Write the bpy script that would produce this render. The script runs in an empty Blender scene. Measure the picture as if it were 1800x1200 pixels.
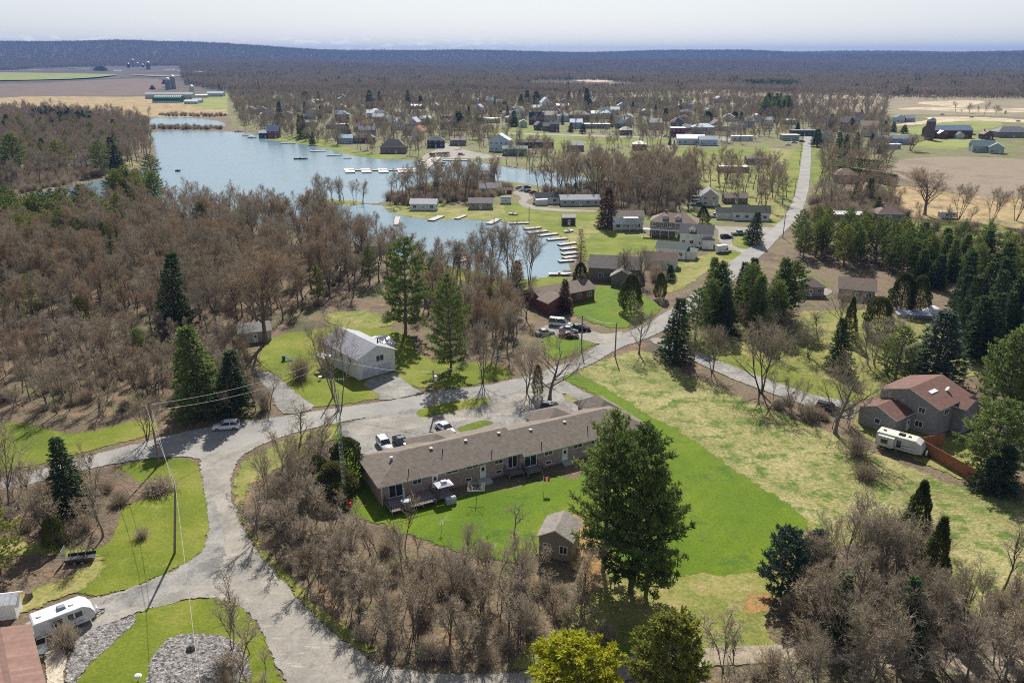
import bpy, math, random
import numpy as np
from math import sin, cos, pi, radians as R
D = bpy.data; SC = bpy.context.scene; COL = SC.collection
rnd = random.Random(7)
# ---------------- camera, world, sun, exposure ----------------
F = 1400.0; CAMH = 62.0; PIT = math.atan(502 / F)
cam = D.objects.new('camera', D.cameras.new('camera')); COL.objects.link(cam)
cam.data.sensor_width = 36; cam.data.lens = 28.0; cam.data.clip_start = 1; cam.data.clip_end = 60000
cam.location = (0, 0, CAMH); cam.rotation_euler = (pi / 2 - PIT, 0, 0); SC.camera = cam
SUN_EL, SUN_AZ = 41.0, 1.0                       # degrees, azimuth clockwise from +Y (straight ahead)
W = D.worlds.new('World'); SC.world = W; W.use_nodes = True
wn = W.node_tree; wn.nodes.clear()
def nd(nt, t, **k):
    n = nt.nodes.new(t)
    for a, b in k.items():
        if a.startswith('i_'): n.inputs[a[2:].replace('_', ' ')].default_value = b
        else: setattr(n, a, b)
    return n
sky = nd(wn, 'ShaderNodeTexSky', sky_type='NISHITA', sun_disc=False, sun_elevation=R(SUN_EL), sun_rotation=R(SUN_AZ),
         air_density=1.0, dust_density=1.0, ozone_density=1.6, altitude=150)
bg = nd(wn, 'ShaderNodeBackground'); bg.inputs[1].default_value = 0.072
wo = nd(wn, 'ShaderNodeOutputWorld')
# thin veil of high cloud and a row of small cumulus low over the horizon
tc = nd(wn, 'ShaderNodeTexCoord'); sx = nd(wn, 'ShaderNodeSeparateXYZ'); wn.links.new(tc.outputs['Generated'], sx.inputs[0])
hsv = nd(wn, 'ShaderNodeHueSaturation'); hsv.inputs['Saturation'].default_value = 0.6; wn.links.new(sky.outputs[0], hsv.inputs['Color'])
mp = nd(wn, 'ShaderNodeMapping'); mp.inputs['Scale'].default_value = (60, 60, 260); wn.links.new(tc.outputs['Generated'], mp.inputs[0])
nz = nd(wn, 'ShaderNodeTexNoise'); nz.inputs['Scale'].default_value = 1.0; nz.inputs['Detail'].default_value = 5; wn.links.new(mp.outputs[0], nz.inputs[0])
r1 = nd(wn, 'ShaderNodeMapRange'); wn.links.new(nz.outputs[0], r1.inputs[0]); r1.inputs[1].default_value = .54; r1.inputs[2].default_value = .6
b1 = nd(wn, 'ShaderNodeMapRange', interpolation_type='SMOOTHSTEP'); wn.links.new(sx.outputs['Z'], b1.inputs[0]); b1.inputs[1].default_value = .024; b1.inputs[2].default_value = .012
bx = nd(wn, 'ShaderNodeMapRange', interpolation_type='SMOOTHSTEP'); wn.links.new(sx.outputs['X'], bx.inputs[0]); bx.inputs[1].default_value = .12; bx.inputs[2].default_value = -.05
m1 = nd(wn, 'ShaderNodeMath', operation='MULTIPLY'); wn.links.new(r1.outputs[0], m1.inputs[0]); wn.links.new(b1.outputs[0], m1.inputs[1])
m2 = nd(wn, 'ShaderNodeMath', operation='MULTIPLY'); wn.links.new(m1.outputs[0], m2.inputs[0]); wn.links.new(bx.outputs[0], m2.inputs[1])
m3 = nd(wn, 'ShaderNodeMath', operation='MULTIPLY'); wn.links.new(m2.outputs[0], m3.inputs[0]); m3.inputs[1].default_value = .5
mx = nd(wn, 'ShaderNodeMix', data_type='RGBA'); wn.links.new(m3.outputs[0], mx.inputs[0]); 
veil = nd(wn, 'ShaderNodeMix', data_type='RGBA'); vz = nd(wn, 'ShaderNodeMapRange', interpolation_type='SMOOTHSTEP'); wn.links.new(sx.outputs['Z'], vz.inputs[0]); vz.inputs[1].default_value = .06; vz.inputs[2].default_value = .42; vz.inputs[3].default_value = .62; vz.inputs[4].default_value = .0; wn.links.new(vz.outputs[0], veil.inputs[0]); wn.links.new(hsv.outputs[0], veil.inputs[6]); veil.inputs[7].default_value = (7.7, 8.1, 8.3, 1)
wn.links.new(veil.outputs[2], mx.inputs[6]); mx.inputs[7].default_value = (12, 12, 11.8, 1)
wn.links.new(mx.outputs[2], bg.inputs[0]); wn.links.new(bg.outputs[0], wo.inputs[0])
sl = D.lights.new('sun', 'SUN'); sl.energy = 5.0; sl.angle = R(0.5); sl.color = (1, .955, .88)
so = D.objects.new('sun', sl); COL.objects.link(so); so.location = (0, 300, 300)
so.rotation_euler = (R(90 - SUN_EL), 0, R(180 - SUN_AZ) + pi)    # light travels from ahead towards the viewer
from mathutils import Vector
sd = Vector((sin(R(SUN_AZ)) * cos(R(SUN_EL)), cos(R(SUN_AZ)) * cos(R(SUN_EL)), sin(R(SUN_EL))))
so.rotation_euler = sd.to_track_quat('Z', 'Y').to_euler()
SC.view_settings.view_transform = 'Standard'; SC.view_settings.look = 'None'; SC.view_settings.exposure = 0.6; SC.view_settings.gamma = 1
cy = SC.cycles; cy.max_bounces = 6; cy.diffuse_bounces = 3; cy.glossy_bounces = 3; cy.transmission_bounces = 3; cy.transparent_max_bounces = 12; cy.volume_bounces = 0; cy.use_denoising = False; cy.filter_width = 1.05; cy.volume_max_steps = 64
# ---------------- helpers ----------------
def P(x, y, z=0.0):
    u = x - 900.0; v = 600.0 - y
    dz = v * cos(PIT) - F * sin(PIT); Y = F * cos(PIT) + v * sin(PIT)
    t = (z - CAMH) / dz
    return (u * t, Y * t)
def HT(bx, by, ty):
    "height of a thing standing at photo point (bx,by) whose top shows at row ty"
    b = P(bx, by); k = (600.0 - ty) / F; s, c = sin(PIT), cos(PIT)
    return CAMH + b[1] * (k * c - s) / (c + k * s)
def MPX(by):
    "metres per photo pixel, sideways, for a thing standing at row by"
    b = P(900, by); return (b[1] * cos(PIT) + CAMH * sin(PIT)) / F
def world(poly): return np.array([P(*q) for q in poly])
def sdf(px, py, poly):
    n = len(poly); inside = np.zeros(px.shape, bool); dm = np.full(px.shape, 1e18)
    for i in range(n):
        x1, y1 = poly[i]; x2, y2 = poly[(i + 1) % n]
        c = ((y1 > py) != (y2 > py)); den = (y2 - y1) if y2 != y1 else 1e-9
        inside ^= c & (px < (x2 - x1) * (py - y1) / den + x1)
        ex, ey = x2 - x1, y2 - y1; L = ex * ex + ey * ey + 1e-12
        t = np.clip(((px - x1) * ex + (py - y1) * ey) / L, 0, 1)
        dm = np.minimum(dm, (px - x1 - t * ex) ** 2 + (py - y1 - t * ey) ** 2)
    d = np.sqrt(dm); return np.where(inside, d, -d)
def smooth(poly, it=1):
    for _ in range(it):
        q = []; n = len(poly)
        for i in range(n):
            a, b = poly[i], poly[(i + 1) % n]
            q += [a * .75 + b * .25, a * .25 + b * .75]
        poly = np.array(q)
    return poly
# ---------------- materials ----------------
def newmat(name):
    m = D.materials.new(name); m.use_nodes = True; nt = m.node_tree; nt.nodes.clear()
    out = nd(nt, 'ShaderNodeOutputMaterial'); return m, nt, out
def ramp(nt, src, cols, a=.35, b=.65):
    cr = nd(nt, 'ShaderNodeValToRGB'); e = cr.color_ramp.elements
    n = len(cols)
    while len(e) < n: e.new(.5)
    for i, c in enumerate(cols): e[i].position = a + (b - a) * i / max(1, n - 1); e[i].color = (*c, 1)
    nt.links.new(src, cr.inputs[0]); return cr.outputs[0]
def noise(nt, vec, scale, det=3, rough=.6, vs=None):
    if vs:
        mm = nd(nt, 'ShaderNodeMapping'); mm.inputs['Scale'].default_value = vs[:3]
        if len(vs) > 3: mm.inputs['Rotation'].default_value = (0, 0, vs[3])
        nt.links.new(vec, mm.inputs[0]); vec = mm.outputs[0]
    n = nd(nt, 'ShaderNodeTexNoise'); n.inputs['Scale'].default_value = scale; n.inputs['Detail'].default_value = det; n.inputs['Roughness'].default_value = rough
    nt.links.new(vec, n.inputs[0]); return n.outputs[0]
def mixc(nt, fac, a, b, mode='MIX'):
    m = nd(nt, 'ShaderNodeMix', data_type='RGBA', blend_type=mode)
    for s, i in ((fac, 0), (a, 6), (b, 7)):
        if hasattr(s, 'links'): nt.links.new(s, m.inputs[i])
        elif i == 0: m.inputs[0].default_value = s
        else: m.inputs[i].default_value = (*s, 1)
    return m.outputs[2]
def mr(nt, src, a, b, c=0, d=1, sm=True):
    m = nd(nt, 'ShaderNodeMapRange', interpolation_type='SMOOTHSTEP' if sm else 'LINEAR')
    nt.links.new(src, m.inputs[0])
    for i, v in enumerate((a, b, c, d)): m.inputs[i + 1].default_value = v
    return m.outputs[0]
def gcolor(nt, spec):
    "ground colour: broad tone, patches, clumps and fine speckle, all in metres of world space"
    pos = nd(nt, 'ShaderNodeNewGeometry').outputs['Position']
    c = ramp(nt, noise(nt, pos, 1 / spec.get('s1', 22.), 4, .65), spec['c'], .36, .64)
    if 'patch' in spec:
        pc, s, lo, hi = spec['patch'][:4]
        c = mixc(nt, mr(nt, noise(nt, pos, 1 / s, 5, .7, spec.get('pv')), lo, hi), c, pc)
    if 'patch2' in spec:
        pc, s, lo, hi = spec['patch2'][:4]
        c = mixc(nt, mr(nt, noise(nt, pos, 1 / s, 5, .7, spec.get('pv2')), lo, hi), c, pc)
    if 'rows' in spec:
        ang, per, amt, rc = spec['rows']
        mm = nd(nt, 'ShaderNodeMapping'); mm.inputs['Rotation'].default_value = (0, 0, ang); nt.links.new(pos, mm.inputs[0])
        w = nd(nt, 'ShaderNodeTexWave'); w.inputs['Scale'].default_value = .314 / per * 1.0; w.inputs['Distortion'].default_value = 1.5; w.inputs['Detail'].default_value = 2
        nt.links.new(mm.outputs[0], w.inputs[0]); wf = nd(nt, 'ShaderNodeMath', operation='MULTIPLY'); nt.links.new(w.outputs[1], wf.inputs[0]); wf.inputs[1].default_value = amt
        c = mixc(nt, wf.outputs[0], c, rc)
    fn = mr(nt, noise(nt, pos, 1 / spec.get('fs', .5), 4, .75), .3, .7, 1 - spec.get('fa', .35), 1 + spec.get('fa', .35), False)
    c = mixc(nt, 1.0, c, fn, 'MULTIPLY')
    return c, pos
def groundmat(name, **spec):
    res = []
    for edge in (0, 1):
        m, nt, out = newmat(name + ('_edge' if edge else ''))
        c, pos = gcolor(nt, spec)
        b = nd(nt, 'ShaderNodeBsdfPrincipled'); b.inputs['Roughness'].default_value = spec.get('rough', .95); b.inputs['Specular IOR Level'].default_value = .2
        nt.links.new(c, b.inputs['Base Color'])
        bp = nd(nt, 'ShaderNodeBump'); bp.inputs['Strength'].default_value = spec.get('bump', .6); bp.inputs['Distance'].default_value = spec.get('bd', .12)
        nt.links.new(noise(nt, pos, 1 / spec.get('bs', .35), 3, .7), bp.inputs['Height']); nt.links.new(bp.outputs[0], b.inputs['Normal'])
        if edge:
            soft = spec.get('soft', .5)
            at = nd(nt, 'ShaderNodeAttribute', attribute_name='d')
            n1 = mr(nt, noise(nt, pos, 1 / (soft * 3.), 4, .75), .25, .75, -soft, soft, False)
            ad = nd(nt, 'ShaderNodeMath', operation='ADD'); nt.links.new(at.outputs['Fac'], ad.inputs[0]); nt.links.new(n1, ad.inputs[1])
            al = mr(nt, ad.outputs[0], -.12 * soft, .12 * soft)
            nt.links.new(al, b.inputs['Alpha'])
        nt.links.new(b.outputs[0], out.inputs[0]); res.append(m)
    res.append(spec.get('soft', .5)); return res
def ridge(x, y):
    r = np.hypot(x, y); u = x / np.maximum(y, 1) * F / cos(PIT)  # roughly photo pixels off centre at the horizon
    xs = [-2500, -900, -690, -610, -560, -400, -290, -150, 0, 350, 410, 520, 760, 850, 1000, 2500]
    hs = [110, 108, 122, 100, 96, 62, 34, 20, 14, 12, 20, 10, 8, 18, 20, 14]
    a = np.interp(u, xs, hs) + 62; t = np.clip((r - 4200) / 4600, 0, 1)
    return a * t * t * (3 - 2 * t) + np.where(r > 2500, 1, 0) * np.minimum(1, np.maximum(r - 2500, 0) / 900.) * 11 * (np.sin(x / 410. + y / 900.) + np.sin(y / 560. - x / 1300.))
LIFT = [0]
def meshobj(name, v, f, mats, parent=None, smoothf=False, mi=None):
    me = D.meshes.new(name); me.from_pydata(v, [], f)
    for m in mats: me.materials.append(m)
    if mi is not None: me.polygons.foreach_set('material_index', mi)
    if smoothf: me.polygons.foreach_set('use_smooth', [True] * len(me.polygons))
    me.update(); o = D.objects.new(name, me); COL.objects.link(o)
    if parent: o.parent = parent
    return o
def patch(name, poly, gm, step, lift=None, sm=1, kind='structure', label=None, z0=0.0, px=True, terrain=False):
    pts = world(poly) if px else np.array(poly, float)
    if sm: pts = smooth(pts, sm)
    LIFT[0] += 1; z = z0 + (.0015 * LIFT[0] if lift is None else lift)
    soft = gm[2]; m = soft + step
    xs = np.arange(pts[:, 0].min() - m, pts[:, 0].max() + m + step, step); ys = np.arange(pts[:, 1].min() - m, pts[:, 1].max() + m + step, step)
    X, Y = np.meshgrid(xs, ys, indexing='ij'); d = sdf(X, Y, pts)
    q = np.stack([d[:-1, :-1], d[1:, :-1], d[1:, 1:], d[:-1, 1:]]); keep = q.max(0) > -soft * 1.2
    I, J = np.nonzero(keep); ny = len(ys)
    idx = np.stack([I * ny + J, (I + 1) * ny + J, (I + 1) * ny + J + 1, I * ny + J + 1], 1)
    used, inv = np.unique(idx, return_inverse=True); inv = inv.reshape(idx.shape)
    Z = ridge(X, Y) if terrain else 0 * X
    V = np.stack([X.ravel()[used], Y.ravel()[used], Z.ravel()[used] + z], 1)
    mi = (q.min(0)[I, J] < soft * 1.2).astype(int)
    o = meshobj(name, V.tolist(), inv.tolist(), gm[:2], mi=mi.tolist())
    a = o.data.attributes.new('d', 'FLOAT', 'POINT'); a.data.foreach_set('value', d.ravel()[used].astype(np.float32))
    o['kind'] = kind
    if label: o['label'] = label
    return o
# ---------------- ground, roads, lawns, fields, water ----------------
G_WOOD = groundmat('leaf_litter', c=[(.10, .08, .055), (.17, .125, .085), (.125, .115, .06)], patch=((.27, .17, .10), 6., .5, .75), patch2=((.07, .085, .03), 14., .56, .72), fa=.5, bump=1., bd=.3)
G_LAWN = groundmat('lawn_grass', c=[(.095, .13, .010), (.135, .165, .014), (.195, .20, .035)], s1=15, patch=((.24, .25, .055), 5., .52, .8), fa=.28, fs=.35, soft=.7)
G_BRIGHT = groundmat('fresh_grass', c=[(.078, .135, .004), (.108, .168, .005), (.165, .20, .012)], s1=12, rows=(.62, 2.6, .22, (.075, .125, .004)), patch=((.055, .115, .01), 6., .46, .7), patch2=((.19, .20, .05), 4., .6, .78), fa=.28, fs=.3, soft=1.1)
G_OLD = groundmat('worn_grass', c=[(.13, .15, .03), (.20, .20, .05), (.27, .24, .085)], s1=9, patch=((.30, .24, .11), 3., .5, .7), patch2=((.10, .16, .02), 5., .5, .7), fa=.35, soft=1.2)
G_STRAW = groundmat('straw_field', c=[(.16, .17, .05), (.25, .235, .085), (.33, .29, .13)], s1=16, patch=((.36, .31, .17), 2.2, .52, .7), patch2=((.10, .15, .025), 3.2, .47, .62), pv=(1, 2.2, 1, -.75), fa=.42, fs=.6, bump=1, bd=.2, soft=1.2)
G_ROAD = groundmat('old_asphalt', c=[(.235, .228, .212), (.275, .263, .243), (.315, .30, .272)], s1=10, patch=((.20, .195, .185), 1.6, .58, .78), pv=(.4, 2.2, 1, -.5), fa=.16, fs=.25, bump=.3, bd=.03, soft=.35)
G_GRAVEL = groundmat('gravel', c=[(.215, .20, .177), (.275, .253, .218), (.33, .303, .258)], s1=7, patch=((.20, .19, .17), 2.3, .52, .7), patch2=((.42, .39, .33), 1.4, .56, .72), pv2=(.35, 2.6, 1, .25), fa=.25, fs=.22, bump=.5, bd=.05, soft=.45)
G_GREYG = groundmat('grey_gravel', c=[(.17, .165, .155), (.24, .23, .21), (.30, .285, .26)], s1=5, patch=((.14, .13, .12), 2.0, .52, .7), fa=.3, fs=.22, bump=.5, bd=.05, soft=.45)
G_DRIVE = groundmat('worn_driveway', c=[(.20, .195, .18), (.26, .25, .225), (.32, .30, .27)], s1=4, patch=((.15, .145, .135), 1.2, .52, .66), fa=.18, fs=.2, bump=.3, bd=.03, soft=.25)
G_LEAVES = groundmat('fallen_leaves', c=[(.26, .15, .06), (.34, .19, .075), (.24, .17, .07)], s1=3, patch=((.16, .17, .04), 1.0, .5, .66), fa=.4, fs=.2, soft=1.5)
G_STONE = groundmat('stone_bed', c=[(.17, .155, .145), (.27, .25, .235), (.40, .385, .365)], s1=.45, patch=((.08, .07, .065), .4, .5, .62), fa=.45, fs=.12, bump=1.5, bd=.25, soft=.3)
G_PLOW = groundmat('ploughed_soil', c=[(.12, .085, .066), (.155, .112, .088), (.14, .10, .08)], s1=60, rows=(.3, 3., .35, (.085, .06, .05)), fa=.18, fs=2., soft=4)
G_TILL = groundmat('harvested_field', c=[(.20, .155, .11), (.26, .205, .145), (.23, .185, .125)], s1=30, rows=(1.25, 2.2, .4, (.15, .115, .085)), patch=((.36, .31, .23), 5., .6, .72), pv=(.3, 2, 1, .3), fa=.25, fs=1.2, soft=2.)
G_MARSH = groundmat('dry_marsh', c=[(.26, .185, .095), (.38, .27, .13), (.20, .18, .07)], s1=25, patch=((.16, .12, .07), 9., .5, .66), fa=.35, fs=2, soft=4)
G_PAST = groundmat('pasture', c=[(.14, .18, .035), (.20, .23, .05), (.23, .24, .07)], s1=50, fa=.2, fs=2, soft=3)
G_SAND = groundmat('sandy_ground', c=[(.42, .33, .23), (.55, .44, .31), (.35, .28, .18)], s1=30, patch=((.22, .20, .10), 14., .5, .62), pv=(.4, 2, 1), fa=.2, fs=3, soft=3)
G_SCRUB = groundmat('scrubland', c=[(.19, .15, .10), (.25, .20, .13), (.16, .16, .07)], s1=30, patch=((.36, .29, .19), 12., .55, .7), pv=(.3, 2, 1), fa=.3, fs=2, soft=5)
G_MIX = groundmat('village_ground', c=[(.11, .105, .045), (.15, .135, .06), (.17, .13, .09)], s1=18, patch=((.28, .25, .19), 7., .58, .68), patch2=((.14, .20, .02), 12., .5, .62), fa=.3, fs=1, soft=3)
G_PATIO = groundmat('pale_stone_paving', c=[(.42, .36, .27), (.50, .43, .33), (.46, .44, .38)], s1=.5, patch=((.30, .25, .18), .35, .52, .6), fa=.2, fs=.15, soft=.15)
def ground():
    na, rr = [], [3.0]
    for d_ in list(np.arange(-180, -56, 8)) + list(np.arange(-56, 56, .32)) + list(np.arange(56, 180, 8)): na.append(R(d_))
    while rr[-1] < 15000: rr.append(rr[-1] * (1.035 if rr[-1] < 3000 else 1.02))
    A, Rr = np.meshgrid(na, rr, indexing='ij'); X = Rr * np.sin(A); Y = Rr * np.cos(A); Z = ridge(X, Y)
    n, k = A.shape; V = np.stack([X.ravel(), Y.ravel(), Z.ravel()], 1).tolist()
    I, J = np.meshgrid(np.arange(n), np.arange(k - 1), indexing='ij'); I2 = (I + 1) % n
    f = np.stack([I * k + J, I2 * k + J, I2 * k + J + 1, I * k + J + 1], -1).reshape(-1, 4)[:, ::-1].tolist()
    c = len(V); V.append([0, 0, 0]); f += [[c, i * k, ((i + 1) % n) * k] for i in range(n)]
    o = meshobj('ground', V, f, [G_FAR]); o['kind'] = 'structure'; return o
m, nt, out = newmat('ground_cover')          # leaf litter near, mixed country ground farther off
c1, pos = gcolor(nt, dict(c=[(.11, .088, .06), (.18, .135, .09), (.13, .125, .06)], patch=((.29, .185, .11), 6., .5, .75), patch2=((.08, .095, .035), 14., .55, .7), fa=.5))
sy_ = nd(nt, 'ShaderNodeSeparateXYZ'); nt.links.new(pos, sy_.inputs[0]); c1 = mixc(nt, mr(nt, sy_.outputs[1], 1000, 1700), c1, mixc(nt, mr(nt, noise(nt, pos, .004, 4, .7), .4, .6), (.062, .052, .045), (.10, .082, .065)))
b_ = nd(nt, 'ShaderNodeBsdfPrincipled'); b_.inputs['Roughness'].default_value = .95; b_.inputs['Specular IOR Level'].default_value = .15; nt.links.new(c1, b_.inputs['Base Color'])
bp = nd(nt, 'ShaderNodeBump'); bp.inputs['Strength'].default_value = .8; bp.inputs['Distance'].default_value = .3; nt.links.new(noise(nt, pos, 2.5, 4, .7), bp.inputs['Height']); nt.links.new(bp.outputs[0], b_.inputs['Normal'])
nt.links.new(b_.outputs[0], out.inputs[0]); G_FAR = m
ground()
LAKE = [(268, 229), (350, 231), (430, 233), (460, 242), (500, 249), (560, 258), (600, 270), (640, 279), (700, 281), (745, 286), (790, 279), (840, 287), (900, 297), (1000, 308), (1060, 322), (1000, 333), (930, 322), (870, 316), (820, 313), (740, 320), (700, 334), (680, 352), (655, 357), (600, 351), (548, 350), (548, 359), (650, 361), (680, 366), (690, 379), (760, 389), (820, 388), (880, 391), (935, 401), (975, 417), (1003, 432), (1000, 452), (985, 478), (900, 500), (850, 488), (800, 470), (730, 452), (690, 440), (600, 412), (480, 392), (300, 376), (190, 372), (60, 348), (70, 338), (150, 325), (220, 308), (262, 300), (285, 290), (278, 255)]
POND = [(268, 209), (300, 206), (350, 209), (386, 215), (388, 223), (330, 224), (272, 224)]
m_w, nt, out = newmat('lake_water')
pos = nd(nt, 'ShaderNodeNewGeometry').outputs['Position']
bw = nd(nt, 'ShaderNodeBsdfPrincipled'); bw.inputs['Base Color'].default_value = (.14, .225, .27, 1); bw.inputs['Roughness'].default_value = .18; bw.inputs['IOR'].default_value = 1.33
n1 = noise(nt, pos, .9, 5, .75, (1, 2.2, 1, .35)); n2 = noise(nt, pos, .06, 3, .6)
bpw = nd(nt, 'ShaderNodeBump'); bpw.inputs['Distance'].default_value = .045; nt.links.new(n1, bpw.inputs['Height'])
nt.links.new(mr(nt, n2, .4, .62, .7, 1.), bpw.inputs['Strength']); nt.links.new(bpw.outputs[0], bw.inputs['Normal'])
nt.links.new(bw.outputs[0], out.inputs[0])
# broad country patches, far to near
A_ = lambda *a, **k: patch(*a, **k)
A_('scrubland', [(1000, 152), (1250, 158), (1500, 165), (1800, 168), (2000, 170), (2000, 240), (1500, 236), (1150, 215), (1000, 185)], G_SCRUB, 14, label=None)
A_('marsh', [(0, 172), (60, 169), (270, 171), (400, 164), (430, 190), (390, 206), (268, 206), (140, 203), (20, 196), (-200, 190)], G_MARSH, 8)
A_('ploughed_field', [(-400, 150), (60, 148), (140, 142), (270, 137), (300, 146), (272, 160), (250, 168), (60, 170), (-400, 172)], G_PLOW, 12)
A_('green_field', [(-300, 134), (20, 127), (70, 123), (110, 122), (130, 123), (200, 128), (215, 131), (150, 138), (40, 141), (-300, 146)], G_PAST, 16)
A_('tan_field', [(-300, 128), (20, 125), (60, 122), (190, 121), (330, 122), (420, 131), (300, 136), (215, 131), (130, 124), (20, 129), (-300, 136)], G_TILL, 22)
A_('farm_pasture', [(325, 168), (360, 165), (400, 162), (415, 170), (405, 184), (400, 194), (350, 190), (320, 182)], G_PAST, 6)
A_('village_ground', [(400, 165), (620, 150), (860, 165), (1080, 175), (1400, 195), (1560, 200), (1800, 205), (2000, 215), (2000, 290), (1560, 290), (1480, 330), (1300, 440), (1180, 470), (1090, 440), (1000, 420), (880, 385), (690, 380), (650, 358), (740, 315), (700, 282), (600, 268), (520, 250), (430, 232), (400, 215)], G_MIX, 4)
A_('north_field', [(1010, 150), (1060, 143), (1110, 146), (1150, 152), (1100, 158), (1000, 158), (900, 150), (940, 143)], G_PLOW, 20)
A_('grassy_mound', [(1115, 172), (1160, 163), (1210, 169), (1245, 178), (1180, 182), (1120, 181)], G_PAST, 8)
for q, st in (([(1085, 170), (1120, 168), (1150, 164), (1150, 167), (1120, 172), (1085, 173)], 6), ([(1180, 172), (1240, 178), (1340, 184), (1340, 187), (1240, 182), (1180, 175)], 5),
              ([(1210, 162), (1250, 156), (1300, 158), (1250, 165), (1215, 167)], 8), ([(1400, 166), (1480, 168), (1560, 170), (1560, 175), (1480, 174), (1400, 171)], 8),
              ([(1600, 181), (1660, 177), (1700, 176), (1740, 178), (1700, 188), (1690, 190), (1650, 186)], 6), ([(1560, 192), (1640, 187), (1720, 193), (1800, 190), (1900, 190), (1900, 196), (1720, 199), (1640, 194)], 6),
              ([(1620, 206), (1700, 205), (1800, 210), (1900, 214), (1900, 220), (1780, 215), (1700, 212), (1650, 216), (1575, 222), (1570, 219), (1640, 211)], 4), ([(1000, 141), (1040, 140), (1090, 143), (1040, 145)], 14)):
    A_('sandy_track', q, G_SAND, st)
A_('quarry_slope', [(1690, 190), (1745, 178), (1850, 180), (1900, 188), (1760, 190), (1700, 192)], G_SCRUB, 8)
A_('barn_pasture', [(1565, 240), (1600, 222), (1660, 216), (1720, 212), (1770, 216), (1750, 226), (1700, 232), (1730, 244), (1700, 262), (1640, 262), (1600, 255)], G_PAST, 4)
A_('harvested_field', [(1575, 285), (1600, 278), (1660, 275), (1760, 277), (1860, 285), (1980, 300), (1980, 360), (1800, 352), (1700, 345), (1640, 330), (1590, 318), (1565, 300)], G_TILL, 2.5)
A_('field_margin', [(1560, 330), (1600, 325), (1700, 345), (1850, 352), (1950, 362), (1950, 420), (1700, 395), (1600, 380), (1540, 360)], G_MARSH, 3)
A_('lake', LAKE, (m_w, m_w, .6), 2.5, sm=1)
A_('upper_pond', POND, (m_w, m_w, 1.), 4, sm=1)
# shallow islet and causeway carry dry banks
for q in ([(545, 352), (570, 350), (640, 354), (640, 360), (600, 361), (548, 359)],):
    A_('islet', q, G_OLD, 1)
A_('village_green', [(862, 226), (930, 222), (960, 224), (985, 232), (1020, 238), (1100, 240), (1190, 243), (1190, 250), (1060, 255), (1010, 262), (985, 268), (960, 262), (900, 250), (862, 240)], G_LAWN, 2.5)
A_('park_lawn', [(1085, 268), (1180, 262), (1300, 258), (1400, 262), (1412, 270), (1405, 300), (1395, 340), (1340, 352), (1250, 330), (1200, 318), (1080, 300)], G_OLD, 2.5)
A_('ball_field', [(1180, 264), (1300, 258), (1360, 262), (1350, 276), (1250, 276), (1180, 272)], G_LAWN, 2.5)
A_('verge', [(1372, 300), (1404, 255), (1414, 250), (1410, 300), (1398, 350), (1372, 345)], G_LAWN, 2)
A_('verge', [(1426, 255), (1455, 262), (1490, 268), (1500, 290), (1450, 320), (1424, 330)], G_LAWN, 2)
A_('yard', [(1530, 322), (1562, 326), (1568, 345), (1552, 358), (1530, 350)], G_BRIGHT, 1.5)
A_('garden', [(1598, 386), (1640, 385), (1700, 390), (1770, 400), (1800, 420), (1720, 425), (1650, 420), (1600, 412)], G_LAWN, 1.5)
A_('shore_lawn', [(455, 245), (480, 240), (540, 240), (600, 255), (640, 268), (680, 272), (720, 276), (720, 281), (640, 279), (560, 258), (500, 249)], G_LAWN, 2)
A_('peninsula_lawn', [(672, 362), (700, 356), (760, 362), (850, 366), (905, 355), (925, 358), (960, 368), (1030, 370), (1065, 375), (1072, 405), (1120, 408), (1180, 428), (1150, 440), (1080, 432), (1040, 450), (1010, 440), (1003, 430), (975, 415), (935, 399), (880, 389), (820, 386), (760, 387), (692, 377)], G_OLD, 1.5)
A_('cottage_lawn', [(885, 360), (910, 352), (935, 362), (1000, 372), (1055, 372), (1065, 385), (1000, 395), (995, 415), (1000, 425), (970, 410), (935, 398), (890, 388)], G_LAWN, 1.5)
A_('slope_lawn', [(1010, 430), (1040, 415), (1075, 408), (1140, 418), (1180, 440), (1150, 455), (1120, 445), (1090, 450), (1090, 470), (1030, 465)], G_LAWN, 1.5)
A_('house_lawn', [(1180, 462), (1225, 452), (1265, 440), (1290, 428), (1320, 440), (1300, 462), (1250, 470), (1215, 500), (1170, 520), (1150, 500)], G_OLD, 1.5)
A_('roadside_grass', [(1285, 424), (1300, 412), (1345, 412), (1355, 424), (1330, 438), (1295, 436)], G_LAWN, 1)
A_('roadside_grass', [(1265, 448), (1290, 438), (1318, 440), (1300, 455), (1275, 456)], G_LAWN, 1)
A_('road_lawn', [(1230, 372), (1290, 375), (1310, 385), (1375, 400), (1385, 385), (1372, 350), (1330, 345), (1280, 360)], G_OLD, 1.5)
A_('pine_floor_grass', [(1390, 482), (1420, 480), (1460, 500), (1440, 512), (1400, 510)], G_BRIGHT, 1)
A_('sandy_launch', [(740, 275), (770, 262), (780, 250), (800, 258), (850, 272), (900, 276), (850, 280), (790, 278), (745, 283)], G_GRAVEL, 2)
A_('sandy_launch', [(1080, 280), (1180, 283), (1170, 290), (1080, 288)], G_GRAVEL, 2)
A_('park_path', [(885, 233), (1000, 236), (1100, 239), (1320, 243), (1320, 246), (1100, 242), (1000, 239), (885, 236)], G_GRAVEL, 2)
A_('cottage_track', [(895, 338), (912, 335), (945, 345), (922, 355), (935, 362), (985, 368), (1050, 370), (1050, 373), (980, 372), (925, 367), (908, 356), (920, 348)], G_GRAVEL, 1)
A_('parking', [(1262, 398), (1240, 402), (1235, 396), (1300, 400), (1380, 400), (1370, 412), (1300, 408), (1285, 420), (1290, 436), (1330, 440), (1325, 452), (1290, 440), (1262, 428)], G_GRAVEL, 1)
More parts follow.
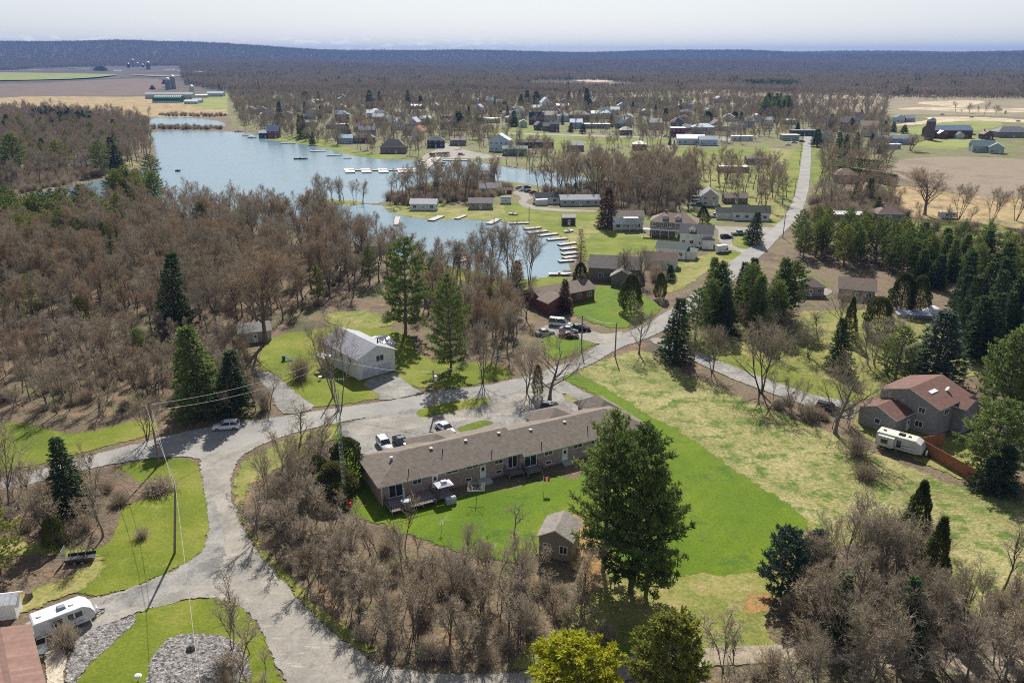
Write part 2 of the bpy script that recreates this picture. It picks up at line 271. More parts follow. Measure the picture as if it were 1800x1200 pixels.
A_('gravel_yard', [(1140, 275), (1200, 240), (1300, 240), (1300, 248), (1200, 250)], G_GRAVEL, 3)
# near lawns
A_('straw_field', [(1003, 655), (1045, 642), (1090, 622), (1130, 612), (1200, 655), (1300, 700), (1400, 738), (1470, 765), (1540, 795), (1600, 822), (1700, 860), (1830, 900), (1950, 930), (1950, 1160), (1700, 1130), (1550, 1060), (1440, 960), (1380, 900), (1200, 790), (1080, 710)], G_STRAW, 1)
A_('lower_meadow', [(1030, 950), (1180, 940), (1400, 900), (1480, 960), (1560, 1060), (1750, 1130), (1750, 1160), (1400, 1135), (1240, 1150), (1100, 1190), (900, 1180), (900, 1150), (1000, 1100)], G_OLD, 1)
A_('long_lawn', [(985, 664), (1012, 655), (1060, 679), (1115, 715), (1210, 768), (1300, 833), (1410, 903), (1422, 925), (1392, 955), (1350, 1000), (1290, 1015), (1230, 1010), (1150, 1010), (1060, 960), (1000, 900), (1010, 850), (1040, 800), (1120, 770), (1090, 720), (1040, 690)], G_BRIGHT, .8)
A_('back_lawn', [(575, 745), (600, 735), (625, 790), (640, 830), (700, 880), (900, 860), (1010, 830), (1040, 880), (980, 950), (930, 985), (860, 985), (790, 965), (740, 945), (690, 930), (640, 912), (600, 895), (590, 860), (600, 800)], G_BRIGHT, .6)
A_('fallen_leaves', [(1305, 1050), (1340, 1040), (1370, 1050), (1350, 1085), (1315, 1085)], G_LEAVES, .5)
A_('fallen_leaves', [(995, 905), (1030, 900), (1060, 990), (1050, 1050), (1010, 1010), (1000, 950)], G_LEAVES, .5)
A_('roadside_lawn', [(-80, 745), (30, 742), (70, 752), (130, 765), (190, 752), (240, 738), (280, 742), (275, 762), (215, 776), (150, 795), (60, 818), (-80, 850)], G_LAWN, .8)
A_('corner_lawn', [(190, 822), (290, 805), (335, 806), (353, 825), (360, 862), (368, 900), (368, 940), (353, 975), (300, 1004), (235, 1031), (165, 1052), (110, 1030), (60, 1048), (-60, 1080), (-60, 1000), (40, 970), (120, 935), (190, 905), (215, 870)], G_LAWN, .6)
A_('shrubbery_soil', [(-60, 860), (60, 845), (150, 828), (215, 822), (240, 850), (300, 850), (310, 868), (215, 885), (205, 930), (190, 960), (120, 975), (60, 1010), (-60, 1040)], G_WOOD, .8)
A_('front_lawn', [(130, 1200), (150, 1165), (180, 1120), (235, 1078), (310, 1057), (380, 1050), (420, 1060), (445, 1088), (468, 1130), (500, 1210), (520, 1260), (100, 1260)], G_LAWN, .6)
A_('lane_verge', [(478, 785), (520, 765), (590, 748), (600, 765), (540, 800), (450, 840), (425, 880), (430, 920), (470, 975), (530, 1040), (620, 1110), (680, 1150), (640, 1148), (590, 1115), (540, 1070), (480, 1000), (440, 950), (414, 900), (408, 850), (430, 805)], G_OLD, .6)
A_('house_lawn', [(452, 650), (458, 615), (480, 590), (560, 578), (640, 570), (730, 590), (725, 625), (800, 635), (880, 640), (910, 662), (850, 674), (750, 686), (690, 665), (700, 695), (600, 712), (545, 716), (515, 690), (485, 655)], G_LAWN, .8)
A_('shaded_grass', [(560, 555), (620, 545), (700, 555), (690, 575), (600, 580)], G_OLD, .8)
A_('tree_lawn', [(1100, 730), (1078, 712), (1050, 700), (1000, 690), (990, 700), (980, 705), (1040, 730), (1070, 742)], G_OLD, .6)
A_('brick_house_lawn', [(1035, 500), (1075, 503), (1115, 512), (1150, 530), (1168, 545), (1105, 578), (1060, 575), (1000, 552), (1010, 520)], G_BRIGHT, .8)
A_('brick_house_lawn', [(950, 600), (975, 580), (1010, 578), (1068, 596), (1032, 613), (965, 640)], G_BRIGHT, .8)
A_('lakeside_lawn', [(690, 470), (760, 462), (830, 475), (900, 495), (980, 485), (1005, 490), (1000, 515), (930, 525), (860, 510), (800, 490)], G_LAWN, 1)
A_('woodland_grass', [(1170, 590), (1240, 560), (1330, 555), (1450, 545), (1560, 545), (1700, 590), (1780, 640), (1640, 680), (1560, 700), (1500, 705), (1440, 695), (1330, 655), (1230, 612)], G_OLD, 1)
A_('drive_lawn', [(1200, 590), (1260, 605), (1330, 632), (1400, 655), (1470, 672), (1520, 688), (1500, 708), (1440, 700), (1330, 660), (1240, 625)], G_LAWN, .8)
A_('far_bank_clearing', [(-100, 292), (0, 287), (110, 290), (180, 286), (250, 285), (255, 291), (170, 298), (60, 306), (-100, 312)], G_OLD, 2)
A_('house_surround', [(1490, 735), (1540, 725), (1600, 740), (1720, 790), (1790, 860), (1700, 850), (1620, 810), (1540, 785)], G_OLD, .8)
A_('thicket_floor', [(1335, 1095), (1395, 1005), (1470, 955), (1600, 958), (1670, 1030), (1720, 1100), (1900, 1120), (1900, 1300), (1400, 1300), (1380, 1150)], G_WOOD, .8)
A_('rough_ground', [(-80, 945), (40, 950), (120, 960), (190, 985), (170, 1025), (110, 1050), (50, 1075), (-80, 1100)], G_OLD, .6)
A_('brown_cutting', [(-80, 985), (30, 975), (130, 975), (150, 1000), (90, 1025), (20, 1050), (-80, 1060)], G_WOOD, .6)
# roads and yards
A_('main_road', [(-120, 872), (-120, 865), (0, 841), (95, 820), (160, 800), (230, 783), (300, 765), (372, 750), (430, 741), (500, 732), (560, 722), (640, 711), (700, 702), (760, 690), (850, 679), (905, 667), (950, 655), (1000, 637), (1035, 617), (1065, 599), (1120, 576), (1165, 553), (1215, 520), (1290, 455), (1325, 430), (1352, 405), (1378, 385), (1398, 345), (1406, 300), (1412, 255), (1414, 236), (1427, 236), (1426, 255), (1425, 300), (1420, 345), (1405, 383), (1378, 408), (1345, 445), (1240, 535), (1175, 578), (1130, 598), (1088, 612), (1045, 638), (1005, 655), (985, 664), (950, 682), (880, 696), (800, 709), (700, 724), (600, 742), (530, 757), (475, 775), (430, 795), (410, 812), (380, 812), (350, 808), (335, 803), (290, 802), (200, 815), (95, 839), (0, 865)], G_ROAD, 1.6)
A_('gravel_lane', [(352, 800), (420, 790), (470, 772), (445, 790), (420, 805), (408, 830), (405, 858), (413, 895), (430, 935), (452, 970), (485, 1008), (525, 1055), (575, 1105), (620, 1140), (660, 1168), (760, 1186), (850, 1184), (950, 1178), (1060, 1160), (1160, 1145), (1235, 1138), (1400, 1134), (1600, 1140), (1850, 1165), (1850, 1205), (1600, 1175), (1400, 1160), (1240, 1168), (1150, 1180), (1060, 1215), (850, 1240), (560, 1250), (520, 1225), (500, 1195), (478, 1150), (455, 1100), (430, 1068), (395, 1052), (340, 1052), (280, 1065), (235, 1078), (180, 1105), (100, 1150), (20, 1130), (60, 1080), (165, 1052), (235, 1033), (300, 1006), (335, 990), (355, 970), (367, 940), (366, 900), (359, 862), (352, 825)], G_GRAVEL, .9)
G_TRACK = groundmat('dirt_track', c=[(.26, .215, .16), (.33, .275, .205), (.22, .20, .12)], s1=3, patch=((.16, .15, .07), 1.6, .5, .7), fa=.3, fs=.25, soft=.5)
A_('dirt_track', [(1180, 1146), (1235, 1138), (1400, 1134), (1600, 1140), (1850, 1165), (1900, 1210), (1600, 1176), (1400, 1161), (1240, 1170), (1170, 1180)], G_TRACK, .6)
A_('lane_patch', [(362, 880), (366, 905), (368, 940), (356, 972), (300, 1008), (240, 1034), (170, 1056), (180, 1085), (300, 1045), (380, 1015), (398, 980), (392, 930), (378, 880)], G_GREYG, .7)
A_('motel_yard', [(590, 752), (640, 735), (700, 722), (760, 715), (840, 703), (900, 692), (955, 680), (985, 690), (1000, 705), (1030, 720), (1010, 735), (905, 762), (760, 800), (640, 805), (612, 775)], G_GREYG, .8)
A_('forecourt', [(600, 748), (660, 735), (735, 724), (745, 738), (860, 705), (930, 690), (965, 692), (960, 712), (890, 728), (800, 742), (740, 752), (660, 762), (625, 768)], G_GRAVEL, .8)
A_('side_drive', [(968, 672), (992, 668), (1010, 680), (1060, 708), (1085, 720), (1080, 730), (1050, 722), (1000, 695), (975, 688)], G_GREYG, .6)
A_('motel_island', [(732, 724), (760, 712), (848, 698), (870, 700), (850, 712), (800, 724), (748, 735), (735, 733)], G_LAWN, .5)
A_('motel_island', [(803, 755), (820, 745), (855, 738), (866, 744), (850, 752), (812, 760)], G_LAWN, .5)
A_('concrete_driveway', [(633, 672), (694, 653), (703, 664), (735, 688), (752, 690), (665, 707), (668, 695), (650, 685)], G_DRIVE, .5)
A_('side_driveway', [(450, 652), (478, 655), (500, 672), (530, 700), (560, 718), (500, 732), (484, 712), (475, 690), (458, 672)], G_GREYG, .7)
A_('garage_drive', [(1010, 572), (1035, 578), (1060, 590), (1100, 580), (1080, 605), (1050, 606), (1000, 590), (960, 592), (940, 580), (980, 566)], G_GRAVEL, .7)
A_('long_driveway', [(1135, 598), (1160, 592), (1210, 612), (1265, 635), (1330, 660), (1400, 685), (1440, 698), (1500, 705), (1506, 730), (1490, 738), (1440, 722), (1390, 704), (1300, 672), (1240, 645), (1190, 622)], G_DRIVE, .8)
A_('stone_bed', [(113, 1200), (118, 1165), (140, 1120), (165, 1102), (225, 1086), (240, 1080), (238, 1095), (195, 1135), (150, 1175), (132, 1205)], G_STONE, .3)
A_('stone_bed', [(255, 1210), (262, 1170), (275, 1140), (305, 1118), (345, 1113), (395, 1117), (430, 1135), (450, 1210)], G_STONE, .3)
A_('patio', [(70, 1120), (90, 1110), (115, 1145), (118, 1165), (110, 1185), (115, 1215), (85, 1215), (80, 1165)], G_PATIO, .3)
A_('rear_drive', [(1405, 512), (1440, 505), (1470, 512), (1450, 522), (1415, 520)], G_GRAVEL, 1)
# ---------------- vegetation builders ----------------
class MB:
    "collects boxes, bars, tubes and faces; build() links them as one mesh object"
    def __init__(s): s.v = []; s.f = []; s.m = []; s.mi = 0
    def add(s, v, f):
        b = len(s.v); s.v += [tuple(q) for q in v]; s.f += [[i + b for i in q] for q in f]; s.m += [s.mi] * len(f)
    def box(s, x0, x1, y0, y1, z0, z1):
        s.add([(x0, y0, z0), (x1, y0, z0), (x1, y1, z0), (x0, y1, z0), (x0, y0, z1), (x1, y0, z1), (x1, y1, z1), (x0, y1, z1)],
              [(3, 2, 1, 0), (4, 5, 6, 7), (0, 1, 5, 4), (1, 2, 6, 5), (2, 3, 7, 6), (3, 0, 4, 7)])
    def tube(s, pts, rad, n=5, cap=True):
        pts = [Vector(p) for p in pts]; b = len(s.v); k = len(pts)
        if not hasattr(rad, '__len__'): rad = [rad] * k
        ref = Vector((.3, .2, 1)) if abs((pts[-1] - pts[0]).normalized().z) < .8 else Vector((1, .1, 0))
        for i, p in enumerate(pts):
            t = (pts[min(i + 1, k - 1)] - pts[max(i - 1, 0)]).normalized(); a = t.cross(ref).normalized(); c = t.cross(a)
            for j in range(n):
                w = 2 * pi * j / n; s.v.append(tuple(p + (a * cos(w) + c * sin(w)) * rad[i]))
        F_ = [[b + i * n + j, b + i * n + (j + 1) % n, b + (i + 1) * n + (j + 1) % n, b + (i + 1) * n + j] for i in range(k - 1) for j in range(n)]
        if cap: F_ += [[b + j for j in range(n)][::-1], [b + (k - 1) * n + j for j in range(n)]]
        s.f += F_; s.m += [s.mi] * len(F_)
    def disc(s, c, r, z, n=16, h=.05):
        s.tube([(c[0], c[1], z), (c[0], c[1], z + h)], r, n)
    def build(s, name, mats, parent=None, smoothf=False):
        return meshobj(name, s.v, s.f, mats if isinstance(mats, (list, tuple)) else [mats], parent, smoothf, s.m)
def rv(r, n=1.0): return Vector((r.gauss(0, 1), r.gauss(0, 1), r.gauss(0, 1))).normalized() * n
def ribbon(mb, pts, w, r):
    "a thin twig: a narrow folded strip along its points"
    d = pts[-1] - pts[0]; a = d.cross(rv(r))
    if a.length < 1e-5: a = Vector((1, 0, 0))
    a = a.normalized(); b = len(mb.v); k = len(pts)
    for i, p in enumerate(pts):
        ww = a * (w * (1 - .6 * i / (k - 1)) / 2); mb.v += [tuple(p - ww), tuple(p + ww)]
    for i in range(k - 1): mb.f.append([b + 2 * i, b + 2 * i + 1, b + 2 * i + 3, b + 2 * i + 2]); mb.m.append(0)
def walk(p, d, L, n, r, wob, up):
    pts = [p.copy()]; d = d.normalized()
    for i in range(n):
        d = (d + rv(r, wob) + Vector((0, 0, up))).normalized(); p = p + d * (L / n); pts.append(p.copy())
    return pts, d
def lerp_pts(pts, t):
    f_ = t * (len(pts) - 1); i = min(int(f_), len(pts) - 2); return pts[i].lerp(pts[i + 1], f_ - i), (pts[i + 1] - pts[i]).normalized()
def side(d, r, ang):
    a = d.cross(rv(r)).normalized(); return (d * cos(ang) + a * sin(ang)).normalized()
def deciduous(seed, h=15., stems=1, spread=.5, first=.3, n=(9, 7, 6, 6), tw=.035, limb=.5, trunk_r=None, lean=.03, crook=.1):
    r = random.Random(seed); tk, cr = MB(), MB(); R0 = trunk_r or h * .016
    for s_ in range(stems):
        a0 = r.uniform(0, 6.28); base = Vector((cos(a0), sin(a0), 0)) * (.0 if stems == 1 else h * .02)
        d0 = Vector((cos(a0) * (lean if stems == 1 else .28), sin(a0) * (lean if stems == 1 else .28), 1)); hs = h * (1 if stems == 1 else r.uniform(.8, 1))
        pts, d = walk(base, d0, hs * .93, 9, r, crook, .06)
        tk.tube(pts, [R0 * (1.35 if i == 0 else 1) * (1 - i / 9.6) ** .8 / (stems ** .4) for i in range(10)], 6, False)
        for i in range(n[0]):
            t = first + (1 - first) * (i + r.uniform(0, .9)) / n[0]; p, td = lerp_pts(pts, min(t, .985))
            L = h * limb * (1.15 - .75 * t) * r.uniform(.75, 1.15); d1 = side(td, r, spread * r.uniform(.7, 1.25))
            lp, _ = walk(p, d1, L, 5, r, crook * 1.4, .05); rr = R0 * (1 - t) ** .7 * .5 / (stems ** .3) + .03
            tk.tube(lp, [rr * (1 - j / 5.8) for j in range(6)], 4, False)
            for j in range(n[1]):
                t2 = .22 + .78 * (j + r.random()) / n[1]; p2, td2 = lerp_pts(lp, min(t2, .99)); L2 = L * .5 * (1.15 - .5 * t2) * r.uniform(.7, 1.2)
                bp_, _ = walk(p2, side(td2, r, r.uniform(.4, .95)), L2, 3, r, .22, .06)
                tk.tube(bp_, [max(.018, rr * .42 * (1 - t2 * .5)) * (1 - q / 4.) for q in range(4)], 3, False)
                for k in range(n[2]):
                    t3 = .15 + .85 * (k + r.random()) / n[2]; p3, td3 = lerp_pts(bp_, min(t3, .99)); L3 = L2 * .55 * r.uniform(.6, 1.2) + .25
                    sp, _ = walk(p3, side(td3, r, r.uniform(.35, 1.)), L3, 2, r, .25, .06); ribbon(cr, sp, tw * 1.5, r)
                    for q in range(n[3]):
                        p4, td4 = lerp_pts(sp, r.uniform(.1, 1)); L4 = r.uniform(.3, .75) * (h / 15) * (.7 + .3 * L3)
                        ribbon(cr, [p4, p4 + side(td4, r, r.uniform(.3, 1.1)) * L4], tw, r)
    return tk, cr
def card(mb, p, d, L, w, r, tri=False):
    a = d.cross(rv(r)).normalized() * (w / 2); b = len(mb.v); e = p + d * L
    mb.v += [tuple(p - a * .4), tuple(p + a * .4), tuple(p + d * L * .55 + a), tuple(e), tuple(p + d * L * .55 - a)]
    mb.f.append([b, b + 1, b + 2, b + 3, b + 4]); mb.m.append(0)
def pine(seed, h=18., w=4.2, first=.18, whorls=17, per=5, tufts=9, nc=9, cs=.55, cw=.16, lean=.02, irr=.35, prof='pine'):
    r = random.Random(seed); tk, cr = MB(), MB()
    pts, _ = walk(Vector((0, 0, 0)), Vector((r.uniform(-1, 1) * lean, r.uniform(-1, 1) * lean, 1)), h, 10, r, .02, .05)
    tk.tube(pts, [h * .016 * (1 - i / 10.6) + .02 for i in range(11)], 6, False)
    for i in range(whorls):
        t = first + (1 - first) * (i + .5 * r.random()) / whorls; p, td = lerp_pts(pts, min(t, .995)); a0 = r.uniform(0, 6.28); u = (t - first) / (1 - first)
        env = (math.sin(pi * min(1, .22 + .8 * u)) ** .75 if prof == 'pine' else (1 - u) ** .85 + .04)
        for j in range(per):
            if prof == 'pine' and r.random() < .12: continue
            L = w * env * r.uniform(1 - irr, 1.12) + .25; a = a0 + 6.28 * j / per + r.uniform(-.3, .3)
            dz = (.12 + .5 * u if prof == 'pine' else -.18 + .5 * u)
            lp, _ = walk(p, Vector((cos(a), sin(a), dz)), L, 4, r, .07, .05 if prof == 'pine' else .03)
            tk.tube(lp, [.05 * (1 - q / 4.6) * (1 + L * .25) for q in range(5)], 3, False)
            nt_ = max(3, int(tufts * L / w * 1.2))
            for k in range(nt_):
                t2 = (.28 if prof == 'pine' else .12) + .72 * (k + r.random()) / nt_; q, qd = lerp_pts(lp, min(t2, .995))
                off = L * .34 * (1.15 - t2); sd_ = Vector((-sin(a), cos(a), 0)) * r.uniform(-off, off) + Vector((cos(a), sin(a), 0)) * r.uniform(0, off * .4)
                c = q + sd_ + Vector((0, 0, r.uniform(-.1, .25) if prof == 'pine' else -abs(sd_.length) * .25))
                for m in range(nc):
                    if prof == 'pine': d = (rv(r) * .9 + Vector((cos(a) * .5, sin(a) * .5, .55))).normalized()
                    else: d = (rv(r) * .55 + Vector((cos(a), sin(a), -.12)) * .8).normalized()
                    card(cr, c + rv(r, .16), d, cs * r.uniform(.6, 1.15), cw, r)
    return tk, cr
def cedar(seed, h=8., w=2., n=4200, cs=.4, cw=.15, power=.6, base=.03):
    r = random.Random(seed); tk, cr = MB(), MB(); tk.tube([(0, 0, 0), (0, 0, h * .5), (0, 0, h * .9)], [.12, .09, .02], 5, False)
    ph = [r.uniform(0, 6.28) for _ in range(6)]
    for i in range(n):
        u = r.random() ** .85; z = h * (base + (1 - base) * u); a = r.uniform(0, 6.28)
        env = (1 - u ** 2.2) ** power * min(1, .55 + u * 3) if power < .9 else (1 - u) ** .8 * min(1, .6 + u * 5)
        lump = 1 + .13 * sin(a * 3 + ph[0] + u * 7) + .1 * sin(a * 5 + ph[1] - u * 13) + .08 * sin(u * 25 + ph[2])
        rad = w * env * lump * (1 - .35 * r.random() ** 2.2)
        d = (Vector((cos(a), sin(a), .9)) + rv(r, .55)).normalized()
        card(cr, Vector((cos(a) * rad, sin(a) * rad, z)), d, cs * r.uniform(.5, 1.15), cw, r)
    return tk, cr
def bush(seed, h=2.2, w=1.8, n=260, tw=.03, sub=4):
    r = random.Random(seed); tk, cr = MB(), MB()
    for i in range(n):
        a = r.uniform(0, 6.28); el = r.uniform(.25, 1.5); d = Vector((cos(a) * cos(el) * w / h, sin(a) * cos(el) * w / h, sin(el)))
        b = Vector((r.gauss(0, .2) * w, r.gauss(0, .2) * w, 0)); L = h * r.uniform(.6, 1.1)
        pts, _ = walk(b, d, L, 3, r, .18, .03)
        if i < 14: tk.tube(pts, [.035, .028, .018, .008], 3, False)
        ribbon(cr, pts, tw * 1.3, r)
        for q in range(sub):
            p4, td = lerp_pts(pts, r.uniform(.3, 1)); ribbon(cr, [p4, p4 + side(td, r, r.uniform(.3, 1.)) * r.uniform(.25, .7) * h / 2.5], tw, r)
    return tk, cr
def vegmat(name, cols, rough=.9, trans=0., spec=.1, isl=True):
    m, nt, out = newmat(name); oi = nd(nt, 'ShaderNodeObjectInfo'); ge = nd(nt, 'ShaderNodeNewGeometry')
    a = nd(nt, 'ShaderNodeMath', operation='MULTIPLY_ADD'); nt.links.new(oi.outputs['Random'], a.inputs[0]); a.inputs[1].default_value = .55
    i2 = nd(nt, 'ShaderNodeMath', operation='MULTIPLY'); nt.links.new(ge.outputs['Random Per Island'], i2.inputs[0]); i2.inputs[1].default_value = .45
    nt.links.new(i2.outputs[0], a.inputs[2]); c = ramp(nt, a.outputs[0], cols, .05, .95)
    b = nd(nt, 'ShaderNodeBsdfPrincipled'); b.inputs['Roughness'].default_value = rough; b.inputs['Specular IOR Level'].default_value = spec; nt.links.new(c, b.inputs['Base Color'])
    if trans:
        t = nd(nt, 'ShaderNodeBsdfTranslucent'); nt.links.new(c, t.inputs[0]); ms = nd(nt, 'ShaderNodeMixShader'); ms.inputs[0].default_value = trans
        nt.links.new(b.outputs[0], ms.inputs[1]); nt.links.new(t.outputs[0], ms.inputs[2]); nt.links.new(ms.outputs[0], out.inputs[0])
    else: nt.links.new(b.outputs[0], out.inputs[0])
    return m
V_BARK = vegmat('grey_bark', [(.085, .07, .058), (.15, .125, .105), (.22, .195, .17)])
V_TWIG = vegmat('bare_twigs', [(.19, .155, .11), (.28, .235, .165), (.37, .32, .24), (.27, .205, .14), (.48, .44, .36)], trans=.15)
V_RED = vegmat('budding_twigs', [(.25, .185, .12), (.34, .25, .165), (.30, .21, .14)], trans=.2)
V_SHRUB = vegmat('shrub_twigs', [(.23, .175, .12), (.36, .29, .205), (.52, .45, .35), (.31, .235, .16)], trans=.15)
V_PINE = vegmat('pine_needles', [(.07, .115, .032), (.13, .185, .05), (.22, .265, .075), (.09, .145, .04)], trans=.3)
V_LITE = vegmat('light_pine_needles', [(.10, .15, .045), (.17, .225, .065), (.26, .31, .10), (.12, .17, .05)], trans=.35)
V_OLIVE = vegmat('olive_needles', [(.11, .14, .028), (.19, .21, .045), (.28, .28, .06), (.10, .14, .035)], trans=.35)
V_SPRUCE = vegmat('spruce_needles', [(.038, .07, .03), (.065, .105, .04), (.105, .15, .055)], trans=.2)
V_BLUE = vegmat('blue_spruce_needles', [(.05, .085, .055), (.08, .12, .085), (.10, .14, .09)], trans=.2)
V_CEDAR = vegmat('cedar_sprays', [(.06, .075, .022), (.10, .115, .032), (.17, .165, .05)], trans=.2)
V_GOLD = vegmat('yellow_foliage', [(.28, .30, .02), (.44, .43, .03), (.22, .25, .02)], trans=.4)
V_RUST = vegmat('brown_needles', [(.12, .07, .045), (.18, .11, .07), (.09, .06, .04)], trans=.2)
LIBV = {}
def proto(key, gen, bark, leaf):
    tk, cr = gen; LIBV[key] = (mk_mesh(key + '_trunk', tk, bark), mk_mesh(key + '_crown', cr, leaf), tk, cr)
    v = np.array(cr.v); LIBV[key] += (float(v[:, 2].max()), float(np.percentile(np.hypot(v[:, 0], v[:, 1]), 92)))
def mk_mesh(n, mb, mat):
    me = D.meshes.new(n); me.from_pydata(mb.v, [], mb.f); me.materials.append(mat); me.update(); return me
for i in range(4): proto('wood%d' % i, deciduous(10 + i, 15, 1, .5 + .1 * (i % 2), .3, (11, 7, 6, 6), .034), V_BARK, V_TWIG)
for i in range(2): proto('red%d' % i, deciduous(30 + i, 15, 1, .45, .3, (12, 7, 7, 6), .032), V_BARK, V_RED)
proto('broad0', deciduous(41, 12, 1, .85, .18, (11, 8, 6, 6), .032, .72, .30, .05, .13), V_BARK, V_TWIG)
proto('broad1', deciduous(42, 12, 3, .75, .22, (7, 7, 6, 5), .032, .6, .26, .05, .12), V_BARK, V_TWIG)
proto('fan0', deciduous(43, 20, 1, .62, .22, (20, 8, 6, 5), .045, .62, .45, .02, .07), V_BARK, V_RED)
proto('multi0', deciduous(44, 15, 4, .4, .3, (6, 6, 6, 5), .034, .42, .22), V_BARK, V_TWIG)
proto('slim0', deciduous(45, 9, 1, .35, .35, (9, 5, 4, 4), .028, .4, .09), V_BARK, V_TWIG)
proto('crook0', deciduous(46, 6, 1, .8, .45, (6, 4, 4, 4), .03, .5, .16, .3, .42), V_BARK, V_TWIG)
for i in range(3): proto('mid%d' % i, deciduous(50 + i, 15, 1, .55, .28, (9, 6, 5, 4), .06), V_BARK, V_TWIG)
for i in range(2): proto('midb%d' % i, deciduous(56 + i, 11, 2 - i, .85, .15, (9, 7, 5, 4), .055, .62, .2, .04, .12), V_BARK, V_TWIG)
proto('midred0', deciduous(60, 15, 1, .5, .28, (9, 6, 5, 4), .06), V_BARK, V_RED)
for i in range(3): proto('sap%d' % i, deciduous(75 + i, 6.5, 1 + i, .42, .25, (8, 5, 4, 4), .03, .42, .075, .06, .14), V_BARK, V_SHRUB)
proto('bush0', bush(70), V_BARK, V_SHRUB); proto('bush1', bush(71, 3., 1.7, 300), V_BARK, V_SHRUB); proto('bush2', bush(72, 1.6, 1.7, 340, .028, 5), V_BARK, V_SHRUB)
proto('pine0', pine(80), V_BARK, V_PINE); proto('pine1', pine(81, 19, 3.6, .3), V_BARK, V_PINE)
proto('pine2', pine(82, 18, 4.2, .15, 16, 5, 9, 9), V_BARK, V_OLIVE)
proto('bigpine', pine(83, 19, 5.6, .06, 16, 7, 19, 11, .55, .12, .02, .45), V_BARK, V_PINE)
proto('bigpine1', pine(86, 19, 5.2, .1, 15, 7, 19, 11, .55, .12, .02, .48), V_BARK, V_PINE)
proto('goldpine', pine(84, 10, 4.2, .1, 12, 6, 18, 11, .5, .16), V_BARK, V_GOLD); proto('nearpine', pine(85, 13, 4., .1, 18, 6, 16, 12, .5, .15), V_BARK, V_OLIVE)
proto('litepine', pine(87, 15, 4.6, .12, 17, 6, 12, 11, .55, .13), V_BARK, V_LITE); proto('bluepine', pine(88, 11, 3.6, .08, 13, 6, 13, 11, .5, .15), V_BARK, V_BLUE)
proto('spruce0', pine(90, 14, 3., .06, 26, 7, 7, 5, .5, .17, .01, .18, 'spruce'), V_BARK, V_SPRUCE)
proto('spruce1', pine(91, 14, 2.6, .12, 24, 7, 7, 5, .5, .17, .01, .25, 'spruce'), V_BARK, V_SPRUCE)
proto('greenspruce', pine(92, 14, 3.2, .05, 26, 7, 8, 6, .5, .17, .01, .22, 'spruce'), V_BARK, V_PINE)
proto('bluespruce', pine(93, 14, 3.2, .05, 26, 7, 7, 6, .5, .17, .01, .2, 'spruce'), V_BARK, V_BLUE)
proto('rustspruce', pine(94, 10, 2.6, .05, 20, 7, 7, 6, .45, .16, .01, .2, 'spruce'), V_BARK, V_RUST)
proto('cedar0', cedar(95), V_BARK, V_CEDAR); proto('cedar1', cedar(96, 6, 2.8, 6500, .36, .15, .5), V_BARK, V_CEDAR); proto('cedar2', cedar(97, 9, 2.2, 4200, .42, .16, 1.), V_BARK, V_CEDAR)
proto('larch0', pine(98, 15, 3., .2, 20, 5, 5, 4, .5, .08, .03, .35, 'spruce'), V_BARK, V_RUST)
NAMES = dict(wood='bare_tree', red='bare_tree', broad='bare_tree', fan='bare_tree', multi='bare_tree', slim='bare_tree', crook='bare_tree', mid='bare_tree', midred='bare_tree', midb='bare_tree', sap='bare_shrub', bush='bare_shrub', pine='pine_tree', bigpine='pine_tree', nearpine='pine_tree', goldpine='pine_tree', litepine='pine_tree', bluepine='pine_tree', spruce='spruce_tree', greenspruce='spruce_tree', bluespruce='spruce_tree', rustspruce='spruce_tree', cedar='cedar_tree', larch='larch_tree')
def tag(o, label, cat, group=None):
    o['label'] = label; o['category'] = cat
    if group: o['group'] = group
    return o
def empty(name, loc, rz=0):
    o = D.objects.new(name, None); COL.objects.link(o); o.location = loc; o.rotation_euler = (0, 0, rz); o.empty_display_size = .5; return o
COUNT = {}
def plant(key, x, y, h, label, cat=None, group=None, w=None, rz=None):
    "one tree or shrub: an Empty at its foot with trunk and crown; repeats share meshes"
    kind = NAMES[key.rstrip('0123456789')]; tm, cm, tk, cr, H0, R0 = LIBV[key]; s = h / H0
    t = empty(kind, (x, y, 0), rnd.uniform(0, 6.28) if rz is None else rz); sw = s if w is None else (w / 2) / R0
    t.scale = (sw, sw, s)
    for nm, me in (('trunk', tm), ('crown', cm)):
        o = D.objects.new(nm if kind != 'bare_shrub' else ('stem' if nm == 'trunk' else 'twigs'), me); COL.objects.link(o); o.parent = t
    tag(t, label, cat or ('shrub' if 'shrub' in kind else 'tree'), group); COUNT[kind] = COUNT.get(kind, 0) + 1; return t
def T(key, bx, by, ty, wpx, label, group=None, cat=None):
    x, y = P(bx, by); return plant(key, x, y, max(.5, HT(bx, by, ty)), label, cat, group, wpx * MPX(by))
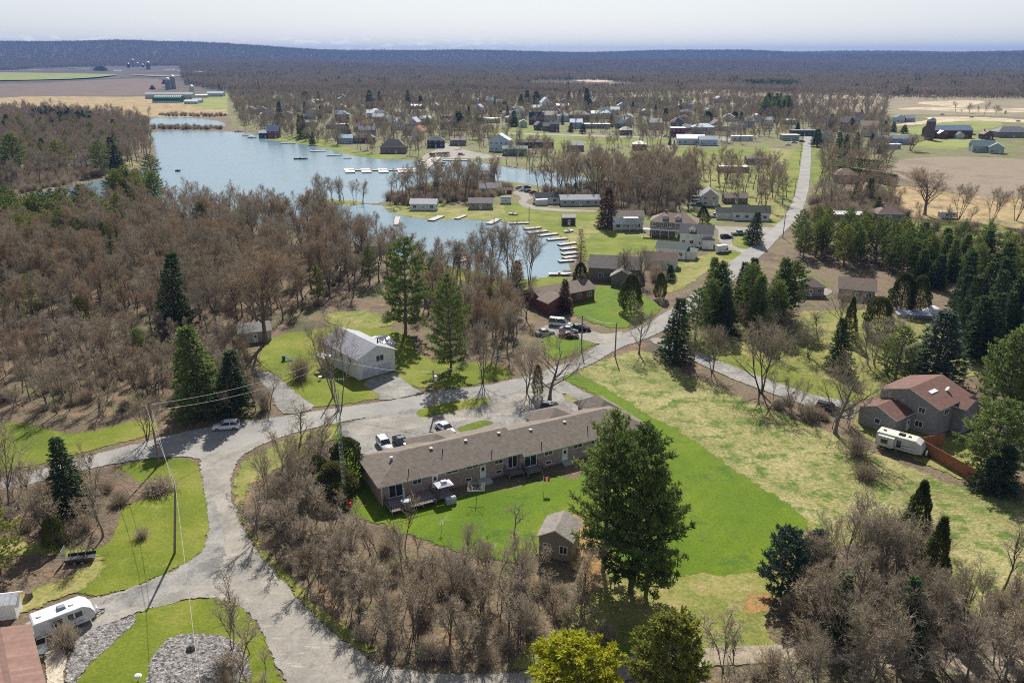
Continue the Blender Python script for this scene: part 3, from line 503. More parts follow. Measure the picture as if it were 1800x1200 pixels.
def scatter(name, pts, keys, label=None, smin=.8, smax=1.2, hs=None):
    "one object of uncountable growth: every plant is a point that carries a real tree or shrub mesh"
    cl = D.collections.new(name + '_kinds')
    for i, k in enumerate(keys):
        tm, cm, tk, cr, H0, R0 = LIBV[k]; mb = MB(); mb.v = tk.v + cr.v; b = len(tk.v); mb.f = tk.f + [[q + b for q in f] for f in cr.f]; mb.m = [0] * len(tk.f) + [1] * len(cr.f)
        me = D.meshes.get('mix_' + k)
        if not me:
            me = D.meshes.new('mix_' + k); me.from_pydata(mb.v, [], mb.f); me.materials.append(tm.materials[0]); me.materials.append(cm.materials[0]); me.polygons.foreach_set('material_index', mb.m); me.update()
        o = D.objects.new('%02d_%s_%s' % (i, name, k), me); cl.objects.link(o)
    n = len(pts); me = D.meshes.new(name); P_ = np.array(pts, float)
    if P_.shape[1] == 2: P_ = np.column_stack([P_, np.zeros(n)])
    me.from_pydata(P_.tolist(), [], [])
    g = np.random.default_rng(3 + n)
    for an, vals in (('rot', g.uniform(0, 6.28, n)), ('scl', (np.array(hs) if hs is not None else 1) * g.uniform(smin, smax, n))):
        a = me.attributes.new(an, 'FLOAT', 'POINT'); a.data.foreach_set('value', vals.astype(np.float32))
    a = me.attributes.new('idx', 'INT', 'POINT'); a.data.foreach_set('value', g.integers(0, len(keys), n).astype(np.int32))
    o = D.objects.new(name, me); COL.objects.link(o); o['kind'] = 'stuff'
    if label: o['label'] = label
    ng = D.node_groups.new(name + '_spread', 'GeometryNodeTree'); ng.interface.new_socket('Geometry', in_out='INPUT', socket_type='NodeSocketGeometry'); ng.interface.new_socket('Geometry', in_out='OUTPUT', socket_type='NodeSocketGeometry')
    gi = ng.nodes.new('NodeGroupInput'); go = ng.nodes.new('NodeGroupOutput'); ip = ng.nodes.new('GeometryNodeInstanceOnPoints'); ci = ng.nodes.new('GeometryNodeCollectionInfo')
    ci.inputs['Collection'].default_value = cl; ci.inputs['Separate Children'].default_value = True; ci.inputs['Reset Children'].default_value = True; ip.inputs['Pick Instance'].default_value = True
    L = ng.links.new; L(gi.outputs[0], ip.inputs['Points']); L(ci.outputs[0], ip.inputs['Instance'])
    def attr(nm, ty):
        q = ng.nodes.new('GeometryNodeInputNamedAttribute'); q.data_type = ty; q.inputs[0].default_value = nm; return [s_ for s_ in q.outputs if s_.enabled][0]
    cx = ng.nodes.new('ShaderNodeCombineXYZ'); L(attr('rot', 'FLOAT'), cx.inputs[2]); er = ng.nodes.new('FunctionNodeEulerToRotation'); L(cx.outputs[0], er.inputs[0])
    L(er.outputs[0], ip.inputs['Rotation']); L(attr('scl', 'FLOAT'), ip.inputs['Scale']); L(attr('idx', 'INT'), ip.inputs['Instance Index']); L(ip.outputs[0], go.inputs[0])
    mo = o.modifiers.new('spread', 'NODES'); mo.node_group = ng; return o
def points(poly, spacing, seed=1, clear=(), margin=1., jit=.42, px=True):
    pts = world(poly) if px else np.array(poly); g = np.random.default_rng(seed)
    xs = np.arange(pts[:, 0].min(), pts[:, 0].max(), spacing); ys = np.arange(pts[:, 1].min(), pts[:, 1].max(), spacing)
    X, Y = np.meshgrid(xs, ys, indexing='ij'); X = X + g.uniform(-jit, jit, X.shape) * spacing; Y = Y + g.uniform(-jit, jit, Y.shape) * spacing
    k = sdf(X, Y, pts) > 0
    for c in clear: k &= sdf(X, Y, world(c)) < -margin
    return list(zip(X[k].tolist(), Y[k].tolist()))
# ---------------- building materials ----------------
MC = {}
def surf(name, col, kind='plain', rough=.8, metal=0., c2=None, spec=.3):
    key = (name, tuple(col), kind)
    if key in MC: return MC[key]
    m, nt, out = newmat(name); b = nd(nt, 'ShaderNodeBsdfPrincipled'); b.inputs['Roughness'].default_value = rough; b.inputs['Metallic'].default_value = metal; b.inputs['Specular IOR Level'].default_value = spec
    tc_ = nd(nt, 'ShaderNodeTexCoord'); ob = tc_.outputs['Object']; sp = nd(nt, 'ShaderNodeSeparateXYZ'); nt.links.new(ob, sp.inputs[0])
    dk = [max(0, v * .62) for v in col]; c = None
    def wave(sock, per, thr=.86):
        f1 = nd(nt, 'ShaderNodeMath', operation='MULTIPLY'); nt.links.new(sock, f1.inputs[0]); f1.inputs[1].default_value = 1 / per
        f2 = nd(nt, 'ShaderNodeMath', operation='FRACT'); nt.links.new(f1.outputs[0], f2.inputs[0]); return mr(nt, f2.outputs[0], thr, 1)
    if kind in ('brick', 'shingle', 'stone'):
        ad = nd(nt, 'ShaderNodeMath', operation='ADD'); nt.links.new(sp.outputs[0], ad.inputs[0]); nt.links.new(sp.outputs[1], ad.inputs[1])
        cb = nd(nt, 'ShaderNodeCombineXYZ'); nt.links.new(ad.outputs[0] if kind != 'shingle' else sp.outputs[0], cb.inputs[0]); nt.links.new(sp.outputs[2], cb.inputs[1])
        if kind == 'shingle':
            s3 = nd(nt, 'ShaderNodeMath', operation='MULTIPLY_ADD'); nt.links.new(sp.outputs[1], s3.inputs[0]); s3.inputs[1].default_value = .35; nt.links.new(sp.outputs[2], s3.inputs[2]); nt.links.new(s3.outputs[0], cb.inputs[1])
        br = nd(nt, 'ShaderNodeTexBrick'); nt.links.new(cb.outputs[0], br.inputs[0]); br.inputs['Scale'].default_value = 1
        bw_, rh = {'brick': (.4, .14), 'shingle': (.5, .17), 'stone': (.7, .3)}[kind]
        br.inputs['Brick Width'].default_value = bw_; br.inputs['Row Height'].default_value = rh; br.inputs['Mortar Size'].default_value = {'brick': .014, 'shingle': .012, 'stone': .02}[kind]
        k2 = c2 or [v * .78 for v in col]; br.inputs['Color1'].default_value = (*col, 1); br.inputs['Color2'].default_value = (*k2, 1)
        mo = [min(1, v * 1.15 + .03) for v in col] if kind == 'brick' else dk; br.inputs['Mortar'].default_value = (*mo, 1); c = br.outputs[0]
    elif kind == 'siding': c = mixc(nt, wave(sp.outputs[2], .25), col, [v * .8 for v in col])
    elif kind == 'boards': c = mixc(nt, wave(sp.outputs[0], .22), col, [v * .5 for v in col])
    elif kind == 'metal': c = mixc(nt, wave(sp.outputs[0], .6, .8), col, dk)
    else: c = mixc(nt, 0., col, col)
    c = mixc(nt, 1., c, mr(nt, noise(nt, ob, 1.3, 5, .7), .25, .75, .72, 1.22, False), 'MULTIPLY')
    c = mixc(nt, 1., c, mr(nt, noise(nt, ob, 9., 3, .7), .25, .75, .93, 1.06, False), 'MULTIPLY')
    nt.links.new(c, b.inputs['Base Color']); nt.links.new(b.outputs[0], out.inputs[0]); MC[key] = m; return m
def glass(): return surf('window_glass', (.03, .04, .05), 'plain', .08, 0, None, .7)
WHITE = (.74, .74, .72); TRIM = surf('white_trim', (.78, .78, .76)); DARK = surf('dark_metal', (.05, .05, .055), 'plain', .5); GREY = surf('grey_metal', (.35, .36, .37), 'plain', .4, .6); WOODM = surf('weathered_wood', (.33, .28, .22), 'boards'); POLE = surf('pole_wood', (.23, .18, .14)); CONC = surf('concrete', (.42, .41, .38)); GALV = surf('galvanised_steel', (.5, .52, .53), 'metal', .35, .7)
def wmat(col, kind='siding'): return surf('wall_' + kind, col, kind)
def rmat(col, kind='shingle'): return surf('roof_' + kind, col, kind, .85 if kind == 'shingle' else .4, 0. if kind == 'shingle' else .3)
def roof_mesh(mb, x0, x1, y0, y1, z, rise, rf, ridge, o, t=.16, z_lo=None):
    if rf == 'flat':
        mb.mi = 0; mb.box(x0 - o, x1 + o, y0 - o, y1 + o, z + .003, z + t + .12); return
    sw = ridge == 'y'
    if sw: x0, x1, y0, y1 = y0, y1, x0, x1
    w = x1 - x0; d = y1 - y0; s = rise / (d / 2); ym = (y0 + y1) / 2; ze = z + t - o * s; zr = z + t + rise
    def put(vs, fs, mi):
        if sw: vs = [(b, a, c) for a, b, c in vs]; fs = [f[::-1] for f in fs]
        mb.mi = mi; mb.add(vs, fs)
    if rf == 'hip':
        h = min(d / 2, w / 2 - .05); A = [(x0 - o, y0 - o, ze), (x1 + o, y0 - o, ze), (x1 + o, y1 + o, ze), (x0 - o, y1 + o, ze)]
        Rg = [(x0 + h, ym, zr), (x1 - h, ym, zr)]; Bt = [(a, b, c - t) for a, b, c in A]
        put(A + Rg, [(0, 1, 5, 4), (1, 2, 5), (2, 3, 4, 5), (3, 0, 4)], 0)
        put(A + Bt, [(0, 4, 5, 1), (1, 5, 6, 2), (2, 6, 7, 3), (3, 7, 4, 0), (4, 7, 6, 5)], 1)
    else:
        pr = [(y0 - o, ze), (ym, zr), (y1 + o, ze), (y1 + o, ze - t), (ym, zr - t), (y0 - o, ze - t)]
        L = [(x0 - o, a, b) for a, b in pr]; Q = [(x1 + o, a, b) for a, b in pr]
        put(L + Q, [(0, 6, 7, 1), (1, 7, 8, 2)], 0); put(L + Q, [(3, 9, 10, 4), (4, 10, 11, 5), (2, 8, 9, 3), (5, 11, 6, 0), (0, 1, 4, 5), (1, 2, 3, 4), (6, 11, 10, 7), (7, 10, 9, 8)], 1)
def walls_mesh(mb, x0, x1, y0, y1, h, rise, rf, ridge, z0=0.):
    mb.box(x0, x1, y0, y1, z0, h)
    if rf == 'gable':
        if ridge == 'x':
            ym = (y0 + y1) / 2; vs = [(x0, y0, h), (x0, y1, h), (x0, ym, h + rise), (x1, y0, h), (x1, y1, h), (x1, ym, h + rise)]
        else:
            xm = (x0 + x1) / 2; vs = [(x0, y0, h), (x1, y0, h), (xm, y0, h + rise), (x0, y1, h), (x1, y1, h), (xm, y1, h + rise)]
        mb.add(vs, [(0, 2, 1), (3, 4, 5), (0, 3, 5, 2), (1, 2, 5, 4)])
def opening(par, face, box, u, z, w, h, kind='window', trim=None, mull=1, leaf=None):
    "window (frame > pane) or door (> handle) on a wall of a box x0,x1,y0,y1"
    x0, x1, y0, y1 = box
    def m(a, dep, c):   # a along wall, dep outwards
        return {'f': (x0 + a, y0 - dep, c), 'r': (x1 + dep, y0 + a, c), 'l': (x0 - dep, y0 + a, c), 'b': (x0 + a, y1 + dep, c)}[face]
    def bar(mb, a0, a1, d0, d1, c0, c1):
        p, q = m(a0, d0, c0), m(a1, d1, c1); mb.box(min(p[0], q[0]), max(p[0], q[0]), min(p[1], q[1]), max(p[1], q[1]), c0, c1)
    t = .09; fr = MB(); tm = trim or TRIM
    if kind in ('window', 'sliding_door'):
        bar(fr, u, u + t, -.02, .06, z, z + h); bar(fr, u + w - t, u + w, -.02, .06, z, z + h); bar(fr, u + t, u + w - t, -.02, .06, z, z + t); bar(fr, u + t, u + w - t, -.02, .06, z + h - t, z + h)
        for i in range(mull): c = u + w * (i + 1) / (mull + 1); bar(fr, c - .035, c + .035, -.02, .05, z + t, z + h - t)
        f_ = fr.build(kind, tm, par); pn = MB(); bar(pn, u + t, u + w - t, -.01, .022, z + t, z + h - t); pn.build('pane', glass(), f_)
    elif kind == 'garage_door':
        bar(fr, u, u + w, -.02, .05, z, z + h)
        f_ = fr.build('garage_door', surf('garage_door_panel', (.50, .53, .60)), par); g_ = MB()
        for i in range(1, 4): bar(g_, u + .05, u + w - .05, .0, .054, z + h * i / 4 - .015, z + h * i / 4 + .015)
        g_.build('panel_joints', GREY, f_)
    else:
        bar(fr, u, u + w, -.02, .07, z, z + h); f_ = fr.build('door', leaf or tm, par)
        hb = MB(); bar(hb, u + w * .8, u + w * .88, .07, .12, z + h * .45, z + h * .5); hb.build('handle', DARK, f_)
        if h > 1.9: pn = MB(); bar(pn, u + w * .25, u + w * .75, .0, .075, z + h * .55, z + h * .85); pn.build('pane', glass(), f_)
def auto_open(par, box, h, floors=1, nf=3, nr=1, nl=1, door=True, sill=1.0, z0=0., trim=None):
    x0, x1, y0, y1 = box; fh = (h - z0) / floors
    for f in range(floors):
        zz = z0 + f * fh + min(sill, fh * .38); wh = min(1.25, fh * .46)
        for face, n, L in (('f', nf, x1 - x0), ('r', nr, y1 - y0), ('l', nl, y1 - y0)):
            for i in range(n):
                if face == 'f' and door and f == 0 and i == n // 2: opening(par, 'f', box, L * (i + .5) / n - .5, z0 + .05, 1.0, min(2.05, fh * .82), 'door', trim)
                else: ww = min(1.5, L / n * .5); opening(par, face, box, L * (i + .5) / n - ww / 2, zz, ww, wh, 'window', trim)
def chimney(par, x, y, z0, z1, s=.6, mat=None):
    mb = MB(); mb.box(x - s / 2, x + s / 2, y - s / 2, y + s / 2, z0, z1); mb.box(x - s / 2 - .06, x + s / 2 + .06, y - s / 2 - .06, y + s / 2 + .06, z1 + .001, z1 + .12)
    return mb.build('chimney', mat or surf('chimney_brick', (.20, .10, .075), 'brick'), par)
HS = []
def house(name, A, ang, w, d, h, rise, label, rf='gable', ridge='x', wall=None, roof=None, over=.45, floors=1, nf=3, nr=1, nl=1, door=True, chim=False, trim=None, cat='house', group=None, opens=True):
    a_ = R(ang); HS.append((A[0] + cos(a_) * w / 2 - sin(a_) * d / 2, A[1] + sin(a_) * w / 2 + cos(a_) * d / 2, abs(w * cos(a_)) + abs(d * sin(a_)), abs(d * cos(a_)) + abs(w * sin(a_))))
    e = empty(name, (A[0], A[1], 0), R(ang)); tag(e, label, cat, group); wm = wall or wmat(WHITE); rm = roof or rmat((.16, .14, .13)); mb = MB(); walls_mesh(mb, 0, w, 0, d, h, rise, rf, ridge); mb.build('wall', wm, e)
    rb = MB(); roof_mesh(rb, 0, w, 0, d, h, rise, rf, ridge, over); ro = rb.build('roof', [rm, TRIM], e)
    if opens: auto_open(e, (0, w, 0, d), h, floors, nf, nr, nl, door, trim=trim)
    if chim: chimney(ro, w * .3, d * .6, h, h + rise + .9)
    return e
def add_block(e, x0, x1, y0, y1, h, rise, rf, ridge, wm, rm, over=.35, names=('wing_wall', 'wing_roof')):
    mb = MB(); walls_mesh(mb, x0, x1, y0, y1, h, rise, rf, ridge); mb.build(names[0], wm, e); rb = MB(); roof_mesh(rb, x0, x1, y0, y1, h, rise, rf, ridge, over); return rb.build(names[1], [rm, TRIM], e)
def railing(par, pts, z, h=.95, mat=None, n=.25, name='railing'):
    mb = MB()
    for a, b in zip(pts[:-1], pts[1:]):
        a = Vector(a); b = Vector(b); L = (b - a).length; k = max(2, int(L / n))
        mb.tube([(a.x, a.y, z + h), (b.x, b.y, z + h)], .035, 4); mb.tube([(a.x, a.y, z + .12), (b.x, b.y, z + .12)], .025, 4)
        for i in range(k + 1): p = a.lerp(b, i / k); mb.tube([(p.x, p.y, z), (p.x, p.y, z + h)], .05 if i in (0, k) else .018, 4)
    return mb.build(name, mat or DARK, par)
# ---------------- the long motel-like bungalow ----------------
def motel():
    e = empty('bungalow', (-19.1, 101.6, 0), R(27.2)); tag(e, 'long low mauve-brick bungalow with brown shingle roof and rear decks on the bright lawn', 'house')
    wm = surf('mauve_brick', (.37, .28, .26), 'brick', .9); rm = surf('brown_shingles', (.205, .17, .14), 'shingle', .9); H_ = 3.45
    mb = MB(); mb.box(0, 22.6, 0, 9.9, 0, H_); mb.box(22.603, 46.5, -.7, 9.2, 0, H_ - .3); mb.build('wall', wm, e)
    rb = MB(); roof_mesh(rb, 0, 28, 0, 9.9, H_, 1.95, 'hip', 'x', .5); rb2 = MB()
    ro = rb.build('roof', [rm, TRIM], e)
    r2 = MB(); roof_mesh(r2, 17, 46.5, -.7, 9.2, H_ - .3, 1.95, 'hip', 'x', .5)
    # keep only the part of each roof past the step
    ro2 = r2.build('roof', [rm, TRIM], e)
    for o, side_ in ((ro, 1), (ro2, -1)):
        import bmesh
        bm = bmesh.new(); bm.from_mesh(o.data); bmesh.ops.remove_doubles(bm, verts=bm.verts[:], dist=1e-4)
        bmesh.ops.bisect_plane(bm, geom=bm.verts[:] + bm.edges[:] + bm.faces[:], plane_co=(22.9 if side_ > 0 else 22.905, 0, 0), plane_no=(side_, 0, 0), clear_outer=True)
        bmesh.ops.holes_fill(bm, edges=[x for x in bm.edges if x.is_boundary]); bm.to_mesh(o.data); bm.free()
    for x0, x1 in ((8.6, 16.2), (30.4, 38.4), (41., 46.5)):
        pm = MB(); pm.box(x0 + .4, x1 - .4, 9.903, 12.6, 0, 3.); pm.build('porch_wall', wm, e); pb = MB(); roof_mesh(pb, x0, x1, 5.2, 12.8, 3.15, 1.7, 'hip', 'y', .35); pb.build('porch_roof', [rm, TRIM], e)
    for x, z in ((3.2, 0), (9.6, 0), (15.4, 0), (21.2, 0), (26.6, 0), (33., 0)):
        vb = MB(); zz = 4.95 if x < 22.6 else 4.62; yy = 4.1 if x < 22.6 else 3.4; vb.box(x - .16, x + .16, yy - .16, yy + .16, zz - .15, zz + .32); vb.box(x - .24, x + .24, yy - .24, yy + .24, zz + .321, zz + .42); vb.build('roof_vent', surf('vent_metal', (.55, .53, .5)), ro)
    for x, y, zz in ((4.7, .8, 3.9), (11., 2.9, 4.75), (18.3, .7, 3.8), (26.8, .1, 3.6), (36, 1, 4.)):
        vb = MB(); vb.tube([(x, y, zz - .3), (x, y, zz + .75)], .07, 6); vb.build('vent_pipe', DARK, ro)
    fb = MB(); fb.tube([(.12, -.12, 0), (.12, -.12, 3.25)], .07, 6); fb.build('downpipe', TRIM, e); fb = MB(); fb.tube([(46.3, -.82, 0), (46.3, -.82, 2.9)], .07, 6); fb.build('downpipe', TRIM, e)
    B1 = (0, 22.6, 0, 9.9); B2 = (22.6, 46.5, -.7, 9.2)
    opening(e, 'f', B1, 1.2, .95, 2.2, 2.1, 'sliding_door'); opening(e, 'f', B1, 4.9, 2.2, 1.5, .85, 'window'); opening(e, 'f', B1, 8.0, .95, .95, 2.1, 'door'); opening(e, 'f', B1, 10.2, 2.55, 2.1, .6, 'window'); opening(e, 'f', B1, 13.6, 2.55, 2.1, .6, 'window')
    opening(e, 'f', B1, 10.3, .5, 1.1, .6, 'window', None, 0); opening(e, 'f', B1, 13.4, .5, 1.1, .6, 'window', None, 0); opening(e, 'f', B1, 15.9, .5, 1., 2.15, 'door'); opening(e, 'f', B1, 18.4, 2.2, 1.5, .8, 'window'); opening(e, 'f', B1, 18.6, .55, 1.1, .6, 'window', None, 0); opening(e, 'f', B1, 20.7, .95, 1.7, 2.15, 'sliding_door')
    opening(e, 'f', B2, .6, .85, 2.3, 2.15, 'sliding_door'); opening(e, 'f', B2, 4.3, 2., 1.5, .8, 'window'); opening(e, 'f', B2, 4.5, .4, 1.1, .6, 'window', None, 0); opening(e, 'f', B2, 7.6, .4, 1., 2.1, 'door'); opening(e, 'f', B2, 9.6, 2., 1.8, .8, 'window'); opening(e, 'f', B2, 13., 2., 1.5, .8, 'window'); opening(e, 'f', B2, 17., .6, 1.9, 2.1, 'sliding_door')
    opening(e, 'b', B1, 2., 1.3, 1.6, 1.2, 'window'); opening(e, 'b', B1, 18.5, 1.3, 1.6, 1.2, 'window'); opening(e, 'r', (0, 46.5, -.7, 9.2), 4., 1.2, 1.5, 1.2, 'window')
    dk = MB(); dk.box(.3, 7.4, -3.6, -.02, .72, .86)
    for x in (.5, 3.8, 7.2):
        for y in (-3.4, -.4): dk.box(x - .07, x + .07, y - .07, y + .07, 0, .719)
    dk.box(7.401, 10.2, -3., -.02, .5, .62); dk.build('deck', surf('deck_boards', (.24, .20, .19), 'boards'), e); railing(e, [(7.4, -.3), (7.4, -3.5), (.4, -3.5), (.4, -.3)], .86)
    for x0, y in ((20.0, 0.), (22.9, -.7)):
        d2 = MB(); d2.box(x0, x0 + 2.75, y - 1.9, y - .02, .68, .8)
        for x in (x0 + .1, x0 + 2.6): d2.box(x - .06, x + .06, y - 1.85, y - 1.73, 0, .679)
        d2.build('deck', surf('deck_boards', (.24, .20, .19), 'boards'), e); railing(e, [(x0 + .05, y - .1), (x0 + .05, y - 1.85), (x0 + 2.7, y - 1.85), (x0 + 2.7, y - .1)], .8)
    st = MB(); st.box(15.3, 17.4, -1.6, -.02, 0, .45); st.build('step', CONC, e); st = MB(); st.box(30, 31.8, -2., -.72, 0, .3); st.build('step', CONC, e)
    for (x0, x1, y) in ((1.8, 8., 10.6), (17.5, 20., 11.2), (25., 30., 11.)):
        railing(e, [(x0, y), (x1, y)], 0, .8, surf('brown_fence', (.12, .07, .06)), .18, 'porch_fence')
    return e
motel()
MX = lambda x, y: (-19.1 + x * cos(R(27.2)) - y * sin(R(27.2)), 101.6 + x * sin(R(27.2)) + y * cos(R(27.2)))
# ---------------- houses close by ----------------
def white_house():
    wm = surf('white_siding', (.66, .68, .72), 'siding'); rm = surf('grey_metal_roof', (.30, .30, .33), 'metal', .45, .3)
    e = house('two_storey_house', (-31.0, 149.4), 40.7, 8.7, 14.4, 4.7, 1.9, 'white-sided house with grey ribbed metal roof and double garage doors beyond the road', 'gable', 'y', wm, rm, .5, opens=False)
    bx_ = (0, 8.7, 0, 14.4); opening(e, 'f', bx_, .9, .03, 2.9, 2.2, 'garage_door'); opening(e, 'f', bx_, 4.6, .03, 2.9, 2.2, 'garage_door'); opening(e, 'f', bx_, 4.3, 3.1, .7, 1.1, 'window', DARK, 0); opening(e, 'f', bx_, 5.2, 3.1, .7, 1.1, 'window', DARK, 0)
    for y in (2.5, 6, 9.5): opening(e, 'l', bx_, y, 2.9, 1.3, 1.1, 'window')
    opening(e, 'l', bx_, 11.5, .1, 1., 2.1, 'door')
    add_block(e, 8.703, 12.5, 6., 12.5, 3.4, .9, 'gable', 'x', wm, surf('white_metal_roof', (.62, .6, .64), 'metal', .4, .2), .3)
    pb = MB(); pb.tube([(6.6, 3., 5.2), (6.6, 3., 6.9)], .14, 8); pb.build('flue', DARK, e)
    sb = MB()
    for i in range(8): sb.box(8.72, 9.8, 1.2 + i * .3, 1.5 + i * .3, .18 * i, .18 * i + .17)
    s_ = sb.build('stair', TRIM, e); railing(e, [(9.8, 1.2), (9.8, 3.6)], 1.0, 1., TRIM)
    ab = MB(); ab.add([(-3.4, 8.2, 3.0), (-3.4, 11.6, 3.0), (0, 11.6, 3.6), (0, 8.2, 3.6), (-3.4, 8.2, 3.08), (-3.4, 11.6, 3.08), (0, 11.6, 3.68), (0, 8.2, 3.68)], [(0, 1, 2, 3), (7, 6, 5, 4), (0, 4, 5, 1), (1, 5, 6, 2), (2, 6, 7, 3), (3, 7, 4, 0)]); ab.tube([(-3.3, 8.4, 0), (-3.3, 8.4, 3)], .06, 5); ab.tube([(-3.3, 11.4, 0), (-3.3, 11.4, 3)], .06, 5); ab.build('awning', TRIM, e)
white_house()
def rust_house():
    wm = surf('grey_brick', (.27, .265, .27), 'brick', .9, 0, (.19, .19, .20)); rm = surf('rust_shingles', (.19, .10, .08), 'shingle', .9)
    e = house('brick_house', (66.6, 132.4), -54.5, 10.6, 10., 5.5, 1.9, 'grey brick house with rust-red roof and lower garage wing above the straw field', 'gable', 'y', wm, rm, .5, opens=False)
    B = (0, 10.6, 0, 10.); opening(e, 'f', B, 3.4, 2.6, 1.3, 1.2, 'window'); opening(e, 'f', B, 7.2, 3.6, 1.2, 1.1, 'window'); opening(e, 'r', B, 2., 3.6, 1.6, 1.1, 'window'); opening(e, 'f', B, 7.0, .9, 1.4, 1.2, 'window')
    add_block(e, -.4, 6.3, -5.4, -.003, 3.3, 1.3, 'gable', 'y', wm, rm, .45); G = (-.4, 6.3, -5.4, 0); opening(e, 'f', G, 3., 1.3, 1.1, 1., 'window', None, 0); opening(e, 'l', G, 1., .05, 3.2, 2.2, 'garage_door'); opening(e, 'r', G, 4., .1, 1., 2.1, 'door')
    add_block(e, 10.603, 12.6, 5., 9.6, 4.9, 1.0, 'gable', 'x', wm, rm, .4)
    sk = MB(); sk.add([(7.2, 2.2, 6.95), (7.9, 2.2, 6.75), (7.9, 4.4, 6.75), (7.2, 4.4, 6.95), (7.2, 2.2, 6.7), (7.9, 2.2, 6.5), (7.9, 4.4, 6.5), (7.2, 4.4, 6.7)], [(0, 1, 2, 3), (0, 4, 5, 1), (1, 5, 6, 2), (2, 6, 7, 3), (3, 7, 4, 0)]); sk.build('skylight', TRIM, e)
    ds = MB(); ds.tube([(8.6, 6.6, 6.2), (8.45, 6.45, 6.7)], .1, 5); ds.tube([(8.5, 6.5, 6.75), (8.4, 6.4, 6.85)], .45, 12); ds.build('satellite_dish', TRIM, e)
rust_house()
def brick_ranch():
    wm = surf('red_brick', (.20, .085, .06), 'brick', .9, 0, (.14, .06, .045)); rm = rmat((.21, .16, .125)); x, y = P(986, 562)
    e = house('ranch_house', (7.6, 197.5), 33, 17.5, 8., 3.1, 1.6, 'red brick ranch house with brown roof and chimney beside the bright lawn', 'gable', 'x', wm, rm, .5, 1, 5, 1, 0)
    chimney(e, 7.6, -.35, 0, 5.8, .9, surf('dark_brick', (.09, .05, .045), 'brick')); add_block(e, -1., 6., -4.5, -.003, 3.0, 1.4, 'gable', 'y', wm, rm)
brick_ranch()
def corner_house():
    rm = surf('brown_red_shingles', (.24, .135, .105), 'shingle'); wm = wmat((.6, .57, .52)); A = P(53, 1094, 3.); B = P(92, 1250, 3.)
    ang = math.degrees(math.atan2(B[1] - A[1], B[0] - A[0])); e = empty('house', (A[0], A[1], 0), R(ang)); tag(e, 'house corner with brown-red roof and white eaves cut by the lower left edge', 'house')
    L = 13; mb = MB(); walls_mesh(mb, .4, L, -9.4, -.4, 2.8, 1.4, 'gable', 'x'); mb.build('wall', wm, e); rb = MB(); roof_mesh(rb, .4, L, -9.4, -.4, 2.8, 1.4, 'gable', 'x', .45); ro = rb.build('roof', [rm, TRIM], e)
    opening(e, 'b', (.4, L, -9.4, -.4), 2., 1., 1.4, 1.1, 'window'); db = MB(); db.tube([(6.5, -4, 4.1), (6.6, -3.8, 4.6)], .06, 5); db.tube([(6.6, -3.7, 4.6), (6.75, -3.4, 4.7)], .4, 12); db.build('satellite_dish', TRIM, ro)
    vb = MB(); vb.tube([(3., -5., 4.1), (3., -5., 5.0)], .09, 6); vb.tube([(3., -5., 5.001), (3., -5., 5.1)], .16, 6); vb.build('flue', DARK, ro)
corner_house()
def shed(A, ang, w, d, h, rise, label, wall, roof, rf='gable', ridge='x', name='shed', over=.3, nf=1, door=True):
    return house(name, A, ang, w, d, h, rise, label, rf, ridge, wall, roof, over, 1, nf, 0, 0, door, False, cat=name)
shed(P(947, 977), -18, 4.4, 4.6, 3.2, 1.2, 'weathered grey-brown garden shed tucked against the big pine clump', surf('shed_boards', (.27, .235, .195), 'boards'), surf('shed_roof', (.27, .235, .205), 'shingle'), 'gable', 'y', nf=2, door=False)
shed(P(552, 878), 28, 2.4, 2.2, 1.7, .8, 'little blue-roofed playhouse under the rounded cedars', surf('blue_boards', (.12, .14, .17), 'boards'), surf('blue_roof', (.13, .17, .22), 'metal', .5), 'gable', 'y', 'playhouse', .3)
shed(P(-45, 1096), 12, 4.5, 2.0, 2.2, .6, 'small white shed roof at the left edge behind the near trailer', wmat(WHITE), surf('white_roof', (.7, .7, .7), 'metal', .4))
shed(P(422, 605), 22, 7, 6, 2.6, 1.2, 'pale old garage half hidden by trees at the head of the side drive', wmat((.42, .38, .33)), rmat((.26, .25, .24)), name='garage')
shed(P(1462, 388), -6, 11.5, 5, 2.6, .8, 'long shed with white metal roof behind the dark pine stand', wmat((.30, .18, .13), 'boards'), surf('white_roof', (.72, .73, .74), 'metal', .4))
shed(P(880, 358), -4, 4.4, 3.2, 2.6, .7, 'small white cabin between the two cottages and the white house with black roof', wmat((.72, .72, .76)), rmat((.2, .2, .2)), 'flat', name='cabin')
shed(P(989, 396), 4, 5., 3.5, 3., .9, 'dark boathouse with pale roof by the boat slips', wmat((.10, .08, .07), 'boards'), surf('pale_roof', (.55, .5, .45), 'metal'), name='boathouse')
shed(P(880, 341), 0, 5., 3., 2., .7, 'dark red woodshed at the end of the cottage track', wmat((.16, .06, .05), 'boards'), rmat((.16, .08, .07)), name='woodshed')
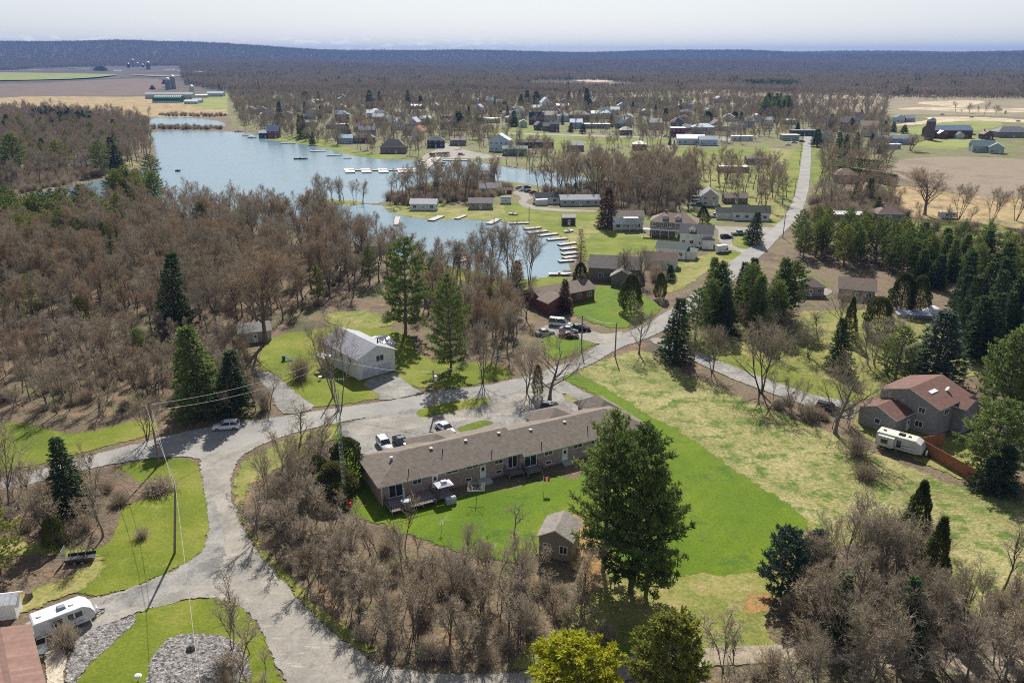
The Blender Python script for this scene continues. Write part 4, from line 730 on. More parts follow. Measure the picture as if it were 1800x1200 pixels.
def houses():
    r = random.Random(3); tr = None
    def V(px, py, w, d, ang, h, rise, rf, rg, wc, rc, label, floors=1, kind='siding', rk='shingle', nf=3, ch=False, group=None, name='house', cat='house', nl=1):
        cx, cy_ = P(px, py); a = R(ang); A = (cx - cos(a) * w / 2, cy_ - sin(a) * w / 2)
        return house(name, A, ang, w, d, h, rise, label, rf, rg, wmat(wc, kind), rmat(rc, rk), .45, floors, nf, 2, nl, True, ch, cat=cat, group=group)
    DG = (.10, .10, .11); BR = (.20, .15, .12); LG = (.38, .38, .38); W2 = (.70, .70, .68); BL = (.42, .52, .62); CR = (.58, .54, .45)
    # the row of houses by the parking
    e = V(1222, 434, 10.8, 8.5, -16, 4.6, 2.4, 'gable', 'x', W2, DG, 'white house with dark roof and dormer beside the gravel parking', 1, nf=4)
    db = MB(); walls_mesh(db, 3, 5, .5, 3.5, 5.9, .6, 'gable', 'y', 4.); db.build('dormer', wmat(W2), e); dr = MB(); roof_mesh(dr, 3, 5, .5, 3.9, 5.9, .6, 'gable', 'y', .2); dr.build('dormer_roof', [rmat(DG), TRIM], e); opening(e, 'f', (3, 5, .5, 3), .4, 4.9, 1.2, .8)
    add_block(e, 7.8, 11.5, -2.2, -.003, 3., .9, 'hip', 'y', wmat(W2), rmat(DG))
    e = V(1178, 454, 9.5, 6.2, -22, 3.2, 1.7, 'gable', 'x', W2, (.13, .16, .14), 'small white cottage with green roof and glazed porch'); add_block(e, 9.503, 12.5, .6, 5.4, 2.6, .8, 'hip', 'x', wmat(W2), rmat((.13, .16, .14)))
    V(1160, 472, 9.5, 5.5, -18, 2.9, 1.6, 'gable', 'x', W2, BR, 'white outbuilding with brown roof below the green-roofed cottage', nf=2)
    e = V(1182, 417, 16.5, 9, -16, 5.6, 2.3, 'hip', 'x', (.22, .17, .14), (.25, .185, .14), 'large two-storey brown house with dormers and a long white gallery', 2, 'brick', nf=6, ch=True)
    pb = MB(); pb.box(-2.5, 14, -2.6, -.02, 2.7, 2.85); [pb.tube([(x, -2.4, 0), (x, -2.4, 2.7)], .09, 5) for x in (-2, 1, 4, 7, 10, 13.5)]; pb.build('gallery', TRIM, e); railing(e, [(-2.4, -.2), (-2.4, -2.5), (13.9, -2.5), (13.9, -.2)], 2.85, .95, TRIM, .5)
    for x in (4.2, 8.8):
        db = MB(); walls_mesh(db, x, x + 1.8, .8, 3.5, 7.1, .6, 'gable', 'y', 5.); db.build('dormer', wmat((.4, .42, .45)), e); dr = MB(); roof_mesh(dr, x, x + 1.8, .8, 4, 7.1, .6, 'gable', 'y', .2); dr.build('dormer_roof', [rmat(BR), TRIM], e)
    e = V(1104, 404, 11.5, 6.5, 2, 5.2, 1.5, 'gable', 'x', (.66, .66, .68), BR, 'white house on dark stilts with a white sunroom roof by the lawn', 1); ub = MB(); ub.box(-.3, 9, -2.6, -.02, 2.6, 2.75); [ub.tube([(x, -2.4, 0), (x, -2.4, 2.6)], .1, 5) for x in (0, 3, 6, 8.8)]; ub.build('balcony', TRIM, e); sb = MB(); sb.box(3.5, 9, -2.7, -.3, 4.9, 5.0); sb.build('sunroom_roof', surf('white_roof', (.75, .75, .77), 'metal', .4), e); railing(e, [(-.2, -2.5), (8.9, -2.5)], 2.75, .95, TRIM, .5)
    e = V(1320, 388, 14, 8, -10, 3.2, 2.2, 'gable', 'x', W2, (.035, .045, .04), 'low white house with near-black roof beside the road', nf=4); add_block(e, -6.5, -.003, 1, 7, 2.6, 1.6, 'gable', 'x', wmat(W2), rmat((.035, .045, .04)))
    V(1247, 362, 7.5, 9, -8, 4.2, 3., 'gable', 'y', (.5, .47, .46), (.3, .3, .32), 'tall grey gabled house behind the parked trucks', 2, nf=2); V(1294, 358, 10, 6, 0, 2.8, 1.4, 'gable', 'x', (.2, .14, .11), BR, 'low brown house beside the grey gabled one')
    V(744, 370, 11, 6, -3, 2.9, 1.5, 'gable', 'x', (.75, .76, .80), (.62, .63, .66), 'white cottage with pale roof on the wooded point', nf=3, name='cottage', cat='cottage')
    V(845, 368, 10, 6, 0, 2.9, 1.5, 'gable', 'x', (.33, .30, .30), (.25, .22, .21), 'grey-brown cottage with white corner panel by the shore', name='cottage', cat='cottage'); V(850, 316, 11.5, 6.5, 0, 2.9, 1.5, 'gable', 'x', (.62, .61, .62), (.2, .17, .17), 'white cottage by the channel, farthest on the point', nf=4, name='cottage', cat='cottage')
    V(862, 341, 10, 6.5, 0, 2.9, 1.8, 'gable', 'x', (.55, .56, .58), (.3, .3, .31), 'grey-white cottage in the middle of the point', name='cottage', cat='cottage')
    e = V(962, 359, 10, 6, 12, 2.9, 1.8, 'gable', 'x', (.75, .76, .79), (.05, .05, .055), 'white house with black roof and white porch on the cottage track'); add_block(e, -.5, 4.5, -2.3, -.003, 2.3, .3, 'flat', 'x', wmat(W2), surf('white_roof', (.72, .73, .74), 'metal', .4), .2)
    V(1020, 362, 17, 8, 3, 2.8, 1.4, 'gable', 'x', (.42, .44, .46), (.34, .36, .40), 'long grey-roofed garage behind bare trees', nf=5, name='garage', cat='garage')
    V(1564, 388, 10, 8, -5, 2.9, 2.2, 'hip', 'x', (.28, .26, .2), (.20, .14, .12), 'brown hip-roofed house behind the dark pine stand', ch=True); V(1424, 521, 7, 6, -6, 3, 1.6, 'hip', 'x', (.4, .33, .27), (.22, .15, .13), 'small brown-roofed house half hidden in conifers'); V(1504, 527, 9, 8, -20, 3, 2., 'gable', 'x', (.35, .32, .27), (.22, .16, .13), 'larger brown-roofed house half hidden in conifers')
    V(665, 446, 10, 9, 30, 3, 2., 'hip', 'x', (.4, .4, .4), (.24, .23, .22), 'grey hip-roofed house on the near shore behind the tall pine'); V(145, 297, 12, 8, 5, 3, 1.8, 'gable', 'x', (.2, .2, .24), (.18, .16, .16), 'dark cottage on the far left bank'); V(62, 288, 9, 7, 0, 3, 2.2, 'gable', 'y', (.35, .25, .2), (.33, .22, .17), 'brown chalet on the far left bank'); V(155, 250, 12, 8, 5, 3, 1.6, 'gable', 'x', (.5, .4, .35), (.55, .48, .42), 'pale-roofed house in the trees of the far left bank'); V(290, 378, 9, 6, 8, 2.8, 1.2, 'gable', 'x', (.36, .4, .4), (.33, .36, .38), 'grey cabin at the river mouth')
    L = [(480, 243, 9, 7, 0, 4.5, 2.5, 'gable', 'x', (.3, .12, .12), (.38, .48, .66), 'blue-roofed boathouse with red base on the far shore'), (463, 243, 7, 6, 0, 3, 1.2, 'gable', 'x', (.06, .09, .16), (.5, .5, .55), 'navy boathouse beside the blue-roofed one'),
         (501, 197, 9, 7, 10, 5, 2, 'gable', 'x', (.45, .5, .6), LG, 'blue-grey house left behind the far shore'), (522, 197, 8, 7, 0, 4, 2, 'gable', 'x', (.5, .52, .66), (.4, .4, .5), 'pale violet house next to the blue-grey one'), (571, 194, 9, 8, 0, 5, 1.4, 'hip', 'x', (.13, .22, .28), (.3, .3, .32), 'teal-walled house above the far shore'), (599, 196, 11, 8, 0, 4, 2, 'gable', 'y', (.5, .5, .48), (.75, .76, .74), 'house with white roof patches above the far shore'),
         (473, 208, 18, 7, 4, 3, 1.2, 'gable', 'x', (.4, .28, .22), (.68, .64, .6), 'long low tan building with white roof'), (545, 223, 12, 7, 0, 3, 1.3, 'gable', 'x', (.33, .32, .34), (.34, .32, .33), 'grey bungalow behind the shore spruces'), (583, 227, 10, 7, 0, 3, 1.3, 'gable', 'x', (.33, .31, .32), (.3, .27, .27), 'grey-brown bungalow left of the tall blue-roofed house'),
         (601, 216, 12, 9, 0, 6, 2.4, 'hip', 'x', (.16, .12, .13), (.40, .50, .62), 'tall dark house with bright blue-grey hip roof'), (601, 232, 9, 8, 0, 5.5, .4, 'flat', 'x', (.50, .52, .52), (.5, .5, .5), 'pale flat-roofed house near the shore'), (631, 232, 9, 8, 0, 3, 2, 'gable', 'x', (.3, .22, .2), (.34, .2, .16), 'brown-roofed house near the shore'), (645, 240, 13, 8, 0, 4, 1.8, 'gable', 'x', (.2, .23, .3), (.3, .34, .42), 'slate-blue house above the dark brown one'),
         (607, 253, 11, 7, 0, 3.2, 1.6, 'gable', 'x', (.40, .48, .58), (.42, .52, .66), 'light blue house close to the far shore'), (639, 252, 15, 8, 0, 3.2, 2, 'hip', 'x', (.16, .13, .13), (.24, .19, .2), 'wide dark brown bungalow on the far shore'), (560, 182, 16, 8, 0, 3, 1.2, 'gable', 'x', (.35, .3, .28), (.55, .42, .3), 'long tan-roofed bungalow high in the village'), (654, 209, 10, 8, 10, 4.5, 2, 'gable', 'x', (.62, .63, .62), (.6, .62, .63), 'white house behind the slate-blue one'),
         (691, 270, 17, 10, 0, 3.4, 3., 'hip', 'x', (.24, .20, .18), (.24, .21, .19), 'big grey-brown hip-roofed house on the shore left of the docks'), (704, 228, 7, 9, 20, 5, 2.6, 'gable', 'y', W2, (.55, .6, .66), 'white gabled house, left of the pair above the orange roof'), (725, 228, 9, 9, -20, 5, 2.8, 'gable', 'y', W2, (.55, .58, .6), 'white gabled house, right of the pair above the orange roof'), (717, 238, 8, 6, 0, 4, 1.6, 'gable', 'x', (.2, .22, .28), (.08, .10, .16), 'navy-roofed house beside the orange roof'),
         (731, 246, 7, 11, -12, 5, 2.6, 'gable', 'y', W2, (.62, .20, .08), 'white house with orange roof'), (749, 219, 11, 7, 0, 4, 1.6, 'gable', 'x', (.4, .4, .42), (.5, .52, .54), 'grey-roofed house above the boat launch trees'), (766, 260, 12, 8, 0, 4, 1.6, 'hip', 'x', (.06, .08, .11), (.09, .11, .14), 'near-black house at the boat launch'), (806, 256, 11, 7, 12, 3, 1.4, 'gable', 'x', (.26, .22, .18), (.40, .34, .27), 'tan-roofed house behind the boat launch'),
         (840, 201, 10, 9, -18, 5, 3, 'gable', 'y', (.48, .56, .66), (.48, .56, .64), 'light blue gabled house amid village trees'), (861, 186, 11, 9, 0, 5, 3, 'hip', 'x', (.55, .6, .56), (.6, .68, .66), 'pale green hip-roofed house at the village edge'), (866, 216, 14, 9, 0, 3.4, .3, 'flat', 'x', (.6, .58, .5), (.72, .70, .6), 'cream flat-roofed building in the village'), (734, 192, 16, 8, 0, 3, 1.2, 'gable', 'x', (.4, .12, .12), (.66, .64, .66), 'red-walled bungalow with white roof'), (765, 194, 10, 8, 0, 4, 2, 'gable', 'y', W2, (.5, .48, .5), 'white house right of the red-walled bungalow'),
         (877, 266, 14, 9, -12, 5.5, 3, 'gable', 'y', (.52, .58, .66), (.55, .63, .74), 'big light blue gabled hall by the launch'), (905, 274, 16, 7, 0, 3.4, 1, 'gable', 'x', (.12, .2, .16), (.22, .3, .28), 'long green-and-white building beside the blue hall'), (940, 260, 27, 8, 2, 3, 1.2, 'gable', 'x', (.12, .09, .085), (.10, .08, .075), 'very long low dark brown building on the green'), (1012, 266, 11, 8, 0, 3, 1.4, 'gable', 'x', (.2, .18, .18), (.42, .42, .42), 'grey-roofed house right of the long brown building'),
         (961, 197, 12, 11, 14, 8, 4, 'gable', 'y', (.66, .67, .70), (.60, .64, .70), 'tallest white gabled house in the village'), (943, 198, 11, 8, 0, 4, 2, 'gable', 'x', (.4, .42, .4), (.55, .60, .57), 'pale green-roofed house left of the tallest one'), (943, 219, 14, 9, 0, 5, 3, 'gable', 'x', (.16, .09, .09), (.06, .08, .13), 'brick house with navy roof and twin white gables'), (967, 216, 14, 9, 0, 5.5, 2.5, 'gable', 'x', (.5, .48, .42), (.55, .52, .42), 'cream house with green porch roof right of the navy roof'),
         (913, 209, 6, 9, -20, 6, 3, 'gable', 'y', W2, (.5, .5, .52), 'narrow white gabled house left of the brick one'), (989, 192, 15, 8, 0, 3.4, 1, 'gable', 'x', (.14, .08, .14), (.5, .34, .5), 'dark house with mauve roof'), (1019, 214, 21, 12, 5, 5, 2.6, 'hip', 'x', (.2, .19, .18), (.46, .42, .33), 'broad building with tan hip roof'), (1013, 226, 11, 8, 0, 4, 2, 'gable', 'x', (.35, .42, .54), (.52, .6, .72), 'light blue house in front of the tan hip roof'),
         (1048, 226, 25, 9, 2, 3.2, .3, 'flat', 'x', (.25, .26, .3), (.60, .55, .48), 'long flat cream-roofed building'), (1047, 209, 9, 8, 0, 4, 1.8, 'gable', 'x', (.5, .6, .58), (.5, .62, .6), 'pale mint house behind the long cream roof'), (1066, 209, 9, 8, 0, 4.4, 2, 'hip', 'x', (.4, .6, .6), (.5, .68, .66), 'mint green house with mint roof'), (1081, 202, 10, 8, 0, 4.2, 2, 'gable', 'x', (.4, .58, .72), (.55, .56, .5), 'sky-blue house right of the mint roofs'), (949, 229, 6, 7, 20, 3.4, 2, 'gable', 'y', (.12, .12, .13), (.22, .22, .23), 'dark grey shed with steep roof on the green'),
         (964, 231, 9, 7, 0, 3.4, 1.8, 'gable', 'x', (.2, .21, .2), (.3, .31, .29), 'grey house right of the steep dark shed'), (975, 232, 8, 7, 0, 5, 1.5, 'gable', 'x', (.2, .10, .12), (.08, .09, .15), 'brick house with navy roof at the corner of the green'), (920, 224, 7, 6, 0, 3.4, 1.6, 'gable', 'y', (.45, .52, .48), (.5, .54, .5), 'small pale green house left of the green'), (1048, 190, 9, 9, 0, 6, 2, 'hip', 'x', (.32, .3, .3), (.28, .27, .27), 'tall grey house at the back of the village'), (1089, 226, 9, 8, -20, 3.6, 2, 'gable', 'x', (.1, .24, .26), (.10, .30, .32), 'teal-roofed house beside the white gable edges'),
         (1104, 224, 8, 8, 20, 4, 2.4, 'gable', 'y', (.4, .35, .36), (.3, .3, .3), 'brick house with white gable edges'), (1101, 238, 10, 7, 0, 3.2, 1.8, 'hip', 'x', (.16, .15, .15), (.62, .58, .47), 'dark house with cream hip roof'), (1152, 228, 11, 9, 0, 4.6, 2.4, 'gable', 'x', (.48, .48, .44), (.52, .54, .46), 'cream house with wide front porch'), (1192, 225, 11, 8, 0, 4.4, 2.4, 'hip', 'x', (.48, .5, .54), (.5, .44, .36), 'cream-roofed house behind the dark red one'), (1192, 241, 11, 9, 0, 6, .4, 'flat', 'x', (.16, .05, .055), (.52, .64, .7), 'dark red brick house with pale blue flat roof'),
         (1237, 236, 18, 10, 0, 4.2, 2, 'hip', 'x', (.22, .24, .28), (.52, .62, .64), 'wide house with pale turquoise roof'), (1214, 254, 20, 9, -5, 3.2, 1.8, 'gable', 'x', (.60, .64, .72), (.76, .77, .74), 'long white-roofed hall at the village edge'), (1245, 256, 13, 7, -5, 3.2, 1.6, 'gable', 'x', (.45, .58, .72), (.4, .46, .52), 'light blue wing building right of the white-roofed hall'), (1265, 230, 15, 10, 0, 3.2, .3, 'flat', 'x', (.42, .36, .34), (.44, .42, .40), 'grey flat-roofed building behind the white trailer home'), (1305, 248, 16, 5, 0, 3, .3, 'flat', 'x', (.66, .64, .66), (.6, .58, .6), 'long white trailer home under bare trees'),
         (1125, 264, 9, 7, 0, 3, 1.4, 'hip', 'x', (.07, .06, .06), (.62, .6, .54), 'park pavilion with pale roof'), (1289, 303, 17, 5, -4, 2.6, .2, 'flat', 'x', (.3, .27, .25), (.76, .74, .72), 'long low shelter with white roof beside the park trees'), (1205, 204, 13, 8, 0, 3.2, 1.6, 'hip', 'x', (.3, .28, .28), (.34, .33, .34), 'grey hip-roofed bungalow behind the village'), (1246, 202, 9, 8, 0, 3.4, 1.6, 'gable', 'y', (.45, .44, .44), (.4, .4, .4), 'grey-white house behind the village'),
         (1390, 247, 13, 8, 0, 3.4, .3, 'flat', 'x', (.35, .4, .46), (.6, .45, .29), 'shop with tan flat roof at the end of the straight road'), (1414, 239, 20, 8, 0, 3.6, .3, 'flat', 'x', (.10, .11, .13), (.2, .21, .24), 'long dark flat-roofed building across the end of the road'), (1444, 216, 10, 8, 0, 4, 2.4, 'gable', 'y', (.5, .5, .52), (.12, .13, .17), 'white gabled house with dark roof beyond the road end'), (1528, 240, 13, 10, -8, 6.4, 2.4, 'gable', 'x', (.62, .58, .5), (.50, .36, .25), 'large cream two-storey house with tan roof'), (1510, 226, 8, 9, 0, 7, 3, 'gable', 'x', (.5, .52, .55), (.5, .34, .26), 'tall pale house with rust roof behind the cream one'),
         (1495, 232, 9, 8, 20, 6, 3.4, 'gable', 'y', (.10, .07, .07), (.10, .08, .08), 'old dark barn left of the cream house'), (1453, 250, 9, 8, 0, 4.5, 1.5, 'gable', 'x', (.48, .58, .62), (.12, .13, .15), 'pale blue house with dark roof right of the road end'), (1333, 289, 14, 6, 0, 2.6, .9, 'gable', 'x', (.12, .13, .17), (.38, .27, .24), 'low dark building in the park with reddish roof'), (1486, 322, 11, 8, -10, 3.2, 2, 'hip', 'x', (.3, .22, .18), (.42, .29, .22), 'tan-roofed house below the cedar hedges'), (1390, 219, 11, 7, 0, 3, 1, 'gable', 'x', (.5, .55, .52), (.7, .76, .74), 'white-roofed house behind the shop'),
         (1576, 254, 26, 8, 2, 3.2, 1.4, 'gable', 'x', (.3, .35, .45), (.24, .28, .37), 'long blue-roofed building near the big barn'), (1566, 262, 14, 6, 2, 2.6, .3, 'flat', 'x', (.4, .5, .62), (.72, .76, .8), 'white-roofed annex in front of the long blue roof'), (1728, 268, 14, 8, -10, 3.4, 2.2, 'gable', 'x', (.34, .42, .42), (.28, .37, .38), 'teal-grey house at the edge of the harvested field'), (1750, 270, 9, 6, -30, 3, 2, 'gable', 'y', (.4, .48, .46), (.3, .4, .42), 'smaller teal-grey wing with white gable edge'), (1737, 245, 8, 7, 0, 3, 2, 'gable', 'y', (.16, .10, .07), (.33, .22, .18), 'small brown cabin right of the big barn'),
         (1782, 242, 26, 12, 0, 3.4, 2.6, 'hip', 'x', (.26, .22, .22), (.24, .24, .26), 'broad grey hip-roofed building at the right edge'), (1582, 215, 9, 8, 0, 3.4, 1.8, 'gable', 'y', (.55, .6, .7), (.2, .22, .26), 'white house on the track beyond the barn'), (1600, 215, 9, 7, 0, 3, 1.6, 'gable', 'x', (.3, .33, .38), (.38, .42, .48), 'grey garage beside the white house beyond the barn'), (665, 215, 11, 7, 0, 4, 1.8, 'gable', 'x', (.5, .48, .46), (.62, .60, .58), 'pale house in the middle of the left village trees'), (702, 206, 9, 8, 0, 4, 2, 'gable', 'x', (.3, .34, .34), (.45, .5, .5), 'grey-green-roofed house in the left village trees'), (1208, 234, 7, 6, 0, 3.4, 1.6, 'gable', 'x', (.42, .24, .26), (.5, .48, .5), 'small pink house beside the turquoise roof')]
    for i in range(95):
        px, py = r.uniform(430, 1380), r.uniform(176, 232); x, y = P(px, py)
        if py > 215 and px < 640 or (860 < px < 1190 and py > 218) or any(abs(x - a) < 17 and abs(y - b) < 26 for a, b, _, _2 in HS): continue
        wc, rc = r.choice([(W2, LG), ((.5, .5, .5), (.6, .62, .64)), (W2, (.55, .55, .56)), ((.3, .28, .26), BR), (BL, (.5, .55, .6)), (CR, BR), ((.2, .2, .22), DG)])
        V(px, py, r.uniform(8, 12), r.uniform(7, 9), r.choice([-15, 0, 10, 25]), r.uniform(4, 6.5), r.uniform(2, 3.4), r.choice(['gable', 'gable', 'hip']), r.choice('xy'), wc, rc, 'house glimpsed between the bare trees of the village', 1, nf=2, group='small houses between the village trees')
    for i, t in enumerate(L): t = (*t[:5], t[5] * (1.35 if t[7] != 'flat' else 1.15), t[6] * 1.35, *t[7:]); V(*t[:12], floors=2 if t[5] >= 5 else 1, rk='metal' if sum(t[10]) > 1.3 else 'shingle', nf=max(2, int(t[2] / 3.5)), ch=(i % 4 == 0 and t[7] != 'flat'))
houses()
# ---------------- vehicles ----------------
PAINT = {}
def paint(c):
    if c not in PAINT: PAINT[c] = surf('car_paint', c, 'plain', .22, .1, None, .6)
    return PAINT[c]
TYRE = surf('tyre_rubber', (.03, .03, .03), 'plain', .9); RIM = surf('wheel_rim', (.45, .45, .46), 'plain', .3, .8); LAMP = surf('headlight_glass', (.8, .8, .78), 'plain', .1); RED = surf('tail_light', (.35, .01, .01), 'plain', .2)
def loft(mb, secs):
    "closed body from cross sections (x, [(y,z)...]) with equal counts"
    b = len(mb.v); n = len(secs[0][1])
    for x, pr in secs: mb.v += [(x, y, z) for y, z in pr]
    for i in range(len(secs) - 1):
        for j in range(n): k = (j + 1) % n; mb.f.append([b + i * n + j, b + i * n + k, b + (i + 1) * n + k, b + (i + 1) * n + j]); mb.m.append(mb.mi)
    mb.f += [[b + j for j in range(n)][::-1], [b + (len(secs) - 1) * n + j for j in range(n)]]; mb.m += [mb.mi] * 2
def wheel(par, x, y, r=.33, w=.22):
    s = 1 if y > 0 else -1; t = MB(); t.tube([(x, y - s * w, r), (x, y, r)], r, 14); o = t.build('wheel', TYRE, par, False); h = MB(); h.tube([(x, y, r), (x, y + s * .012, r)], r * .62, 10); h.build('rim', RIM, o)
def car(px, py, ang, col, label, kind='suv', s=1., group=None):
    x, y = P(px, py); e = empty({'suv': 'parked_suv', 'sedan': 'parked_car', 'pickup': 'pickup_truck', 'van': 'parked_van'}[kind], (x, y, 0), R(ang)); e.scale = (s, s, s); tag(e, label, {'suv': 'suv', 'sedan': 'car', 'pickup': 'pickup truck', 'van': 'van'}[kind], group)
    L = {'suv': 4.6, 'sedan': 4.7, 'pickup': 5.6, 'van': 5.4}[kind]; W_ = .92; belt = {'suv': 1.02, 'sedan': .92, 'pickup': 1.08, 'van': 1.1}[kind]; top = {'suv': 1.66, 'sedan': 1.43, 'pickup': 1.82, 'van': 2.15}[kind]; hood = belt - .08
    def sec(x_, w, z1): return (x_, [(-w * .86, .28), (-w, .48), (-w, z1 - .18), (-w * .9, z1), (w * .9, z1), (w, z1 - .18), (w, .48), (w * .86, .28)])
    h = L / 2; b = MB(); loft(b, [sec(-h, .78, belt - .22), sec(-h + .12, .88, belt), sec(-h + 1.2, W_, belt + .02), sec(0, W_, belt), sec(h - 1.45, W_, hood + .03), sec(h - .35, .88, hood - .12), sec(h, .74, hood - .3)]); body = b.build('body', paint(col), e, True)
    rear, rt, ft, fr = {'suv': (-h + .08, -h + .42, h - 2.05, h - 1.35), 'sedan': (-h + .75, -h + 1.45, h - 2.1, h - 1.35), 'pickup': (-.62, -.45, 1.05, h - 1.5), 'van': (-h + .05, -h + .2, h - 1.7, h - .75)}[kind]
    def cs(x_, w, z1): return (x_, [(-w, belt - .03), (-w, z1 - .03), (-w + .05, z1), (w - .05, z1), (w, z1 - .03), (w, belt - .03)])
    g_ = MB(); loft(g_, [cs(rear, .85, belt), cs(rt, .74, top - .05), cs((rt + ft) / 2, .75, top - .04), cs(ft, .73, top - .07), cs(fr, .84, belt)]); g_.build('windows', glass(), e)
    rp = MB(); rp.add([(rt - .03, -.70, top - .045), (ft + .03, -.69, top - .07), (ft + .03, .69, top - .07), (rt - .03, .70, top - .045), (rt + .1, -.6, top + .015), (ft - .12, -.58, top), (ft - .12, .58, top), (rt + .1, .6, top + .015)], [(4, 5, 6, 7), (0, 1, 5, 4), (1, 2, 6, 5), (2, 3, 7, 6), (3, 0, 4, 7)])
    for sgn in (-1, 1):
        for xx in ((rt + ft) / 2 - .05, ): rp.add([(xx, sgn * .757, top - .06), (xx + .1, sgn * .757, top - .06), (xx + .1, sgn * .862, belt - .01), (xx, sgn * .862, belt - .01)], [(0, 1, 2, 3)])
        rp.tube([(ft, sgn * .73, top - .06), (fr + .02, sgn * .84, belt)], .035, 4); rp.tube([(rt, sgn * .74, top - .05), (rear - .02, sgn * .85, belt)], .05, 4)
    rp.build('roof', paint(col), e)
    for xx in (-h + .85, h - .85):
        for yy in (-.93, .93): wheel(e, xx, yy, .34 if kind != 'pickup' else .39)
    for sgn in (-1, 1):
        hl = MB(); hl.box(h - .16, h - .03, sgn * .62 - .13, sgn * .62 + .13, hood - .34, hood - .2); hl.build('headlight', LAMP, e); tl = MB(); tl.box(-h - .01, -h + .1, sgn * .66 - .1, sgn * .66 + .1, belt - .32, belt - .12); tl.build('tail_light', RED, e); mm = MB(); mm.box(fr - .28, fr - .1, sgn * .98 - .08, sgn * .98 + .08, belt + .02, belt + .16); mm.build('mirror', paint(col), e)
    if kind == 'pickup': bd = MB(); bd.box(-h + .12, -.7, -.78, .78, belt + .021, belt + .035); bd.build('cargo_bed', DARK, e)
    return e
WH, BK, NV, SV, RD = (.72, .73, .75), (.015, .016, .02), (.03, .04, .07), (.35, .36, .38), (.25, .03, .03)
car(398, 754, 190, WH, 'white hatchback parked on the road edge below the dark spruces', 'suv')
car(676, 786, -63, WH, 'white suv with sunroof parked in front of the bungalow', 'suv'); car(706, 782, -60, BK, 'dark sedan with open hood parked between the white suv and the porch', 'sedan'); car(783, 757, -55, WH, 'white sedan parked right of the utility pole by the porch', 'sedan')
car(972, 722, -20, NV, 'dark blue suv under the broad bare tree at the forecourt', 'suv'); car(1022, 581, -14, BK, 'black suv on the drive of the brick ranch house', 'suv'); car(984, 573, -16, WH, 'white van in front of the brick ranch house', 'van'); car(1000, 583, -18, SV, 'silver sedan beside the white van', 'sedan'); car(1000, 593, -16, (.10, .03, .03), 'maroon car nearest the road by the brick ranch house', 'sedan'); car(958, 588, 20, SV, 'grey car half under the trees left of the silver sedan', 'sedan'); car(902, 563, 10, WH, 'white car alone among the bare trees left of the ranch house', 'sedan')
car(1456, 722, -32, BK, 'black suv at the end of the long driveway', 'suv'); car(1277, 419, 8, NV, 'dark suv on the gravel parking', 'suv'); car(1298, 413, 15, SV, 'grey pickup beside the roadside triangle', 'pickup'); e_ = car(1272, 444, 20, WH, 'white pickup with camper body beside the dormered house', 'pickup')
cb = MB(); loft(cb, [(-2.9, [(-1, 1.1), (-1.05, 2.5), (-.9, 2.65), (.9, 2.65), (1.05, 2.5), (1, 1.1)]), (-.4, [(-1, 1.1), (-1.05, 2.55), (-.9, 2.7), (.9, 2.7), (1.05, 2.55), (1, 1.1)]), (.9, [(-1, 2.0), (-1, 2.55), (-.85, 2.65), (.85, 2.65), (1, 2.55), (1, 2.0)])]); cb.build('camper_body', paint(WH), e_)
car(1226, 362, 0, (.05, .1, .2), 'blue pickup beside the grey gabled house', 'pickup'); car(1224, 353, 0, WH, 'white van behind the blue pickup', 'van'); car(1256, 382, 0, WH, 'white truck in the scrap-strewn yard left of the black roof', 'pickup')
for i, (x, y, c) in enumerate([(914, 332, SV), (920, 336, WH), (930, 338, BK), (938, 340, RD), (926, 331, BK)]): car(x, y, 20, c, ('silver', 'white', 'black', 'dark red', 'black')[i] + ' old car' + (' at the back' if i == 4 else '') + ' in the scrap row behind the cottages', 'sedan', group='old cars behind the cottages')
for i, (x, y, c, lb) in enumerate([(1396, 252, SV, 'silver car outside the tan-roofed shop'), (1410, 250, NV, 'dark car outside the tan-roofed shop'), (1385, 256, WH, 'white car on the grass below the tan-roofed shop'), (1452, 258, NV, 'dark blue car by the pale blue house'), (775, 259, BK, 'black car parked at the boat launch'), (811, 273, (.4, .2, .35), 'mauve car on the sandy launch'), (1170, 241, SV, 'silver car beside the dark red house'), (1178, 243, WH, 'white car beside the dark red house'), (1725, 240, NV, 'dark car on the barn pasture, left one'), (1735, 238, SV, 'silver car by the brown cabin'), (1710, 238, BK, 'black car on the barn pasture'), (1708, 207, (.5, .4, .05), 'yellow truck on the sandy track'), (1656, 202, SV, 'grey truck on the far sandy track'), (1790, 214, WH, 'white car at the right end of the sandy track')]):
    car(x, y, 0, c, lb, 'suv' if i % 2 else 'sedan')
